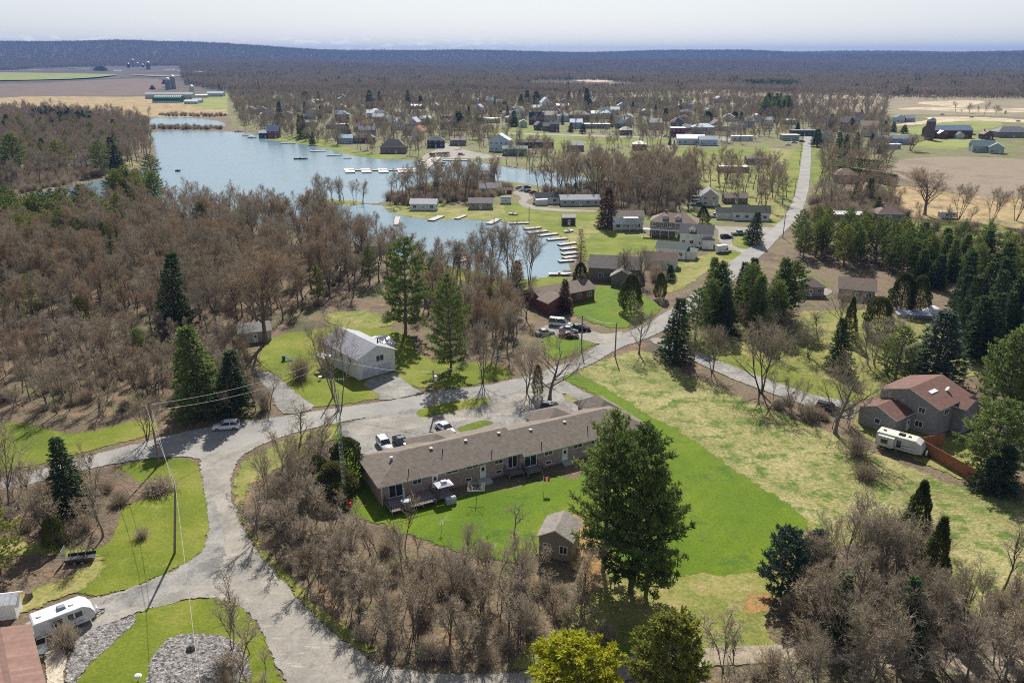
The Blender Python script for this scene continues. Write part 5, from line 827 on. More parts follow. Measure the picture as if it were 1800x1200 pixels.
def trailer(px, py, ang, L, label, text=True, slide=False, dirty=False, h=2.75, rz=None):
    x, y = P(px, py); e = empty('travel_trailer', (x, y, 0), R(ang)); tag(e, label, 'caravan'); W_ = 1.22; col = (.66, .67, .70) if not dirty else (.60, .59, .56); pm = surf('trailer_skin', col, 'plain', .4); rm_ = surf('trailer_roof', (.66, .70, .74) if not dirty else (.55, .53, .44), 'plain', .6)
    pr = [(0, .55), (0, h - .12), (.15, h), (L * .82, h), (L * .93, h - .45), (L, h - 1.25), (L - .15, .75), (L * .85, .5)]; n = len(pr); b = MB(); v = [(a, -W_, c) for a, c in pr] + [(a, W_, c) for a, c in pr]; b.add(v, [list(range(n)), list(range(n, 2 * n))[::-1]] + [[(j + 1) % n, j, n + j, n + (j + 1) % n] for j in range(n)]); b.build('body', pm, e)
    r_ = MB(); r_.box(.16, L * .815, -W_ + .06, W_ - .06, h + .003, h + .02); ro = r_.build('roof', rm_, e)
    a = MB(); a.add([(L * .42, -.38, h + .02), (L * .57, -.38, h + .02), (L * .57, .38, h + .02), (L * .42, .38, h + .02), (L * .44, -.3, h + .34), (L * .55, -.3, h + .3), (L * .55, .3, h + .3), (L * .44, .3, h + .34)], [(4, 5, 6, 7), (0, 1, 5, 4), (1, 2, 6, 5), (2, 3, 7, 6), (3, 0, 4, 7)]); a.build('air_conditioner', surf('grey_plastic', (.22, .24, .27)) if not dirty else DARK, ro)
    for xx in (L * .13, L * .66): vb = MB(); vb.box(xx - .22, xx + .22, -.2, .2, h + .02, h + .16); vb.build('roof_hatch', TRIM if not dirty else DARK, ro)
    y0 = -W_
    def win(par, x0, x1, z0, z1, nm='window'):
        f_ = MB(); f_.box(x0 - .05, x1 + .05, y0 - .02, y0 + .02, z0 - .05, z1 + .05); o = f_.build(nm, DARK, par); g_ = MB(); g_.box(x0, x1, y0 - .03, y0, z0, z1); g_.build('pane', glass(), o)
    if slide:
        sb = MB(); sb.box(L * .06, L * .40, -W_ - .75, -W_ - .003, .75, 2.5); so_ = sb.build('slide_out', pm, e); y0 = -W_ - .75; win(so_, L * .14, L * .27, 1.35, 2.0); y0 = -W_; win(e, L * .45, L * .53, 1.0, 2.1, 'door')
    else: win(e, L * .28, L * .45, 1.35, 2.05); win(e, L * .56, L * .63, 1.55, 2.15); win(e, L * .68, L * .78, 1.55, 2.1)
    sw = MB(); sw.box(.05, L * .8, -W_ - .012, -W_ + .02, .85, .93); sw.add([(L * .45, -W_ - .012, 1.2), (L * .62, -W_ - .012, 1.35), (L * .9, -W_ - .012, 1.72), (L * .62, -W_ - .012, 1.45)], [(0, 1, 2, 3)]); sw.build('stripe', surf('trailer_graphic', (.16, .17, .20)), e)
    if text:
        fc = D.curves.new('lettering', 'FONT'); fc.body = 'Passport'; fc.size = .34; fc.extrude = .004; fc.shear = .3; fo = D.objects.new('lettering', fc); COL.objects.link(fo); fo.parent = e; fo.location = (L * .24, -W_ - .01, 2.2); fo.rotation_euler = (pi / 2, 0, 0); me = D.meshes.new_from_object(fo); D.objects.remove(fo); fo = D.objects.new('lettering', me); COL.objects.link(fo); fo.parent = e; fo.location = (L * .24, -W_ - .01, 2.2); fo.rotation_euler = (pi / 2, 0, 0); me.materials.append(DARK)
    for xx in (L * .32, L * .45):
        for yy in (-W_ - .0, W_): wheel(e, xx, yy, .34, .2)
    tg = MB(); tg.tube([(L * .85, -.8, .5), (L + 1.15, 0, .45)], .06, 5); tg.tube([(L * .85, .8, .5), (L + 1.15, 0, .45)], .06, 5); tg.tube([(L + 1.05, 0, .45), (L + 1.05, 0, 0)], .05, 5); tg.tube([(L + .75, -.35, .08), (L + .75, .35, .08)], .06, 5); tg.build('hitch', DARK, e)
    tk = MB(); tk.tube([(L + .32, -.17, .5), (L + .32, -.17, 1.05), (L + .32, -.17, 1.15)], [.16, .16, .06], 10); tk.tube([(L + .32, .2, .5), (L + .32, .2, 1.05), (L + .32, .2, 1.15)], [.16, .16, .06], 10); tk.build('gas_bottles', TRIM, e)
    return e
a1_, b1_ = P(58, 1128), P(161, 1088); trailer(62, 1122, math.degrees(math.atan2(b1_[1] - a1_[1], b1_[0] - a1_[0])), 6.2, 'white travel trailer with dark windows parked on the gravel at lower left', h=2.6)
trailer(1541, 779, -40, 7.4, 'grimy white travel trailer with slide-out beside the rust-roofed house', False, True, True)
def utv():
    x, y = P(143, 986); e = empty('utility_trailer', (x, y, 0), R(12)); tag(e, 'small two-axle trailer with arched hoops and brushwood in the left shrubbery', 'trailer'); b = MB(); b.box(-1.7, 1.7, -.8, .8, .5, .6); b.box(-1.7, 1.7, -.82, -.78, .601, .9); b.box(-1.7, 1.7, .78, .82, .601, .9); b.build('bed', DARK, e)
    for xx in (-.5, .45):
        for yy in (-1., 1.): wheel(e, xx, yy, .33, .2)
    h = MB()
    for xx in (-.9, 0, .9): h.tube([(xx, .8 * cos(t), .9 + 1.1 * sin(t)) for t in np.linspace(0, pi, 9)], .05, 5)
    h.build('hoops', WOODM, e); t = MB(); t.tube([(1.7, 0, .5), (3.1, 0, .5)], .05, 5); t.build('hitch', GALV, e); g_ = MB(); g_.box(-1.95, -1.9, -.8, .8, .6, 2.2); g_.build('tailgate', GALV, e)
utv()
# ---------------- poles, wires, tower ----------------
POLES = {}
def pole(k, px, py, h, label, arm=True, box_=False, rz=20):
    x, y = P(px, py); e = empty('utility_pole', (x, y, 0), R(rz)); tag(e, label, 'utility pole'); b = MB(); b.tube([(0, 0, 0), (0, 0, h * .5), (0, 0, h)], [.17, .15, .12], 8); b.build('post', POLE, e)
    if arm: a = MB(); a.box(-1.1, 1.1, -.16, -.05 + .0, h - .75, h - .62); a.build('crossarm', POLE, e)
    n = MB()
    for xx in ((-1., -.4, .4, 1.) if arm else (0,)): n.tube([(xx, -.1 if arm else 0, h - .62 if arm else h), (xx, -.1 if arm else 0, h - .42 if arm else h + .2)], [.06, .045], 6)
    n.build('insulators', surf('insulator', (.4, .42, .42), 'plain', .2), e)
    if box_: t = MB(); t.tube([(.42, 0, h - 2.1), (.42, 0, h - 1.2)], .27, 10); t.build('transformer', surf('pale_grey_tank', (.5, .52, .54), 'plain', .4), e); st = MB(); st.tube([(0, -.1, h - 2.6), (-1.0, -.6, h - 2.3)], .04, 5); st.tube([(-1.0, -.6, h - 2.32), (-1.3, -.75, h - 2.42)], .09, 6); st.build('lamp_arm', GALV, e)
    POLES[k] = (x, y, h)
pole('a', 307, 973, 10.4, 'tall utility pole on the corner lawn with its long shadow across the driveway', False, False); D.objects['utility_pole'].rotation_euler = (0, R(8.5), 0)
pole('b', 280, 818, 11.2, 'utility pole at the roadside left of the white hatchback', True)
pole('c', 764, 728, 8.8, 'utility pole with transformer and lamp arm on the grass island', True, True, 10); pole('d', 585, 699, 8.3, 'plain pole on the lawn in front of the white house', False); pole('e', 1081, 627, 7.8, 'plain pole at the edge of the straw field', False); pole('f', 1022, 615, 8.2, 'pole with crossarm by the drive of the ranch house', True, False, 0)
pole('g', 1396, 345, 8.5, 'pole on the left verge of the straight road, near one', True, False, 0); pole('h', 1405, 290, 8.5, 'pole on the left verge of the straight road, middle one', True, False, 0); pole('i', 1408, 262, 8.5, 'pole on the left verge of the straight road, far one', True, False, 0); pole('j', 930, 388, 5.5, 'lone pole on the lawn by the boat slips', False); pole('k', 1376, 418, 8.5, 'pole where the straight road bends', True, False, 0)
def wire(a, b, sag, label, dx=0., dz=0.):
    mb = MB(); A = Vector(a); B = Vector(b); mb.tube([A.lerp(B, t) - Vector((0, 0, 4 * sag * t * (1 - t))) for t in np.linspace(0, 1, 17)], .028, 3); o = mb.build('overhead_wire', surf('wire_metal', (.42, .40, .38), 'plain', .5)); tag(o, label, 'wire')
p = POLES; wtop = lambda k, dx=0., dz=0.: (p[k][0] + dx, p[k][1], p[k][2] + dz)
q_ = Vector((*P(352, 1215, 11.), 11.)); a_t = Vector((p['a'][0] + 1.55, p['a'][1], p['a'][2])); wire(q_ + (q_ - a_t) * .25, a_t, .5, 'pale overhead wire running from the bottom edge to the tall corner pole', ); wire(wtop('a', 1.6, .1), wtop('b', -.6, -.5), .5, 'overhead wire from the corner pole up to the roadside pole'); wire(wtop('a', 1.4, -1), wtop('b', .3, -1.4), .6, 'lower cable from the corner pole to the roadside pole')
wire(wtop('b', .4, -.4), wtop('d', 0, 0), 1.2, 'upper wire in front of the dark spruces'); wire(wtop('b', .9, -1.4), wtop('d', 0, -1.3), 1.3, 'lower wire in front of the dark spruces'); wire(wtop('d'), wtop('c', -.4, -.4), .8, 'wire from the white house pole to the transformer pole'); wire(wtop('c', 1, -.4), wtop('f', -1, -.4), 1.5, 'wire along the road from the transformer pole'); wire(wtop('f', 1, -.4), wtop('e'), .5, 'short wire across the road near the ranch house')
def tower():
    x, y = P(606, 884); h = HT(606, 884, 682); e = empty('antenna_tower', (x, y, 0), R(10)); tag(e, 'slender lattice antenna tower beside the bungalow with aerial on top', 'antenna tower'); b = MB(); n = int(h / .75)
    cs_ = [(cos(a) * .34, sin(a) * .34) for a in (0, 2.09, 4.19)]
    for i in range(3):
        a, c = cs_[i], cs_[(i + 1) % 3]; b.tube([(a[0], a[1], 0), (a[0], a[1], h)], .035, 4)
        for k in range(n): z = k * h / n; b.tube([(a[0], a[1], z), (c[0], c[1], z + h / n)], .018, 3); b.tube([(a[0], a[1], z), (c[0], c[1], z)], .018, 3)
    b.build('lattice_mast', GREY, e); a = MB(); a.tube([(0, 0, h), (0, 0, h + 1.6)], .03, 5); a.tube([(-1.3, 0, h + 1.3), (1.3, 0, h + 1.3)], .03, 4)
    for k in np.linspace(-1.2, 1.2, 8): a.tube([(k, -.5 - .15 * k, h + 1.3), (k, .5 + .15 * k, h + 1.3)], .02, 3)
    a.build('aerial', GALV, e)
tower()
# ---------------- garden things ----------------
def garden():
    x, y = MX(12.9, -5.2); e = empty('clothes_airer', (x, y, 0)); tag(e, 'rotary clothes airer standing on the bright back lawn', 'clothes airer'); b = MB(); b.tube([(0, 0, 0), (0, 0, 2.6)], .04, 6); b.build('post', surf('green_post', (.05, .12, .08)), e); a = MB(); r_ = 1.75
    for k in range(4): t = pi / 4 + k * pi / 2; a.tube([(0, 0, 1.9), (cos(t) * r_, sin(t) * r_, 2.5)], .03, 4)
    a.build('arms', GALV, e); l = MB()
    for q in (.45, .6, .75, .9, 1.): pts = [(cos(pi / 4 + k * pi / 2) * r_ * q, sin(pi / 4 + k * pi / 2) * r_ * q, 1.9 + .6 * q) for k in range(5)]; l.tube(pts, .012, 3)
    l.build('lines', surf('washing_line', (.7, .7, .72)), e)
    x, y = MX(8.9, -2.4); e = empty('grill_gazebo', (x, y, .62), R(27)); tag(e, 'small pale-topped grill gazebo at the end of the deck', 'gazebo'); b = MB()
    for a_ in (-.9, .9):
        for c in (-.6, .6): b.tube([(a_, c, 0), (a_, c, 2.0)], .035, 5)
    b.build('frame', DARK, e); c = MB(); c.add([(-1.25, -.95, 1.95), (1.25, -.95, 1.95), (1.25, .95, 1.95), (-1.25, .95, 1.95), (-.4, -.25, 2.35), (.4, -.25, 2.35), (.4, .25, 2.35), (-.4, .25, 2.35)], [(0, 1, 5, 4), (1, 2, 6, 5), (2, 3, 7, 6), (3, 0, 4, 7), (4, 5, 6, 7), (3, 2, 1, 0)]); c.box(-.42, .42, -.27, .27, 2.42, 2.5); c.build('canopy', surf('pale_canvas', (.62, .58, .66)), e)
    x, y = MX(9.3, -4.); e = empty('covered_grill', (x, y, 0), R(27)); tag(e, 'grey covered barbecue in front of the small gazebo', 'barbecue'); b = MB(); loft(b, [(-.75, [(-.45, .1), (-.45, .95), (-.2, 1.15), (.2, 1.15), (.45, .95), (.45, .1)]), (.75, [(-.45, .1), (-.45, .95), (-.2, 1.15), (.2, 1.15), (.45, .95), (.45, .1)])]); b.build('cover', surf('grey_vinyl', (.42, .45, .50)), e); f_ = MB(); [f_.tube([(a_, c, 0), (a_, c, .11)], .05, 5) for a_ in (-.6, .6) for c in (-.35, .35)]; f_.build('feet', DARK, e)
    x, y = MX(2.9, -1.8); e = empty('parasol', (x, y, .86)); tag(e, 'folded pale parasol on the deck', 'parasol'); b = MB(); b.tube([(0, 0, 0), (0, 0, 2.3)], .03, 6); b.tube([(0, 0, 0), (0, 0, .1)], .3, 10); b.build('pole', TRIM, e); c = MB(); c.tube([(0, 0, .8), (0, 0, 1.5), (0, 0, 2.2)], [.17, .14, .04], 8); c.build('canopy', surf('cream_canvas', (.5, .47, .4)), e)
    x, y = MX(2.9, -2.6); e = empty('garden_table', (x, y, .86)); tag(e, 'round glass table on the deck below the folded parasol', 'table'); b = MB(); b.tube([(0, 0, .7), (0, 0, .74)], .75, 16); b.build('tabletop', surf('pale_glass', (.42, .48, .46), 'plain', .15), e)
    for k in range(4): l = MB(); t = pi / 4 + k * pi / 2; l.tube([(cos(t) * .5, sin(t) * .5, 0), (cos(t) * .5, sin(t) * .5, .7)], .03, 5); l.build('leg', DARK, e)
    for i, (px, py, hh) in enumerate([(858, 968, 2.2), (868, 972, 1.3), (776, 935, 1.6)]):
        x, y = P(px, py); e = empty('wind_spinner', (x, y, 0), R(30)); tag(e, ('tall dark wind spinner on the back lawn', 'short wind spinner beside the tall one', 'white wind spinner near the thicket edge')[i], 'garden ornament'); b = MB(); b.tube([(0, 0, 0), (0, 0, hh)], .025, 5); b.build('stake', DARK, e); s_ = MB()
        for k in range(6):
            t = k * pi / 3; s_.add([(0, 0, hh), (cos(t) * .4, .03, hh + sin(t) * .4), (cos(t + .5) * .4, -.06, hh + sin(t + .5) * .4)], [(0, 1, 2), (2, 1, 0)])
        s_.build('blades', TRIM if i != 0 else surf('grey_blades', (.3, .32, .34)), e)
    x, y = P(614, 893); e = empty('figure_planter', (x, y, 0)); tag(e, 'red and white garden chairs stacked on the grass at the tower foot', 'garden chairs')
    for k in range(3):
        b = MB(); z = k * .42; b.box(-.35, .35, -.3, .3, z + .02, z + .2); b.box(-.35, .35, .3, .38, z + .021, z + .42); b.build('chair_shell', surf('red_plastic', (.5, .06, .03)) if k != 1 else surf('salmon_plastic', (.6, .25, .18)), e)
    x, y = P(1007 - 52, 868 - 4); e = empty('flag_pole', (x, y, 0)); tag(e, 'small red and white flag beside the right-hand deck', 'flag'); b = MB(); b.tube([(0, 0, 0), (0, 0, 2.6)], .03, 5); b.build('pole', TRIM, e); c = MB(); v = []
    for k, mt in ((0, RED), (1, TRIM), (2, RED)):
        c = MB(); c.box(.04 + k * .3, .34 + k * .3, -.01, .01, 1.75, 2.5); c.build('flag_panel', mt if mt is TRIM else surf('flag_red', (.6, .02, .03)), e)
    x, y = P(438, 722); e = empty('post_lantern', (x, y, 0)); tag(e, 'white post box on a stand behind the white hatchback', 'mailbox'); b = MB(); b.box(-.06, .06, -.06, .06, 0, 1.2); b.build('post', WOODM, e); c = MB(); c.box(-.28, .28, -.2, .2, 1.2, 1.55); c.add([(-.3, -.22, 1.55), (.3, -.22, 1.55), (.3, .22, 1.55), (-.3, .22, 1.55), (-.3, 0, 1.75), (.3, 0, 1.75)], [(0, 1, 5, 4), (2, 3, 4, 5), (0, 4, 3), (1, 2, 5)]); c.build('box', TRIM, e)
    x, y = P(504, 634); e = empty('playground_toy', (x, y, 0)); tag(e, 'green plastic play slide on the lawn left of the white house', 'play slide'); b = MB(); b.tube([(-.6, 0, 0), (-.6, 0, 1.2)], .35, 8); b.build('tower', surf('green_plastic', (.03, .18, .10)), e); c = MB(); c.add([(-.3, -.3, 1.1), (-.3, .3, 1.1), (1.5, .3, .1), (1.5, -.3, .1), (-.3, -.3, 1.0), (-.3, .3, 1.0), (1.5, .3, 0), (1.5, -.3, 0)], [(3, 2, 1, 0), (4, 5, 6, 7), (0, 1, 5, 4), (2, 3, 7, 6), (1, 2, 6, 5), (3, 0, 4, 7)]); c.build('slide', surf('blue_plastic', (.05, .12, .3)), e)
    x, y = P(528, 658); e = empty('garden_bin', (x, y, 0)); tag(e, 'white storage bin on the lawn left of the white house', 'storage bin'); b = MB(); b.box(-.5, .5, -.4, .4, 0, .8); b.build('bin', TRIM, e); c = MB(); c.box(-.54, .54, -.44, .44, .803, .9); c.build('lid', surf('grey_plastic', (.22, .24, .27)), e)
    x, y = P(563, 668); e = empty('bird_bath', (x, y, 0)); tag(e, 'white bird bath on the lawn in front of the white house', 'bird bath'); b = MB(); b.tube([(0, 0, 0), (0, 0, .1), (0, 0, .7)], [.22, .1, .09], 10); b.build('pedestal', TRIM, e); c = MB(); c.tube([(0, 0, .7), (0, 0, .85)], [.15, .4], 14); c.build('bowl', TRIM, e)
    x, y = P(244, 1197); e = empty('lawn_ornament', (x, y, 0)); tag(e, 'white mushroom-shaped garden light on the front lawn', 'garden light'); b = MB(); b.tube([(0, 0, 0), (0, 0, .7)], .08, 8); b.build('stem', TRIM, e); c = MB(); c.tube([(0, 0, .7), (0, 0, .85), (0, 0, .95)], [.4, .3, .1], 12); c.build('cap', TRIM, e)
    x, y = P(50, 1052); e = empty('tree_stump', (x, y, 0)); tag(e, 'dark cut tree stump above the near trailer', 'stump'); b = MB(); b.tube([(0, 0, 0), (.1, .05, .5), (.15, .1, .9)], [.6, .42, .4], 9); b.build('wood', V_BARK, e)
    x, y = P(336, 1142); e = empty('boulder', (x, y, 0)); tag(e, 'dark boulder on the round stone bed', 'boulder'); b = MB(); b.tube([(0, 0, 0), (.05, 0, .35), (.1, .05, .6)], [.55, .5, .2], 7); b.build('rock', surf('dark_stone', (.07, .07, .075)), e)
    x, y = P(78, 1152); e = empty('patio_table', (x, y, 0)); tag(e, 'round dark garden table on the pale patio', 'table'); b = MB(); b.tube([(0, 0, .7), (0, 0, .75)], .6, 16); b.build('tabletop', surf('slate_top', (.12, .15, .17), 'plain', .3), e)
    l = MB(); l.tube([(0, 0, 0), (0, 0, .7)], .07, 6); l.build('leg', DARK, e)
    x, y = P(72, 1130); e = empty('raised_bed', (x, y, 0), R(-60)); tag(e, 'white-framed raised planter between the trailer and the patio', 'planter'); b = MB(); b.box(-1, 1, -.6, -.5, 0, .5); b.box(-1, 1, .5, .6, 0, .5); b.box(-1, -.9, -.499, .499, 0, .5); b.box(.9, 1, -.499, .499, 0, .5); b.build('frame', TRIM, e); c = MB(); c.box(-.899, .899, -.499, .499, 0, .42); c.build('soil', surf('dark_soil', (.05, .04, .03)), e)
garden()
def plank_fence():
    A = Vector((*P(1612, 790), 0)); B = Vector((*P(1738, 862), 0)); d = B - A; L = d.length; e = empty('plank_fence', A, math.atan2(d.y, d.x)); tag(e, 'tall red-brown board fence running down from the grimy trailer', 'fence'); b = MB(); b.box(0, L, -.03, .03, .05, 2.15); b.build('boards', surf('red_cedar_boards', (.34, .14, .07), 'boards'), e)
    for k in range(int(L / 2.4) + 1): q = MB(); q.box(k * 2.4 - .06, k * 2.4 + .06, .031, .15, 0, 2.25); q.build('post', surf('red_cedar_boards', (.34, .14, .07), 'boards'), e)
    q = MB(); q.box(-.03, .03, .16, 5.5, .05, 2.15); q.build('boards', surf('red_cedar_boards', (.34, .14, .07), 'boards'), e)
plank_fence()
# ---------------- docks and boats ----------------
DECKM = surf('grey_dock_boards', (.42, .38, .34), 'boards'); DSIDE = surf('dock_side', (.10, .08, .07))
def dock(x0, y0, x1, y1, w, label, group=None, cat='dock', mat=None):
    A = Vector((*P(x0, y0), 0)); B = Vector((*P(x1, y1), 0)); d = B - A; L = d.length; e = empty('dock', A, math.atan2(d.y, d.x)); tag(e, label, cat, group); b = MB(); b.box(0, L, -w / 2, w / 2, .36, .5); b.build('deck', mat or DECKM, e); f_ = MB(); f_.box(.03, L - .03, -w / 2 + .05, w / 2 - .05, 0.02, .357); f_.build('float', DSIDE, e)
    for k in range(max(2, int(L / 5))): q = MB(); t = L * (k + .5) / max(2, int(L / 5)); q.tube([(t, w / 2 + .1, 0), (t, w / 2 + .1, 1.1)], .07, 5); q.build('pile', POLE, e)
for a in [(696, 397, 699, 383, 2, 'narrow dock at the left end of the lower basin'), (757, 389, 776, 381, 3, 'wide dock below the white cottage'), (802, 386, 818, 380, 2, 'short dock below the grey-brown cottage'), (859, 395, 877, 386, 2.6, 'angled dock in the middle of the lower basin shore'), (895, 394, 930, 393, 2, 'long dock starting the row of slips'), (801, 463, 820, 457, 2.2, 'small dock on the near shore, upper of two'), (803, 458, 822, 452, 2.2, 'small dock on the near shore, lower of two')]: dock(*a)
for i, (x0, y0, x1, y1) in enumerate([(922, 404, 950, 401), (928, 411, 962, 407), (946, 416, 980, 412), (962, 423, 996, 420), (982, 432, 1012, 428), (986, 440, 1012, 437), (988, 448, 1014, 445), (990, 455, 1014, 452), (982, 461, 1008, 459)]): dock(x0, y0, x1, y1, 2.2, 'boat slip in the row along the green bank', 'boat slips along the green bank')
dock(612, 300.5, 742, 300.5, 2, 'long floating walkway across the lake'); dock(742, 299, 768, 276, 6, 'wide sloping pier down from the boat launch')
for i, x in enumerate((614, 643, 673, 707, 727)): dock(x - 1, 297.5, x + 2, 304.5 - (i > 3), 5.5, 'pale finger platform on the long walkway', 'finger platforms on the long walkway', mat=surf('pale_dock_boards', (.6, .57, .52), 'boards'))
for i in range(5): dock(729 + i * 3, 297 - i * 3.2, 750 + i * 3, 298.5 - i * 3.2, 2.2, 'slip on the left side of the wide pier', 'slips left of the wide pier')
for i in range(3): dock(762 + i, 291 - i * 2.6, 781 + i, 291.6 - i * 2.6, 2, 'slip on the right side of the wide pier', 'slips right of the wide pier')
dock(778, 282.6, 822, 282.6, 2.6, 'long dock along the launch seawall'); dock(493, 252.6, 520, 252.6, 2, 'low dock by the shore spruces'); dock(545, 267, 573, 266, 3, 'brown dock on the far shore'); dock(575, 274.5, 600, 273, 2.4, 'pale dock on the far shore'); dock(604, 278.5, 618, 278.3, 3, 'short dock below the light blue house'); dock(427, 239, 440, 239, 3, 'white dock left of the boathouses')
def boat(px, py, ang, label, L=5., col=(.6, .6, .6), canopy=False):
    x, y = P(px, py); e = empty('boat', (x, y, 0.03), R(ang)); tag(e, label, 'boat'); b = MB(); S = []
    for t, w, z in ((-.5, .8, .0), (-.3, .95, 0), (.1, .95, 0), (.35, .6, .08), (.5, .06, .25)): S.append((t * L, [(-w * .6, z), (-w, .65 + z * .6), (w, .65 + z * .6), (w * .6, z)]))
    loft(b, S); b.build('hull', surf('boat_hull', col, 'plain', .3), e); c = MB(); c.box(-.4 * L, .1 * L, -.6, .6, .655, .7); c.box(-.1 * L, .0, -.6, .6, .701, 1.0); c.build('cockpit', DARK, e)
    if canopy: q = MB(); q.box(-.35 * L, .15 * L, -.85, .85, 1.7, 1.76); [q.tube([(a_, c_, .7), (a_, c_, 1.7)], .03, 4) for a_ in (-.3 * L, .1 * L) for c_ in (-.8, .8)]; q.build('canopy', TRIM, e)
boat(529, 280, 0, 'dark raft moored alone on the open lake', 9, (.06, .05, .07)); boat(443, 243, 0, 'white boat moored left of the navy boathouse', 7, (.6, .62, .6), True); boat(420, 232, 0, 'tan boat near the causeway end', 8, (.6, .48, .33)); boat(552, 257, 0, 'pale boat beside the shore spruces', 6, (.55, .5, .45)); boat(1000, 408, 30, 'small white boat on the grass by the dark boathouse', 4, (.7, .7, .7)); boat(903, 378, -20, 'upturned pale boat on the cottage lawn', 4, (.5, .45, .4)); boat(583, 434, 20, 'white covered boat stored in the wood on the near shore', 6, (.6, .55, .53)); boat(600, 430, 0, 'second white boat stored in the wood on the near shore', 6, (.62, .6, .6)); boat(594, 441, 10, 'pale boat stored nearest the road in the wood', 6, (.6, .52, .5)); boat(313, 263 + 38, 10, 'small dark boat on the open water near the pines', 3, (.08, .08, .1)); boat(195, 315, 10, 'white rowing boat on the bank of the river arm', 6, (.7, .66, .6)); boat(985, 484, 0, 'white boat on the near shore below the slips', 7, (.7, .7, .7))
# ---------------- farm, barns, silos ----------------
def silo(px, py, r_, h, label, col, dome=(.6, .62, .66)):
    x, y = P(px, py); e = empty('silo', (x, y, 0)); tag(e, label, 'silo'); b = MB(); b.tube([(0, 0, 0), (0, 0, h)], r_, 16); 
    for k in range(int(h / 1.5)): b.tube([(0, 0, k * 1.5 + .7), (0, 0, k * 1.5 + .8)], r_ + .04, 16)
    b.build('shaft', surf('silo_wall', col, 'stone'), e); c = MB(); c.tube([(0, 0, h + r_ * .9 * sin(t)) for t in np.linspace(0, 1.5, 6)], [r_ * cos(t) * 1.02 for t in np.linspace(0, 1.5, 6)], 16); c.build('dome', surf('silo_dome', dome, 'metal', .4, .3), e)
def barn(px, py, w, d, ang, h, rise, label, wc, rc, rg='x', **k):
    x, y = P(px, py); a = R(ang); return house('barn', (x - cos(a) * w / 2, y - sin(a) * w / 2), ang, w, d, h, rise, label, 'gable', rg, wmat(wc, 'boards'), rmat(rc, 'metal'), .4, 1, k.get('nf', 4), 1, 1, True, False, cat='barn')
e = barn(1670, 243, 34, 13, -2, 6.2, 3.4, 'big red-brown barn with long blue-grey roof above the harvested field', (.15, .075, .06), (.22, .28, .38)); add_block(e, 5, 11, -6, -.003, 4.2, 2., 'gable', 'y', wmat((.16, .08, .065), 'boards'), rmat((.3, .36, .46), 'metal')); add_block(e, 19, 25, -6, -.003, 3.2, 2., 'gable', 'y', wmat((.5, .5, .5)), rmat((.16, .17, .2)))
silo(1632, 246, 3.4, 14, 'dark stone silo beside the big red-brown barn', (.16, .12, .12), (.4, .4, .42))
def ruin():
    x, y = P(1063, 492); A = P(1034, 492); e = house('barn', A, -12, 15, 8, 4., 2.6, 'weathered derelict grey barn with patched roof behind the bare trees', 'gable', 'x', surf('weathered_boards', (.22, .19, .16), 'boards'), surf('patched_roof', (.27, .24, .215), 'shingle'), .3, 1, 2, 0, 0, True, cat='barn'); add_block(e, 7, 13, -4.5, -.003, 2.8, 1.8, 'gable', 'y', surf('weathered_boards', (.22, .19, .16), 'boards'), surf('patched_roof', (.27, .24, .215), 'shingle'))
ruin()
def quonset():
    A = P(268, 181); B = P(323, 180); L = B[0] - A[0]; e = empty('greenhouse_barn', (A[0], A[1], 0)); tag(e, 'long green fabric greenhouse barn with scalloped white ridge by the far marsh', 'barn'); b = MB(); n = 14; gm_ = surf('green_fabric', (.02, .14, .09), 'plain', .6)
    for k in range(n):
        x0, x1 = L * k / n, L * (k + 1) / n; S = []
        for x_, f_ in ((x0, .93), ((x0 + x1) / 2, 1.), (x1, .93)): S.append((x_, [(11 - 11 * cos(t), 9.5 * f_ * sin(t) ** .8 if 0 < t < pi - .01 else 0) for t in np.linspace(0, pi, 10)]))
        loft(b, S)
    b.build('cover', gm_, e); c = MB(); c.box(0, L, -.4, -.05, 0, 2.4); c.build('side_wall', wmat((.55, .56, .56)), e)
    q = MB(); q.box(0, L, 10.4, 11.6, 9.3, 9.9); q.build('ridge_vent', surf('pale_green_vent', (.5, .6, .52)), e)
quonset()
barn(297, 174, 72, 12, 0, 6.5, 3, 'very long white barn with pale roof behind the green greenhouse', (.5, .52, .6), (.62, .62, .6), nf=10); barn(347, 172, 30, 10, 0, 3.6, 1.4, 'low white barn right of the very long one', (.55, .55, .56), (.74, .74, .74)); barn(378, 170, 26, 12, 0, 5, 2.4, 'white barn at the right end of the farm row', (.5, .52, .56), (.52, .57, .62)); barn(335, 183, 18, 9, 0, 3.4, 1.6, 'small white barn joined to the greenhouse', (.6, .62, .64), (.7, .7, .7)); barn(346, 181, 13, 8, 0, 3.6, 2, 'white shed with pale gable beside the greenhouse', (.55, .57, .6), (.72, .74, .72))
for i, (x, y, r_, h, c) in enumerate([(296, 158, 5, 18, (.33, .34, .38)), (305, 157, 5, 22, (.36, .35, .36)), (338, 168, 4, 13, (.5, .5, .5))]): silo(x, y, r_, h, ('short domed grey silo behind the long barn', 'tall domed grey silo behind the long barn', 'pale domed silo behind the low white barn')[i], c)
for i, (x, y, r_, h, c) in enumerate([(227, 124, 6, 26, (.20, .06, .07)), (235, 122, 8, 40, (.42, .45, .5)), (243, 123, 6, 28, (.5, .54, .58)), (252, 124, 6, 22, (.16, .17, .2)), (262, 127, 8, 34, (.34, .30, .30))]): silo(x, y, r_, h, ('red silo on the distant farm', 'tallest pale silo on the distant farm', 'slim pale silo on the distant farm', 'dark silo on the distant farm', 'broad tan silo on the distant farm')[i], c)
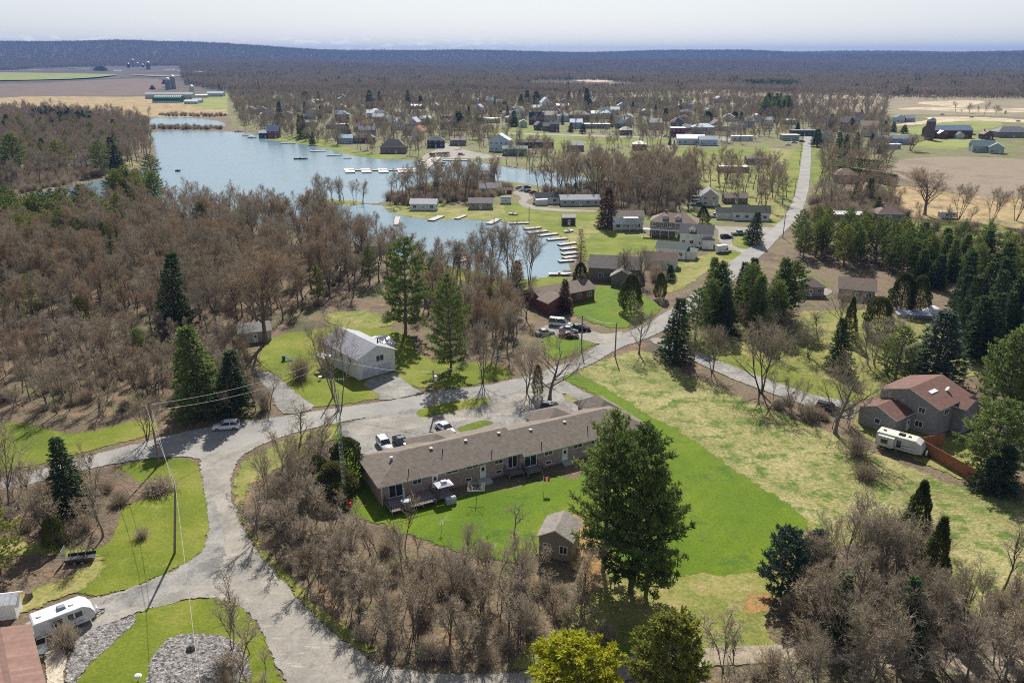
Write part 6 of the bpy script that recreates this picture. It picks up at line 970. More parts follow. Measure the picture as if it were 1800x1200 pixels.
for i, (px, py, w, c, r2, lb) in enumerate([(208, 116, 90, (.3, .3, .36), (.7, .72, .74), 'long shed with white roof at the left of the distant farm'), (228, 126, 44, (.2, .24, .3), (.6, .64, .7), 'blue-walled barn of the distant farm'), (246, 127, 50, (.6, .62, .66), (.72, .74, .76), 'white barn of the distant farm'), (207, 128, 36, (.3, .3, .33), (.76, .76, .74), 'small white-roofed barn left of the red silo'), (271, 127, 36, (.5, .55, .6), (.66, .7, .72), 'white barn right of the broad tan silo'), (300, 128, 60, (.5, .52, .56), (.55, .58, .64), 'low grey barn near the domed shed'), (321, 129, 44, (.5, .5, .5), (.72, .72, .7), 'pale barn beside the domed shed'), (128, 123, 40, (.2, .22, .26), (.6, .64, .68), 'pale shed on the distant green field'), (146, 124, 60, (.1, .11, .13), (.25, .27, .3), 'dark barn on the distant green field'), (1050, 116, 190, (.4, .42, .45), (.72, .76, .78), 'pale farm buildings in the far forest clearing'), (570, 128, 90, (.4, .4, .42), (.7, .72, .74), 'pale long roof at the forest edge'), (462, 126, 50, (.4, .42, .5), (.55, .6, .68), 'grey barn at the forest edge')]):
    barn(px, py, w, w * .3, 0, 6 if w < 100 else 9, 3, lb, c, r2, nf=3)
def dome():
    for px, py, r_, lb, nm in ((351, 133, 22, 'wide white domed barn on the distant farm', 'domed_barn'), (300, 128, 20, 'grey domed barn beside the dark evergreens', 'domed_barn')):
        x, y = P(px, py); e = empty(nm, (x, y, 0)); tag(e, lb, 'barn'); b = MB(); loft(b, [(-r_ + k * r_ * .5, [(12 * cos(t) * -1, 13 * sin(t) * (1 if 0 < k < 4 else .93)) for t in np.linspace(0, pi, 10)]) for k in range(5)]); b.build('shell', surf('white_shell', (.55, .62, .64), 'plain', .5), e); c = MB(); c.box(-4, 4, -12.3, -11.9, 0, 5); c.build('door', GREY, e)
dome()
x, y = P(1636, 552); e = empty('white_tank', (x, y, 0)); tag(e, 'white rounded tank cover among dark conifers', 'tank'); b = MB(); b.tube([(0, 0, 2.2 * sin(t)) for t in np.linspace(0, 1.5, 6)], [2.7 * cos(t) for t in np.linspace(0, 1.5, 6)], 14); b.build('cover', TRIM, e); c = MB(); c.tube([(0, 0, 0), (0, 0, .35)], 2.85, 14); c.build('base_ring', GREY, e)
x, y = P(1605, 556); e = empty('swimming_pool', (x, y, 0), R(-12)); tag(e, 'pool under a silver-blue cover beside the white tank', 'pool'); b = MB(); b.box(-4.2, 4.2, -2.2, 2.2, .02, .9); b.build('wall', GREY, e); c = MB(); [c.box(-4 + k * 1.35, -2.7 + k * 1.35, -2.1, 2.1, .903, .97 + .05 * (k % 2)) for k in range(6)]; c.build('cover', surf('silver_cover', (.42, .46, .62), 'plain', .4), e)
x, y = P(1658, 390); trailer(1650, 384, 0, 7., 'small camper at the edge of the rough garden under bare trees', False, False, True)
x, y = P(1750, 412); e = empty('cold_frame', (x, y, 0)); tag(e, 'pale low cold frames in the rough garden', 'cold frame'); b = MB(); b.box(-5, 0, -1, 1, 0, .5); b.build('frame', GALV, e); c = MB(); c.box(1, 5, .2, 2, 0, .55); c.build('lid', TRIM, e)
# ---------------- planting ----------------
def clump(seed, n=5, rad=10, h=13, con=False):
    r = random.Random(seed); tk, cr = MB(), MB()
    for i in range(n):
        a = r.uniform(0, 6.28); q = rad * math.sqrt(r.random()); b = Vector((cos(a) * q, sin(a) * q, 0)); hh = h * r.uniform(.75, 1.15)
        tk.tube([b, b + Vector((0, 0, hh * .8))], [.22, .08], 3, False)
        for k in range(46 if not con else 60):
            if con:
                u = r.random() ** .8; an = r.uniform(0, 6.28); rr = (1 - u) * 2.8 * r.uniform(.6, 1)
                card(cr, b + Vector((cos(an) * rr, sin(an) * rr, hh * (.12 + .88 * u))), (Vector((cos(an), sin(an), -.1)) + rv(r, .5)).normalized(), 1.3, .8, r)
            else:
                p = b + Vector((0, 0, hh * r.uniform(.3, .75))); d = (rv(r, .75) + Vector((0, 0, .8))).normalized()
                pts, _ = walk(p, d, hh * r.uniform(.18, .42), 2, r, .3, .05); ribbon(cr, pts, .3, r)
    return tk, cr
for i in range(3): proto('clump%d' % i, clump(110 + i), V_BARK, V_TWIG)
proto('cclump0', clump(120, 5, 9, 14, True), V_BARK, V_SPRUCE)
NAMES.update(clump='bare_tree', cclump='spruce_tree')
# explicit trees: kind, foot x, foot y, top y, width (photo pixels), label
for a in [
 ('litepine', 1060, 1005, 716, 112, 'tall white pine beside the shed, left stem of the big dark clump'),
 ('bigpine1', 1108, 1040, 740, 150, 'massive white pine on the lawn, broadest stem of the big dark clump'),
 ('bigpine', 1135, 1050, 800, 110, 'lower white pine at the lawn side of the big dark clump'),
 ('goldpine', 1012, 1245, 1128, 150, 'yellow-gold pine at the bottom edge beside the lane'),
 ('nearpine', 1168, 1285, 1070, 130, 'olive green pine beside the lane, right of the golden one'),
 ('spruce0', 310, 590, 443, 62, 'tall dark spruce standing alone in the brown wood'),
 ('bigpine1', 713, 585, 412, 85, 'tallest dark green pine behind the white house'),
 ('bigpine', 793, 650, 475, 72, 'dark green pine by the road, right of the white house'),
 ('greenspruce', 358, 728, 570, 88, 'broad green spruce above the parked white hatchback'),
 ('spruce1', 412, 728, 615, 64, 'dark spruce leaning on the green one above the white hatchback'),
 ('spruce1', 130, 905, 766, 62, 'dark spruce between the left lawn and the road'),
 ('cedar1', 98, 960, 905, 38, 'low dark yew-like tree at the foot of the left spruce'),
 ('pine2', 0, 1010, 880, 80, 'olive pine cut by the left edge of the view'),
 ('cedar0', 945, 695, 640, 19, 'narrow dark column cedar by the motel forecourt'),
 ('cedar1', 612, 840, 768, 62, 'rounded brown-green cedar at the motel gable'),
 ('cedar1', 590, 870, 812, 72, 'olive rounded cedar behind the little playhouse'),
 ('cedar1', 560, 860, 800, 60, 'dark olive cedar nearest the lane above the playhouse'),
 ('bluepine', 1372, 1045, 920, 80, 'blue-green pine at the left of the lower right thicket'),
 ('cedar2', 1600, 980, 842, 58, 'dark cedar spire behind the lower right thicket'),
 ('bluepine', 1432, 1010, 928, 52, 'small blue-green pine inside the lower right thicket'),
 ('cedar2', 1630, 1060, 905, 56, 'dark evergreen at the right flank of the lower right thicket'), ('spruce1', 1470, 1120, 1000, 60, 'dark evergreen low in the lower right thicket'), ('spruce0', 1590, 1150, 1010, 64, 'broad dark evergreen near the lane in the lower right thicket'),
 ('litepine', 1735, 838, 700, 110, 'yellow-green pine in front of the rust-roofed house'),
 ('spruce0', 1745, 860, 780, 70, 'dark spruce behind the wooden fence end'),
 ('litepine', 1755, 745, 565, 100, 'tall pale green pine right of the rust-roofed house'),
 ('litepine', 1802, 760, 560, 100, 'tall pine at the right edge behind the wooden fence'),
 ('bluespruce', 1640, 672, 543, 92, 'blue-green spruce behind the rust roof'),
 ('pine0', 1572, 672, 572, 68, 'loose green pine left of the blue-green spruce'),
 ('spruce0', 1474, 652, 560, 44, 'slim dark spruce between two bare trees beyond the long driveway'),
 ('cedar2', 1490, 600, 520, 26, 'dark narrow cedar in front of the hidden brown-roofed house'),
 ('cedar1', 1540, 590, 520, 50, 'dark rounded cedar right of the hidden brown-roofed house'),
 ('cedar1', 1583, 545, 478, 44, 'brownish cedar beside the silver tank, left one of the pair'),
 ('cedar1', 1612, 548, 482, 36, 'brownish cedar beside the silver tank, right one of the pair'),
 ('spruce0', 1186, 632, 520, 56, 'dark spruce at the mouth of the long driveway'),
 ('rustspruce', 992, 548, 490, 28, 'reddish brown spruce against the brick house wall'),
 ('cedar1', 1108, 546, 480, 40, 'round olive tree on the lawn of the brick house'),
 ('spruce0', 906, 525, 458, 36, 'dark spruce on the near shore by the bare multi-stemmed trees'),
 ('cedar0', 1020, 515, 460, 30, 'dark green cedar behind the brick house'),
 ('larch0', 1020, 480, 402, 26, 'thin ragged larch in front of the boat slips'),
 ('rustspruce', 1068, 400, 328, 36, 'reddish larch beside the white house on the bank'),
 ('spruce0', 1322, 428, 372, 32, 'dark ragged spruce on the little grass triangle by the road'),
 ('cedar2', 1235, 392, 360, 24, 'dark conifer beside the grey gabled house'),
 ('spruce1', 1178, 492, 465, 20, 'small dark spruce in front of the green-roofed cottage'),
 ('cedar1', 1160, 525, 478, 22, 'small dark cedar beside the ruined barn')]:
    T(*a[:5], a[5])
for a in [
 ('broad0', 966, 703, 578, 120, 'broad bare tree with dark trunk at the motel forecourt'), ('broad1', 925, 690, 600, 75, 'low bare tree beside the column cedar'),
 ('fan0', 467, 603, 422, 128, 'great fan-shaped bare tree at the head of the side drive'), ('broad0', 1123, 622, 530, 62, 'bare open tree on the road verge near the driveway mouth'),
 ('multi0', 597, 722, 545, 85, 'bare tree on the verge in front of the white house'), ('crook0', 908, 956, 880, 46, 'crooked bare little tree on the back lawn'),
 ('broad1', 1338, 690, 560, 120, 'wide bare tree with forked trunk over the long driveway'), ('broad0', 1468, 762, 612, 135, 'widest bare tree beside the long driveway near the trailer'),
 ('broad0', 1218, 648, 560, 56, 'bare tree at the start of the long driveway'), ('broad1', 1252, 655, 565, 55, 'second bare tree along the long driveway'),
 ('slim0', 181, 945, 830, 62, 'slim bare tree in the left shrubbery'), ('multi0', 15, 920, 740, 120, 'many-stemmed bare tree at the left edge by the road'),
 ('broad1', 258, 775, 690, 70, 'bare tree on the roadside lawn left of the white hatchback'), ('slim0', 525, 800, 700, 52, 'thin bare tree at the corner of the lane'),
 ('slim0', 470, 880, 785, 45, 'bare sapling on the lane verge'), ('broad1', 520, 890, 775, 75, 'pale bare tree beside the playhouse'),
 ('fan0', 1625, 378, 292, 82, 'great spreading bare oak at the edge of the harvested field'), ('multi0', 1685, 385, 318, 42, 'bushy bare tree right of the great oak'),
 ('multi0', 1742, 392, 325, 44, 'bare tree beyond the garden, right of the bushy one'), ('multi0', 1785, 388, 320, 42, 'bare tree at the right edge by the harvested field'),
 ('multi0', 1600, 265, 232, 46, 'dense round bare tree in front of the big barn'), ('multi0', 862, 500, 380, 70, 'many-stemmed bare tree rising over the lower basin'), ('multi0', 895, 498, 385, 66, 'second many-stemmed bare tree rising over the lower basin'),
 ('multi0', 930, 500, 392, 60, 'third many-stemmed bare tree, nearest to the boat slips'), ('multi0', 832, 498, 400, 50, 'many-stemmed bare tree at the left of the group over the lower basin'), ('multi0', 640, 455, 375, 44, 'bare tree standing against the lower basin behind the hip-roofed house'), ('multi0', 565, 430, 312, 36, 'tall bare tree on the near shore opposite the islet'), ('slim0', 775, 480, 440, 30, 'small bare tree by the two little docks'), ('multi0', 1100, 495, 435, 40, 'bare tree behind the ruined barn'), ('broad1', 1128, 498, 430, 44, 'bare spreading tree between the ruined barn and the white shed'),
 ('slim0', 1290, 1200, 1085, 52, 'slim bare tree beside the lane below the long lawn'), ('broad1', 848, 672, 555, 62, 'bare tree on the road verge right of the dark green pine'),
 ('slim0', 1490, 970, 860, 62, 'tall thin bare tree at the top of the lower right thicket'), ('multi0', 1560, 1040, 890, 110, 'dense bare tree in the middle of the lower right thicket'),
 ('slim0', 1762, 1040, 905, 66, 'open bare tree at the right edge of the straw field'), ('broad1', 445, 560, 480, 60, 'bare tree just left of the great fan-shaped one'),
 ('multi0', 1700, 1120, 980, 80, 'bare tree right of the lower right thicket'), ('broad0', 150, 640, 540, 90, 'broad pale bare tree in the brown thicket on the left'),
 ('broad1', 1480, 580, 505, 70, 'grey bare tree in front of the brown-roofed houses'), ('slim0', 1525, 640, 555, 50, 'bare tree left of the loose green pine'), ('slim0', 1437, 595, 540, 42, 'small bare tree on the shaded grass beyond the driveway')]:
    T(*a[:5], a[5])
for a in [('bush2', 118, 1135, 1090, 48, 'brown rounded shrub beside the near white trailer'), ('bush1', 1505, 800, 755, 58, 'bare shrub at the nose of the far trailer'), ('bush0', 1420, 735, 700, 45, 'bare shrub on the bank of the long driveway'), ('bush1', 530, 665, 618, 52, 'bare rounded shrub at the end wall of the white house'),
          ('bush0', 250, 945, 922, 30, 'low shrub on the corner lawn'), ('bush2', 280, 862, 838, 60, 'low shrub in the corner flower bed'), ('bush2', 1520, 840, 812, 40, 'small shrub beside the straw field'), ('bush1', 465, 720, 665, 34, 'bare shrub below the dark spruces at the side drive')]:
    T(*a[:5], a[5])
ROADC = [[(300, 765), (430, 741), (560, 722), (700, 702), (850, 679), (950, 655), (1065, 599), (1165, 553), (1290, 455), (1352, 405), (1398, 345), (1412, 240), (1428, 240), (1420, 345), (1378, 408), (1240, 535), (1130, 598), (1005, 655), (880, 696), (700, 724), (475, 775), (335, 803), (160, 822), (-50, 872), (-50, 850), (160, 800)],
         [(1135, 598), (1210, 608), (1330, 656), (1440, 694), (1510, 700), (1506, 735), (1390, 706), (1240, 647)], [(450, 645), (485, 655), (545, 705), (500, 735), (470, 690)], [(555, 600), (640, 565), (720, 590), (760, 690), (600, 712), (555, 660)], [(930, 500), (1045, 495), (1045, 570), (940, 590)]]
CAND = []
def off_houses_near(pts): return [(x, y) for (x, y) in pts if not any(abs(x - a) < w / 2 + 2.5 and abs(y - b) < d_ / 2 + 3 for (a, b, w, d_) in HS)]
def wood(poly, sp, keys, h, label, group, seed, clear=(), m=1.5, hv=.2):
    r = random.Random(seed)
    for (x, y) in off_houses_near(points(poly, sp, seed, tuple(clear) + tuple(ROADC), m)): CAND.append((math.hypot(x, y), r.choice(keys), x, y, h * r.uniform(1 - hv, 1 + hv), label, group))
WD = ['wood0', 'wood1', 'wood2', 'wood3', 'red0', 'red1', 'wood2', 'wood0']
HL = [[(560, 590), (640, 565), (720, 580), (760, 690), (900, 668), (880, 640), (800, 625), (740, 590), (700, 640), (550, 716), (480, 680), (455, 640), (480, 590)]]
wood([(-160, 440), (100, 440), (300, 430), (560, 420), (700, 452), (740, 480), (640, 525), (560, 545), (480, 575), (440, 610), (300, 600), (0, 585), (-160, 580)], 6.2, WD, 14, 'bare grey-brown tree in the thick wood between the lake and the road', 'bare trees in the wood by the lake', 1, HL)
wood([(-160, 585), (0, 590), (300, 605), (440, 615), (450, 660), (430, 700), (330, 700), (240, 715), (130, 735), (0, 720), (-160, 720)], 6.2, WD + ['broad0', 'broad1'], 8.5, 'bare low tree in the brown thicket above the roadside lawn', 'bare trees in the thicket above the roadside lawn', 2, HL)
wood([(735, 490), (870, 505), (930, 545), (945, 590), (890, 620), (905, 650), (830, 632), (740, 560), (700, 500)], 5.5, ['red0', 'red1', 'wood1', 'wood2'], 12.5, 'bare tree in the reddish wood between the white house and the brick house', 'bare trees in the reddish wood', 3, HL)
wood([(500, 985), (640, 960), (740, 985), (880, 1020), (1000, 1050), (1070, 1110), (1000, 1150), (850, 1165), (720, 1155), (620, 1110)], 7., ['wood0', 'wood3', 'wood1', 'slim0'], 9.5, 'bare tree in the thicket between the motel lawn and the lane', 'bare trees in the thicket below the motel', 4)
wood([(455, 900), (560, 900), (640, 935), (640, 965), (520, 980), (480, 960)], 6, ['slim0', 'broad1'], 6, 'small bare tree at the corner of the thicket by the lane', 'small bare trees at the thicket corner', 5)
wood([(1370, 1080), (1400, 1020), (1470, 975), (1590, 980), (1650, 1040), (1690, 1150), (1700, 1230), (1430, 1230)], 5.2, ['wood0', 'broad1', 'multi0', 'wood2'], 9.5, 'bare tree in the dense grey thicket at the lower right', 'bare trees in the lower right thicket', 6)
wood([(1680, 1080), (1830, 1040), (1900, 1080), (1900, 1260), (1700, 1260)], 5.2, ['slim0', 'wood1', 'red1'], 9, 'thin bare tree at the lower right corner', 'thin bare trees in the lower right corner', 7)
wood([(1270, 560), (1330, 575), (1420, 600), (1470, 640), (1400, 650), (1290, 610)], 8, ['broad0', 'broad1'], 8.5, 'low bare tree on the rough grass beyond the long driveway', 'bare trees beyond the long driveway', 8)
wood([(1480, 620), (1560, 610), (1660, 650), (1560, 690), (1490, 680)], 8, ['broad0', 'broad1'], 9, 'bare tree behind the rust-roofed house', 'bare trees behind the rust-roofed house', 9)
wood([(-40, 880), (60, 865), (180, 850), (200, 890), (120, 910), (40, 940)], 7, ['broad1', 'slim0'], 5.5, 'low bare tree in the shrubbery left of the corner lawn', 'low bare trees in the left shrubbery', 10)
wood([(-200, 345), (-200, 215), (0, 205), (150, 210), (262, 225), (268, 250), (275, 285), (215, 300), (140, 315), (50, 335)], 8.5, ['mid0', 'mid1', 'mid2', 'midred0'], 13, 'bare tree on the far left bank of the lake', 'bare trees on the far left bank', 11)
wood([(190, 385), (330, 388), (480, 402), (600, 425), (690, 450), (600, 430), (300, 432), (100, 440), (100, 400)], 7, ['mid0', 'mid1', 'mid2', 'midred0'], 14, 'bare tree on the near shore of the lake', 'bare trees on the near shore', 12)
wood([(682, 352), (745, 327), (860, 318), (905, 338), (840, 350), (765, 358), (700, 362)], 6.5, ['mid0', 'mid1', 'mid2'], 13, 'bare tree on the wooded point with the cottages', 'bare trees on the wooded point', 13)
wood([(548, 352), (638, 354), (640, 359), (550, 358)], 5, ['mid0', 'mid2'], 11, 'bare tree on the low islet', 'bare trees on the islet', 14)
wood([(940, 335), (1010, 322), (1080, 318), (1170, 308), (1235, 330), (1225, 365), (1180, 385), (1090, 375), (1060, 362), (1000, 355)], 7, ['mid0', 'mid1', 'mid2', 'midred0'], 16, 'tall bare tree in the wood behind the cottages', 'bare trees behind the cottages', 15)
wood([(850, 287), (960, 288), (1080, 300), (1100, 316), (1000, 310), (900, 298)], 12, ['mid0', 'mid1', 'mid2'], 13, 'bare tree across the channel', 'bare trees across the channel', 16)
wood([(1230, 310), (1370, 310), (1385, 345), (1370, 395), (1300, 370), (1250, 350)], 9, ['mid0', 'mid1', 'mid2'], 13, 'bare tree on the grass left of the straight road', 'bare trees left of the straight road', 17)
wood([(1425, 345), (1560, 330), (1585, 370), (1570, 392), (1500, 375), (1420, 385)], 8, ['mid0', 'mid1', 'mid2'], 10, 'bare tree in the scrub right of the straight road', 'bare trees right of the straight road', 18)
wood([(1590, 395), (1700, 400), (1800, 425), (1900, 440), (1900, 470), (1700, 440), (1600, 430)], 11, ['mid0', 'mid1'], 8, 'bare tree in the rough garden at the right', 'bare trees in the rough garden', 19)
FARV = []
def off_houses(pts, keep=.45, seed=1):
    r = random.Random(seed); out = []
    for (x, y) in pts:
        ok = True
        for (hx, hy, hw, hd) in HS:
            if abs(x - hx) < hw / 2 + 2.5 and hy - hd / 2 - 4 < y < hy + hd / 2 + 3: ok = False; break
            if abs(x - hx) < hw / 2 + 3 and hy - hd - 34 < y < hy and r.random() > keep: ok = False; break
        dens = .5 + .5 * sin(x / 37. + 1.3) * sin(y / 61.) + .3 * sin(x / 13. + y / 29.)
        if ok and r.random() < .55 + dens * .6: out.append((x, y))
    return out
VG = [[(862, 226), (960, 224), (1100, 240), (1190, 243), (1190, 250), (1060, 255), (985, 268), (900, 250)], [(1180, 262), (1360, 262), (1350, 278), (1180, 276)], [(1404, 400), (1404, 236), (1430, 236), (1424, 400)], [(740, 283), (760, 255), (860, 270), (860, 283)], [(1565, 285), (1565, 215), (1900, 215), (1900, 360), (1690, 345)]]
FARV += points([(400, 165), (620, 155), (860, 165), (1080, 175), (1400, 195), (1560, 205), (1560, 245), (1400, 250), (1180, 255), (1080, 268), (870, 280), (700, 280), (560, 255), (430, 230)], 9, 21, VG, 2)
FARV += points([(1440, 215), (1560, 225), (1560, 330), (1430, 330)], 10, 22, VG, 2)
FARV += points([(1080, 290), (1380, 282), (1390, 340), (1240, 320), (1100, 305)], 13, 23, VG, 2)
FARV += points([(1080, 175), (1250, 165), (1560, 172), (1560, 200), (1300, 196)], 12, 24)
FARV += points([(-300, 190), (0, 192), (100, 196), (268, 208), (262, 222), (0, 208)], 12, 25)
FARV += points([(900, 300), (1090, 316), (1070, 320), (930, 300)], 14, 26)
FARV += points([(1560, 160), (1800, 165), (1990, 168), (1990, 176), (1740, 176), (1560, 178)], 13, 27)
FARV += points([(1620, 196), (1800, 200), (1990, 200), (1990, 208), (1700, 204)], 24, 28)
FARV = off_houses(FARV)
scatter('village_trees', FARV, ['mid0', 'mid1', 'midb0', 'midb1', 'midred0'], 'bare trees scattered between the village houses', .4, .95)
CAND.sort(); NB = 300 - COUNT.get('bare_tree', 0)
LM = [(*P(x, y), n) for x, y, n in [(310, 590, 'the tall lone spruce'), (467, 603, 'the great fan-shaped tree'), (713, 585, 'the tallest green pine'), (793, 650, 'the roadside green pine'), (385, 728, 'the spruces above the white hatchback'), (258, 775, 'the roadside lawn tree'), (60, 735, 'the far end of the roadside lawn'), (620, 545, 'the worn grass behind the white house'), (902, 563, 'the lone white car'), (945, 610, 'the grey car by the ranch house'),
    (910, 520, 'the shore spruce'), (430, 920, 'the lane corner'), (590, 880, 'the antenna tower'), (770, 940, 'the white wind spinner'), (905, 960, 'the crooked little tree'), (960, 1000, 'the garden shed'), (620, 1130, 'the lane bend'), (860, 1170, 'the lane below the thicket'), (1010, 1180, 'the golden pine'), (1372, 1040, 'the blue-green pine'), (1600, 980, 'the dark cedar spire'), (1560, 1180, 'the lane at the bottom edge'), (1760, 1120, 'the lower right corner'), (100, 900, 'the left dark spruce'), (1300, 620, 'the conifer clump by the driveway'), (1520, 640, 'the loose green pine'), (100, 480, 'the olive pines'), (300, 440, 'the near lake shore'), (120, 640, 'the broad pale tree'), (0, 560, 'the left edge of the wood')]]
for c in CAND[:NB]:
    nm = min(LM, key=lambda q: (q[0] - c[2]) ** 2 + (q[1] - c[3]) ** 2)[2]
    kd = 'warm brown bare tree' if c[1].startswith('red') else ('low spreading bare tree' if c[1].startswith('broad') else ('slender bare tree' if c[1].startswith('slim') else 'grey-brown bare tree'))
    lb = kd + ' in the ' + ('thicket' if 'thicket' in c[6] else 'wood' if 'wood' in c[6] else 'rough ground') + ' nearest to ' + nm; plant(c[1], c[2], c[3], c[4], lb, group=lb + ' group')
rest = CAND[NB:]
def fs(k): return [i for i in rest if i[1].startswith(k)]
a1 = [c for c in rest if not c[1].startswith('mid')]; a2 = [c for c in rest if c[1].startswith('mid')]
scatter('woodland', [(c[2], c[3]) for c in a1], ['wood0', 'wood1', 'wood2', 'wood3', 'red0', 'red1'], 'the rest of the bare brown wood', 1, 1, [c[4] / 15.5 for c in a1])
scatter('far_woodland', [(c[2], c[3]) for c in a2], ['mid0', 'mid1', 'mid2', 'midred0'], 'bare woods round the lake', 1, 1, [c[4] / 15.5 for c in a2])
# undergrowth
UG = []
for q, sp, sd_ in (([(445, 905), (520, 900), (640, 930), (740, 965), (860, 1005), (960, 1010), (1010, 1060), (1080, 1090), (1090, 1140), (960, 1165), (850, 1175), (720, 1168), (640, 1140), (560, 1060), (480, 985), (440, 940)], 2.5, 31),
                   ([(1350, 1090), (1390, 1010), (1470, 960), (1600, 960), (1660, 1010), (1700, 1100), (1700, 1240), (1400, 1240)], 2.93, 32), ([(1690, 1060), (1900, 1010), (1900, 1260), (1700, 1260)], 3.2, 33),
                   ([(-40, 875), (60, 850), (200, 830), (230, 880), (190, 900), (190, 950), (100, 960), (0, 980)], 3.17, 34), ([(-160, 600), (440, 620), (440, 710), (300, 720), (130, 738), (0, 725), (-160, 725)], 3.9, 35),
                   ([(380, 690), (470, 680), (480, 720), (440, 728), (330, 742), (300, 740)], 2.6, 36), ([(520, 800), (570, 790), (600, 850), (560, 880), (500, 890), (450, 900), (450, 870)], 2.6, 37), ([(735, 500), (930, 550), (940, 590), (890, 610), (800, 600)], 4, 38),
                   ([(1240, 1175), (1400, 1165), (1400, 1260), (1240, 1260)], 2.8, 39), ([(380, 1130), (450, 1120), (480, 1200), (480, 1240), (380, 1240)], 2.6, 40), ([(1350, 700), (1420, 715), (1500, 745), (1500, 765), (1400, 735), (1345, 712)], 2.4, 41), ([(-160, 440), (700, 455), (560, 545), (440, 610), (-160, 580)], 7, 42)):
    UG += points(q, sp, sd_, ROADC, 1.2)
scatter('undergrowth', UG, ['bush0', 'sap0', 'sap1', 'sap1', 'bush2', 'sap2', 'sap0'], 'tangle of bare brown brush and saplings', .55, 1.25)
LM2 = [(*P(x, y), n) for x, y, n in [(1398, 455, 'the roadside'), (1440, 500, 'the small bright grass patch'), (1480, 395, 'the white-roofed long shed'), (1564, 395, 'the brown hip-roofed house'), (1650, 400, 'the small camper'), (1504, 530, 'the larger brown-roofed house'), (1424, 521, 'the smaller brown-roofed house'), (1590, 545, 'the silver-covered pool'), (1640, 552, 'the white tank'), (1740, 470, 'the rough garden'), (1640, 672, 'the blue-green spruce'), (1755, 745, 'the tall pale pine'), (1800, 560, 'the right edge'), (1186, 632, 'the driveway mouth'), (1250, 655, 'the driveway trees'), (1290, 530, 'the road bend'), (1380, 590, 'the rough grass'), (20, 450, 'the left edge'), (120, 440, 'the river arm'), (180, 400, 'the river mouth'), (240, 350, 'the white rowing boat'), (280, 378, 'the grey cabin'), (80, 225, 'the marsh'), (150, 230, 'the pond')]]
def stand(poly, sp, keys, h, label, group, seed, w=None, hv=.15, clear=()):
    r = random.Random(seed)
    for (x, y) in points(poly, sp, seed, tuple(clear) + (ROADC[0],), 1.5):
        k = r.choice(keys); nm = min(LM2, key=lambda q: (q[0] - x) ** 2 + (q[1] - y) ** 2)[2]
        SH = {61: 'roadside stand', 62: 'clump above the driveway', 63: 'right edge stand', 64: 'belt behind the tank', 65: 'near left shore stand', 66: 'river mouth group', 67: 'left bank row', 68: 'village grove', 69: 'far left bank wood'}
        lb = ('olive pine' if k == 'pine2' else 'loose green pine' if k.startswith('pine') else 'dense green spruce' if k[0] == 'g' else 'dark spruce') + ' in the ' + SH[seed] + ', nearest to ' + nm
        plant(k, x, y, h * r.uniform(1 - hv, 1 + hv), lb, group=lb + ' group', w=w and w * r.uniform(.85, 1.15))
stand([(-160, 318), (0, 312), (140, 300), (250, 284), (262, 240), (140, 225), (-160, 240)], 24, ['pine2', 'pine0', 'pine2', 'spruce1'], 14, 'x', 'conifers on the far left bank', 69, 8)
UF = []
for q, sp, sd_ in (([(-200, 345), (-200, 300), (50, 300), (210, 290), (215, 303), (140, 318), (50, 340)], 4.5, 51), ([(682, 352), (745, 330), (860, 322), (905, 338), (840, 352), (765, 358), (700, 362)], 4, 52), ([(940, 335), (1170, 310), (1235, 330), (1180, 385), (1060, 365)], 5, 53), ([(1425, 350), (1560, 335), (1600, 385), (1420, 390)], 4.5, 54), ([(1590, 395), (1900, 420), (1900, 470), (1600, 440)], 7, 55), ([(1040, 470), (1180, 470), (1160, 500), (1090, 500), (1030, 488)], 4, 56), ([(268, 201), (400, 203), (388, 206), (300, 205)], 6, 57), ([(270, 224), (390, 224), (390, 228), (270, 228)], 5, 58)):
    UF += points(q, sp, sd_, ROADC, 1.2)
scatter('far_brush', UF, ['bush0', 'bush1'], 'brush along the shores', .8, 1.5)
# conifer stands
stand([(1398, 455), (1480, 470), (1560, 480), (1650, 505), (1600, 450), (1520, 430), (1440, 425), (1395, 430)], 5.8, ['pine0', 'pine1', 'pine2', 'pine0'], 13, 'dark pine in the dense stand right of the road', 'pines in the stand right of the road', 61, 5.6)
stand([(1220, 600), (1290, 590), (1390, 590), (1385, 555), (1300, 545), (1220, 555)], 5.2, ['spruce0', 'pine0', 'greenspruce', 'pine1'], 14.5, 'dark conifer in the clump across the driveway from the straw field', 'conifers in the clump above the driveway', 62, 6.)
stand([(1660, 610), (1720, 640), (1830, 650), (1880, 560), (1760, 520), (1690, 540)], 6, ['spruce0', 'spruce1'], 15, 'dark spruce in the stand at the right edge', 'dark spruces at the right edge', 63, 6.4)
stand([(1600, 500), (1680, 520), (1840, 520), (1880, 470), (1700, 450), (1620, 450)], 7, ['greenspruce', 'pine0', 'pine2', 'spruce0'], 11, 'conifer in the belt behind the silver tank', 'conifers behind the silver tank', 64, 6)
stand([(-160, 490), (60, 485), (190, 465), (240, 415), (150, 388), (-160, 388)], 8., ['pine2', 'pine2', 'pine0'], 15, 'olive green pine on the near left shore', 'olive pines on the near left shore', 65, 7.5)
stand([(200, 385), (270, 385), (290, 372), (230, 345), (200, 360)], 8, ['pine2', 'pine1'], 16, 'olive pine at the mouth of the river arm', 'pines at the river mouth', 66, 8)
stand([(60, 222), (160, 236), (170, 225), (100, 212), (60, 212)], 8, ['spruce0', 'spruce1'], 14, 'dark spruce in the row behind the left bank', 'spruces behind the left bank', 67, 6)
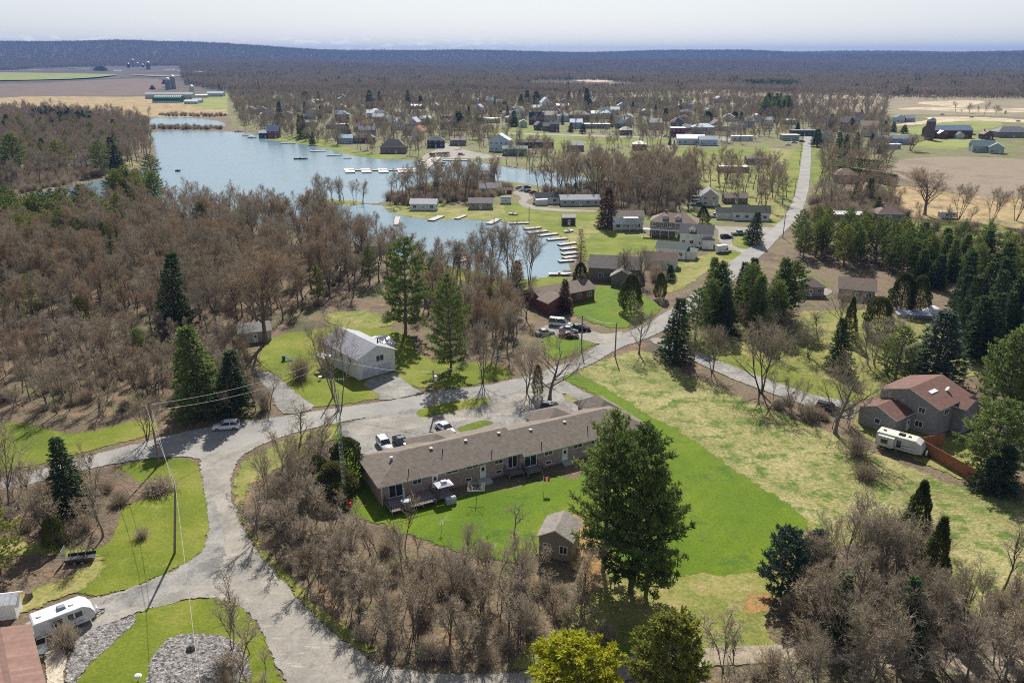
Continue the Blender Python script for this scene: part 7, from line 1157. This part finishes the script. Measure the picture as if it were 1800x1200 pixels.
for i, (x, by, ty, w) in enumerate([(60, 560, 480, 36), (200, 520, 440, 34), (250, 640, 575, 30), (150, 590, 520, 34), (400, 500, 430, 30), (520, 500, 440, 28), (560, 530, 465, 26), (650, 500, 430, 34), (300, 480, 410, 32), (110, 520, 450, 40), (20, 510, 440, 44), (760, 520, 450, 30), (860, 560, 500, 26), (480, 470, 405, 24), (610, 470, 415, 22), (350, 540, 470, 28), (690, 545, 480, 26)]):
    T(('pine2', 'pine0', 'pine1')[i % 3], x, by, ty, w, 'single green pine rising among the bare trees of the lakeside wood', 'single pines of the lakeside wood')
for i, (x, by, ty, w) in enumerate([(30, 320, 232, 42), (108, 300, 245, 34), (180, 308, 245, 34), (205, 300, 240, 30), (150, 232, 205, 14), (205, 243, 212, 14), (268, 312, 270, 34), (5, 300, 262, 24), (360, 430, 350, 30), (430, 440, 372, 34), (548, 420, 385, 20), (15, 235, 200, 18), (330, 425, 372, 30), (228, 240, 222, 10)]):
    T(('pine1', 'pine2', 'pine0', 'spruce1')[i % 4], x, by, ty, w, 'single conifer among the bare trees of the left shore', 'single conifers of the left shore')
for i, (x, by, ty, w) in enumerate([(491, 221, 178, 16), (535, 243, 202, 18), (528, 240, 200, 12), (549, 255, 232, 11), (537, 200, 178, 11), (651, 188, 158, 17), (668, 184, 160, 12), (719, 190, 158, 14), (740, 190, 168, 14), (805, 178, 158, 14), (735, 215, 194, 8), (808, 228, 195, 28), (612, 236, 215, 12), (915, 190, 165, 14), (926, 183, 158, 14), (944, 186, 160, 22), (902, 222, 195, 20), (886, 200, 178, 16), (1033, 196, 155, 18), (1003, 232, 215, 10), (1024, 235, 216, 12), (1075, 222, 202, 12), (1000, 183, 160, 10), (1019, 180, 158, 10), (1172, 212, 190, 18), (1188, 218, 200, 16), (1196, 200, 175, 8), (1111, 198, 178, 9), (1177, 255, 240, 6), (1185, 262, 246, 6), (1302, 225, 196, 14), (1338, 204, 184, 9), (1332, 206, 190, 8), (1130, 182, 172, 9), (1390, 215, 206, 10), (1402, 232, 214, 10), (1457, 230, 200, 15), (1494, 228, 204, 8), (1436, 258, 226, 22), (1475, 270, 232, 20), (1485, 275, 236, 18), (1504, 268, 232, 14), (1530, 258, 235, 12), (1548, 270, 240, 14), (1490, 203, 193, 8), (1556, 232, 212, 10), (1570, 232, 213, 12), (1588, 235, 219, 14), (1515, 202, 192, 7), (560, 180, 160, 10), (1505, 352, 312, 14), (1525, 355, 312, 24), (1540, 380, 345, 16), (268, 158, 150, 10), (290, 148, 140, 10)]):
    T(('spruce0', 'greenspruce', 'spruce1')[i % 3], x, by, ty, w, 'conifer standing among the village houses', 'conifers of the village')
stand([(1340, 205), (1390, 208), (1388, 196), (1345, 192)], 13, ['greenspruce', 'pine0'], 19, 'pine in the small grove behind the village', 'pines in the village grove', 68, 10)
rr_ = random.Random(17)
for i in range(46):
    bx_, by_ = rr_.uniform(430, 1400), rr_.uniform(176, 236)
    if (860 < bx_ < 1190 and by_ > 222) or (by_ > 222 and bx_ < 700) or any(abs(P(bx_, by_)[0] - q[0]) < q[2] / 2 + 4 and -22 < P(bx_, by_)[1] - q[1] < q[3] / 2 + 3 for q in HS): continue
    x_, y_ = P(bx_, by_); plant(rr_.choice(['spruce0', 'greenspruce', 'pine0', 'cedar1', 'pine2']), x_, y_, rr_.uniform(7, 15), 'conifer standing among the village houses', group='conifers of the village')
# clipped cedar hedges
def hedge(x0, y0, x1, y1, h, w, label):
    r = random.Random(int(x0)); A = Vector((*P(x0, y0), 0)); B = Vector((*P(x1, y1), 0)); d = B - A; L = d.length; d.normalize(); nrm = Vector((-d.y, d.x, 0)); mb = MB(); s_ = MB()
    for i in range(int(L * h * 34)):
        t = r.uniform(0, L); a = r.uniform(-1, 1); hh = h * (.86 + .14 * abs(sin(t * 1.1)))
        if r.random() < .55: p = Vector((0, 0, r.uniform(.05, 1) * hh)) + nrm * (w / 2 * (1 if a > 0 else -1)) * r.uniform(.8, 1)
        else: p = Vector((0, 0, hh * r.uniform(.9, 1))) + nrm * a * w / 2
        card(mb, p + d * t, (Vector((0, 0, .9)) + rv(r, .8)).normalized(), .6, .3, r)
    for t in np.arange(.5, L, 1.6): s_.tube([d * t, d * t + Vector((0, 0, h * .8))], [.07, .03], 4, False)
    e = empty('cedar_hedge', A); mb.build('foliage', V_CEDAR, e); s_.build('stems', V_BARK, e); tag(e, label, 'hedge')
hedge(1468, 288, 1548, 298, 4.5, 3, 'far clipped cedar hedge, the farther of two, right of the straight road')
hedge(1470, 308, 1572, 326, 5, 3.5, 'near clipped cedar hedge, the closer of two, right of the straight road')
hedge(755, 277, 790, 275, 2.5, 2.5, 'dark low hedge behind the boat launch')
# forest to the horizon
g = np.random.default_rng(5); FP, FC = [], []
EX = [world(q) for q in ([(-400, 172), (-400, 131), (20, 124), (60, 121), (190, 120), (318, 122), (330, 150), (400, 162), (620, 158), (860, 160), (1080, 170), (1240, 162), (1560, 170), (1990, 176), (3000, 178), (3000, 400), (-900, 400)],
                         [(940, 143), (1060, 141), (1150, 152), (1100, 158), (900, 152)])]
r_ = 1050.
while r_ < 10500:
    sp = 11 + (r_ - 1050) * .0042; n = int(2 * R(36) * r_ / sp)
    a = (np.arange(n) + g.uniform(-.5, .5, n)) / n * 2 * R(36) - R(36); q = r_ + g.uniform(-.5, .5, n) * sp * 1.3
    x, y = q * np.sin(a), q * np.cos(a); k = np.ones(n, bool)
    for e_ in EX: k &= sdf(x, y, e_) < 0
    x, y = x[k], y[k]; z = ridge(x, y) - .3; con = g.random(len(x)) < .03 + .2 * (np.sin(x / 330. + 1) * np.sin(y / 500.) > .8)
    for i in range(len(x)): (FC if con[i] else FP).append((x[i], y[i], z[i]))
    r_ += sp * 1.3
print('forest', len(FP), len(FC))
scatter('distant_forest', FP, ['clump0', 'clump1', 'clump2'], 'leafless forest reaching to the horizon', .75, 1.2, [1 + max(0, math.hypot(q[0], q[1]) - 1500) / 9000 for q in FP])
scatter('distant_conifers', FC + [(*q, 0.) for q in points([(1310, 158), (1400, 160), (1400, 155), (1310, 153)],  12, 71) + points([(165, 127), (188, 128), (178, 122)],  14, 72)], ['cclump0'], 'dark evergreens in the distant forest', .8, 1.2)
# ---------------- haze ----------------
def haze():
    m, nt, out = newmat('haze_air'); v = nd(nt, 'ShaderNodeVolumePrincipled'); v.inputs['Color'].default_value = (.11, .27, .68, 1); v.inputs['Density'].default_value = 7.5e-5; v.inputs['Anisotropy'].default_value = .1
    nt.links.new(v.outputs[0], out.inputs['Volume']); mb = MB(); mb.box(-14500, 14500, -200, 13500, -12, 190); o = mb.build('haze', m); o['kind'] = 'stuff'
haze()
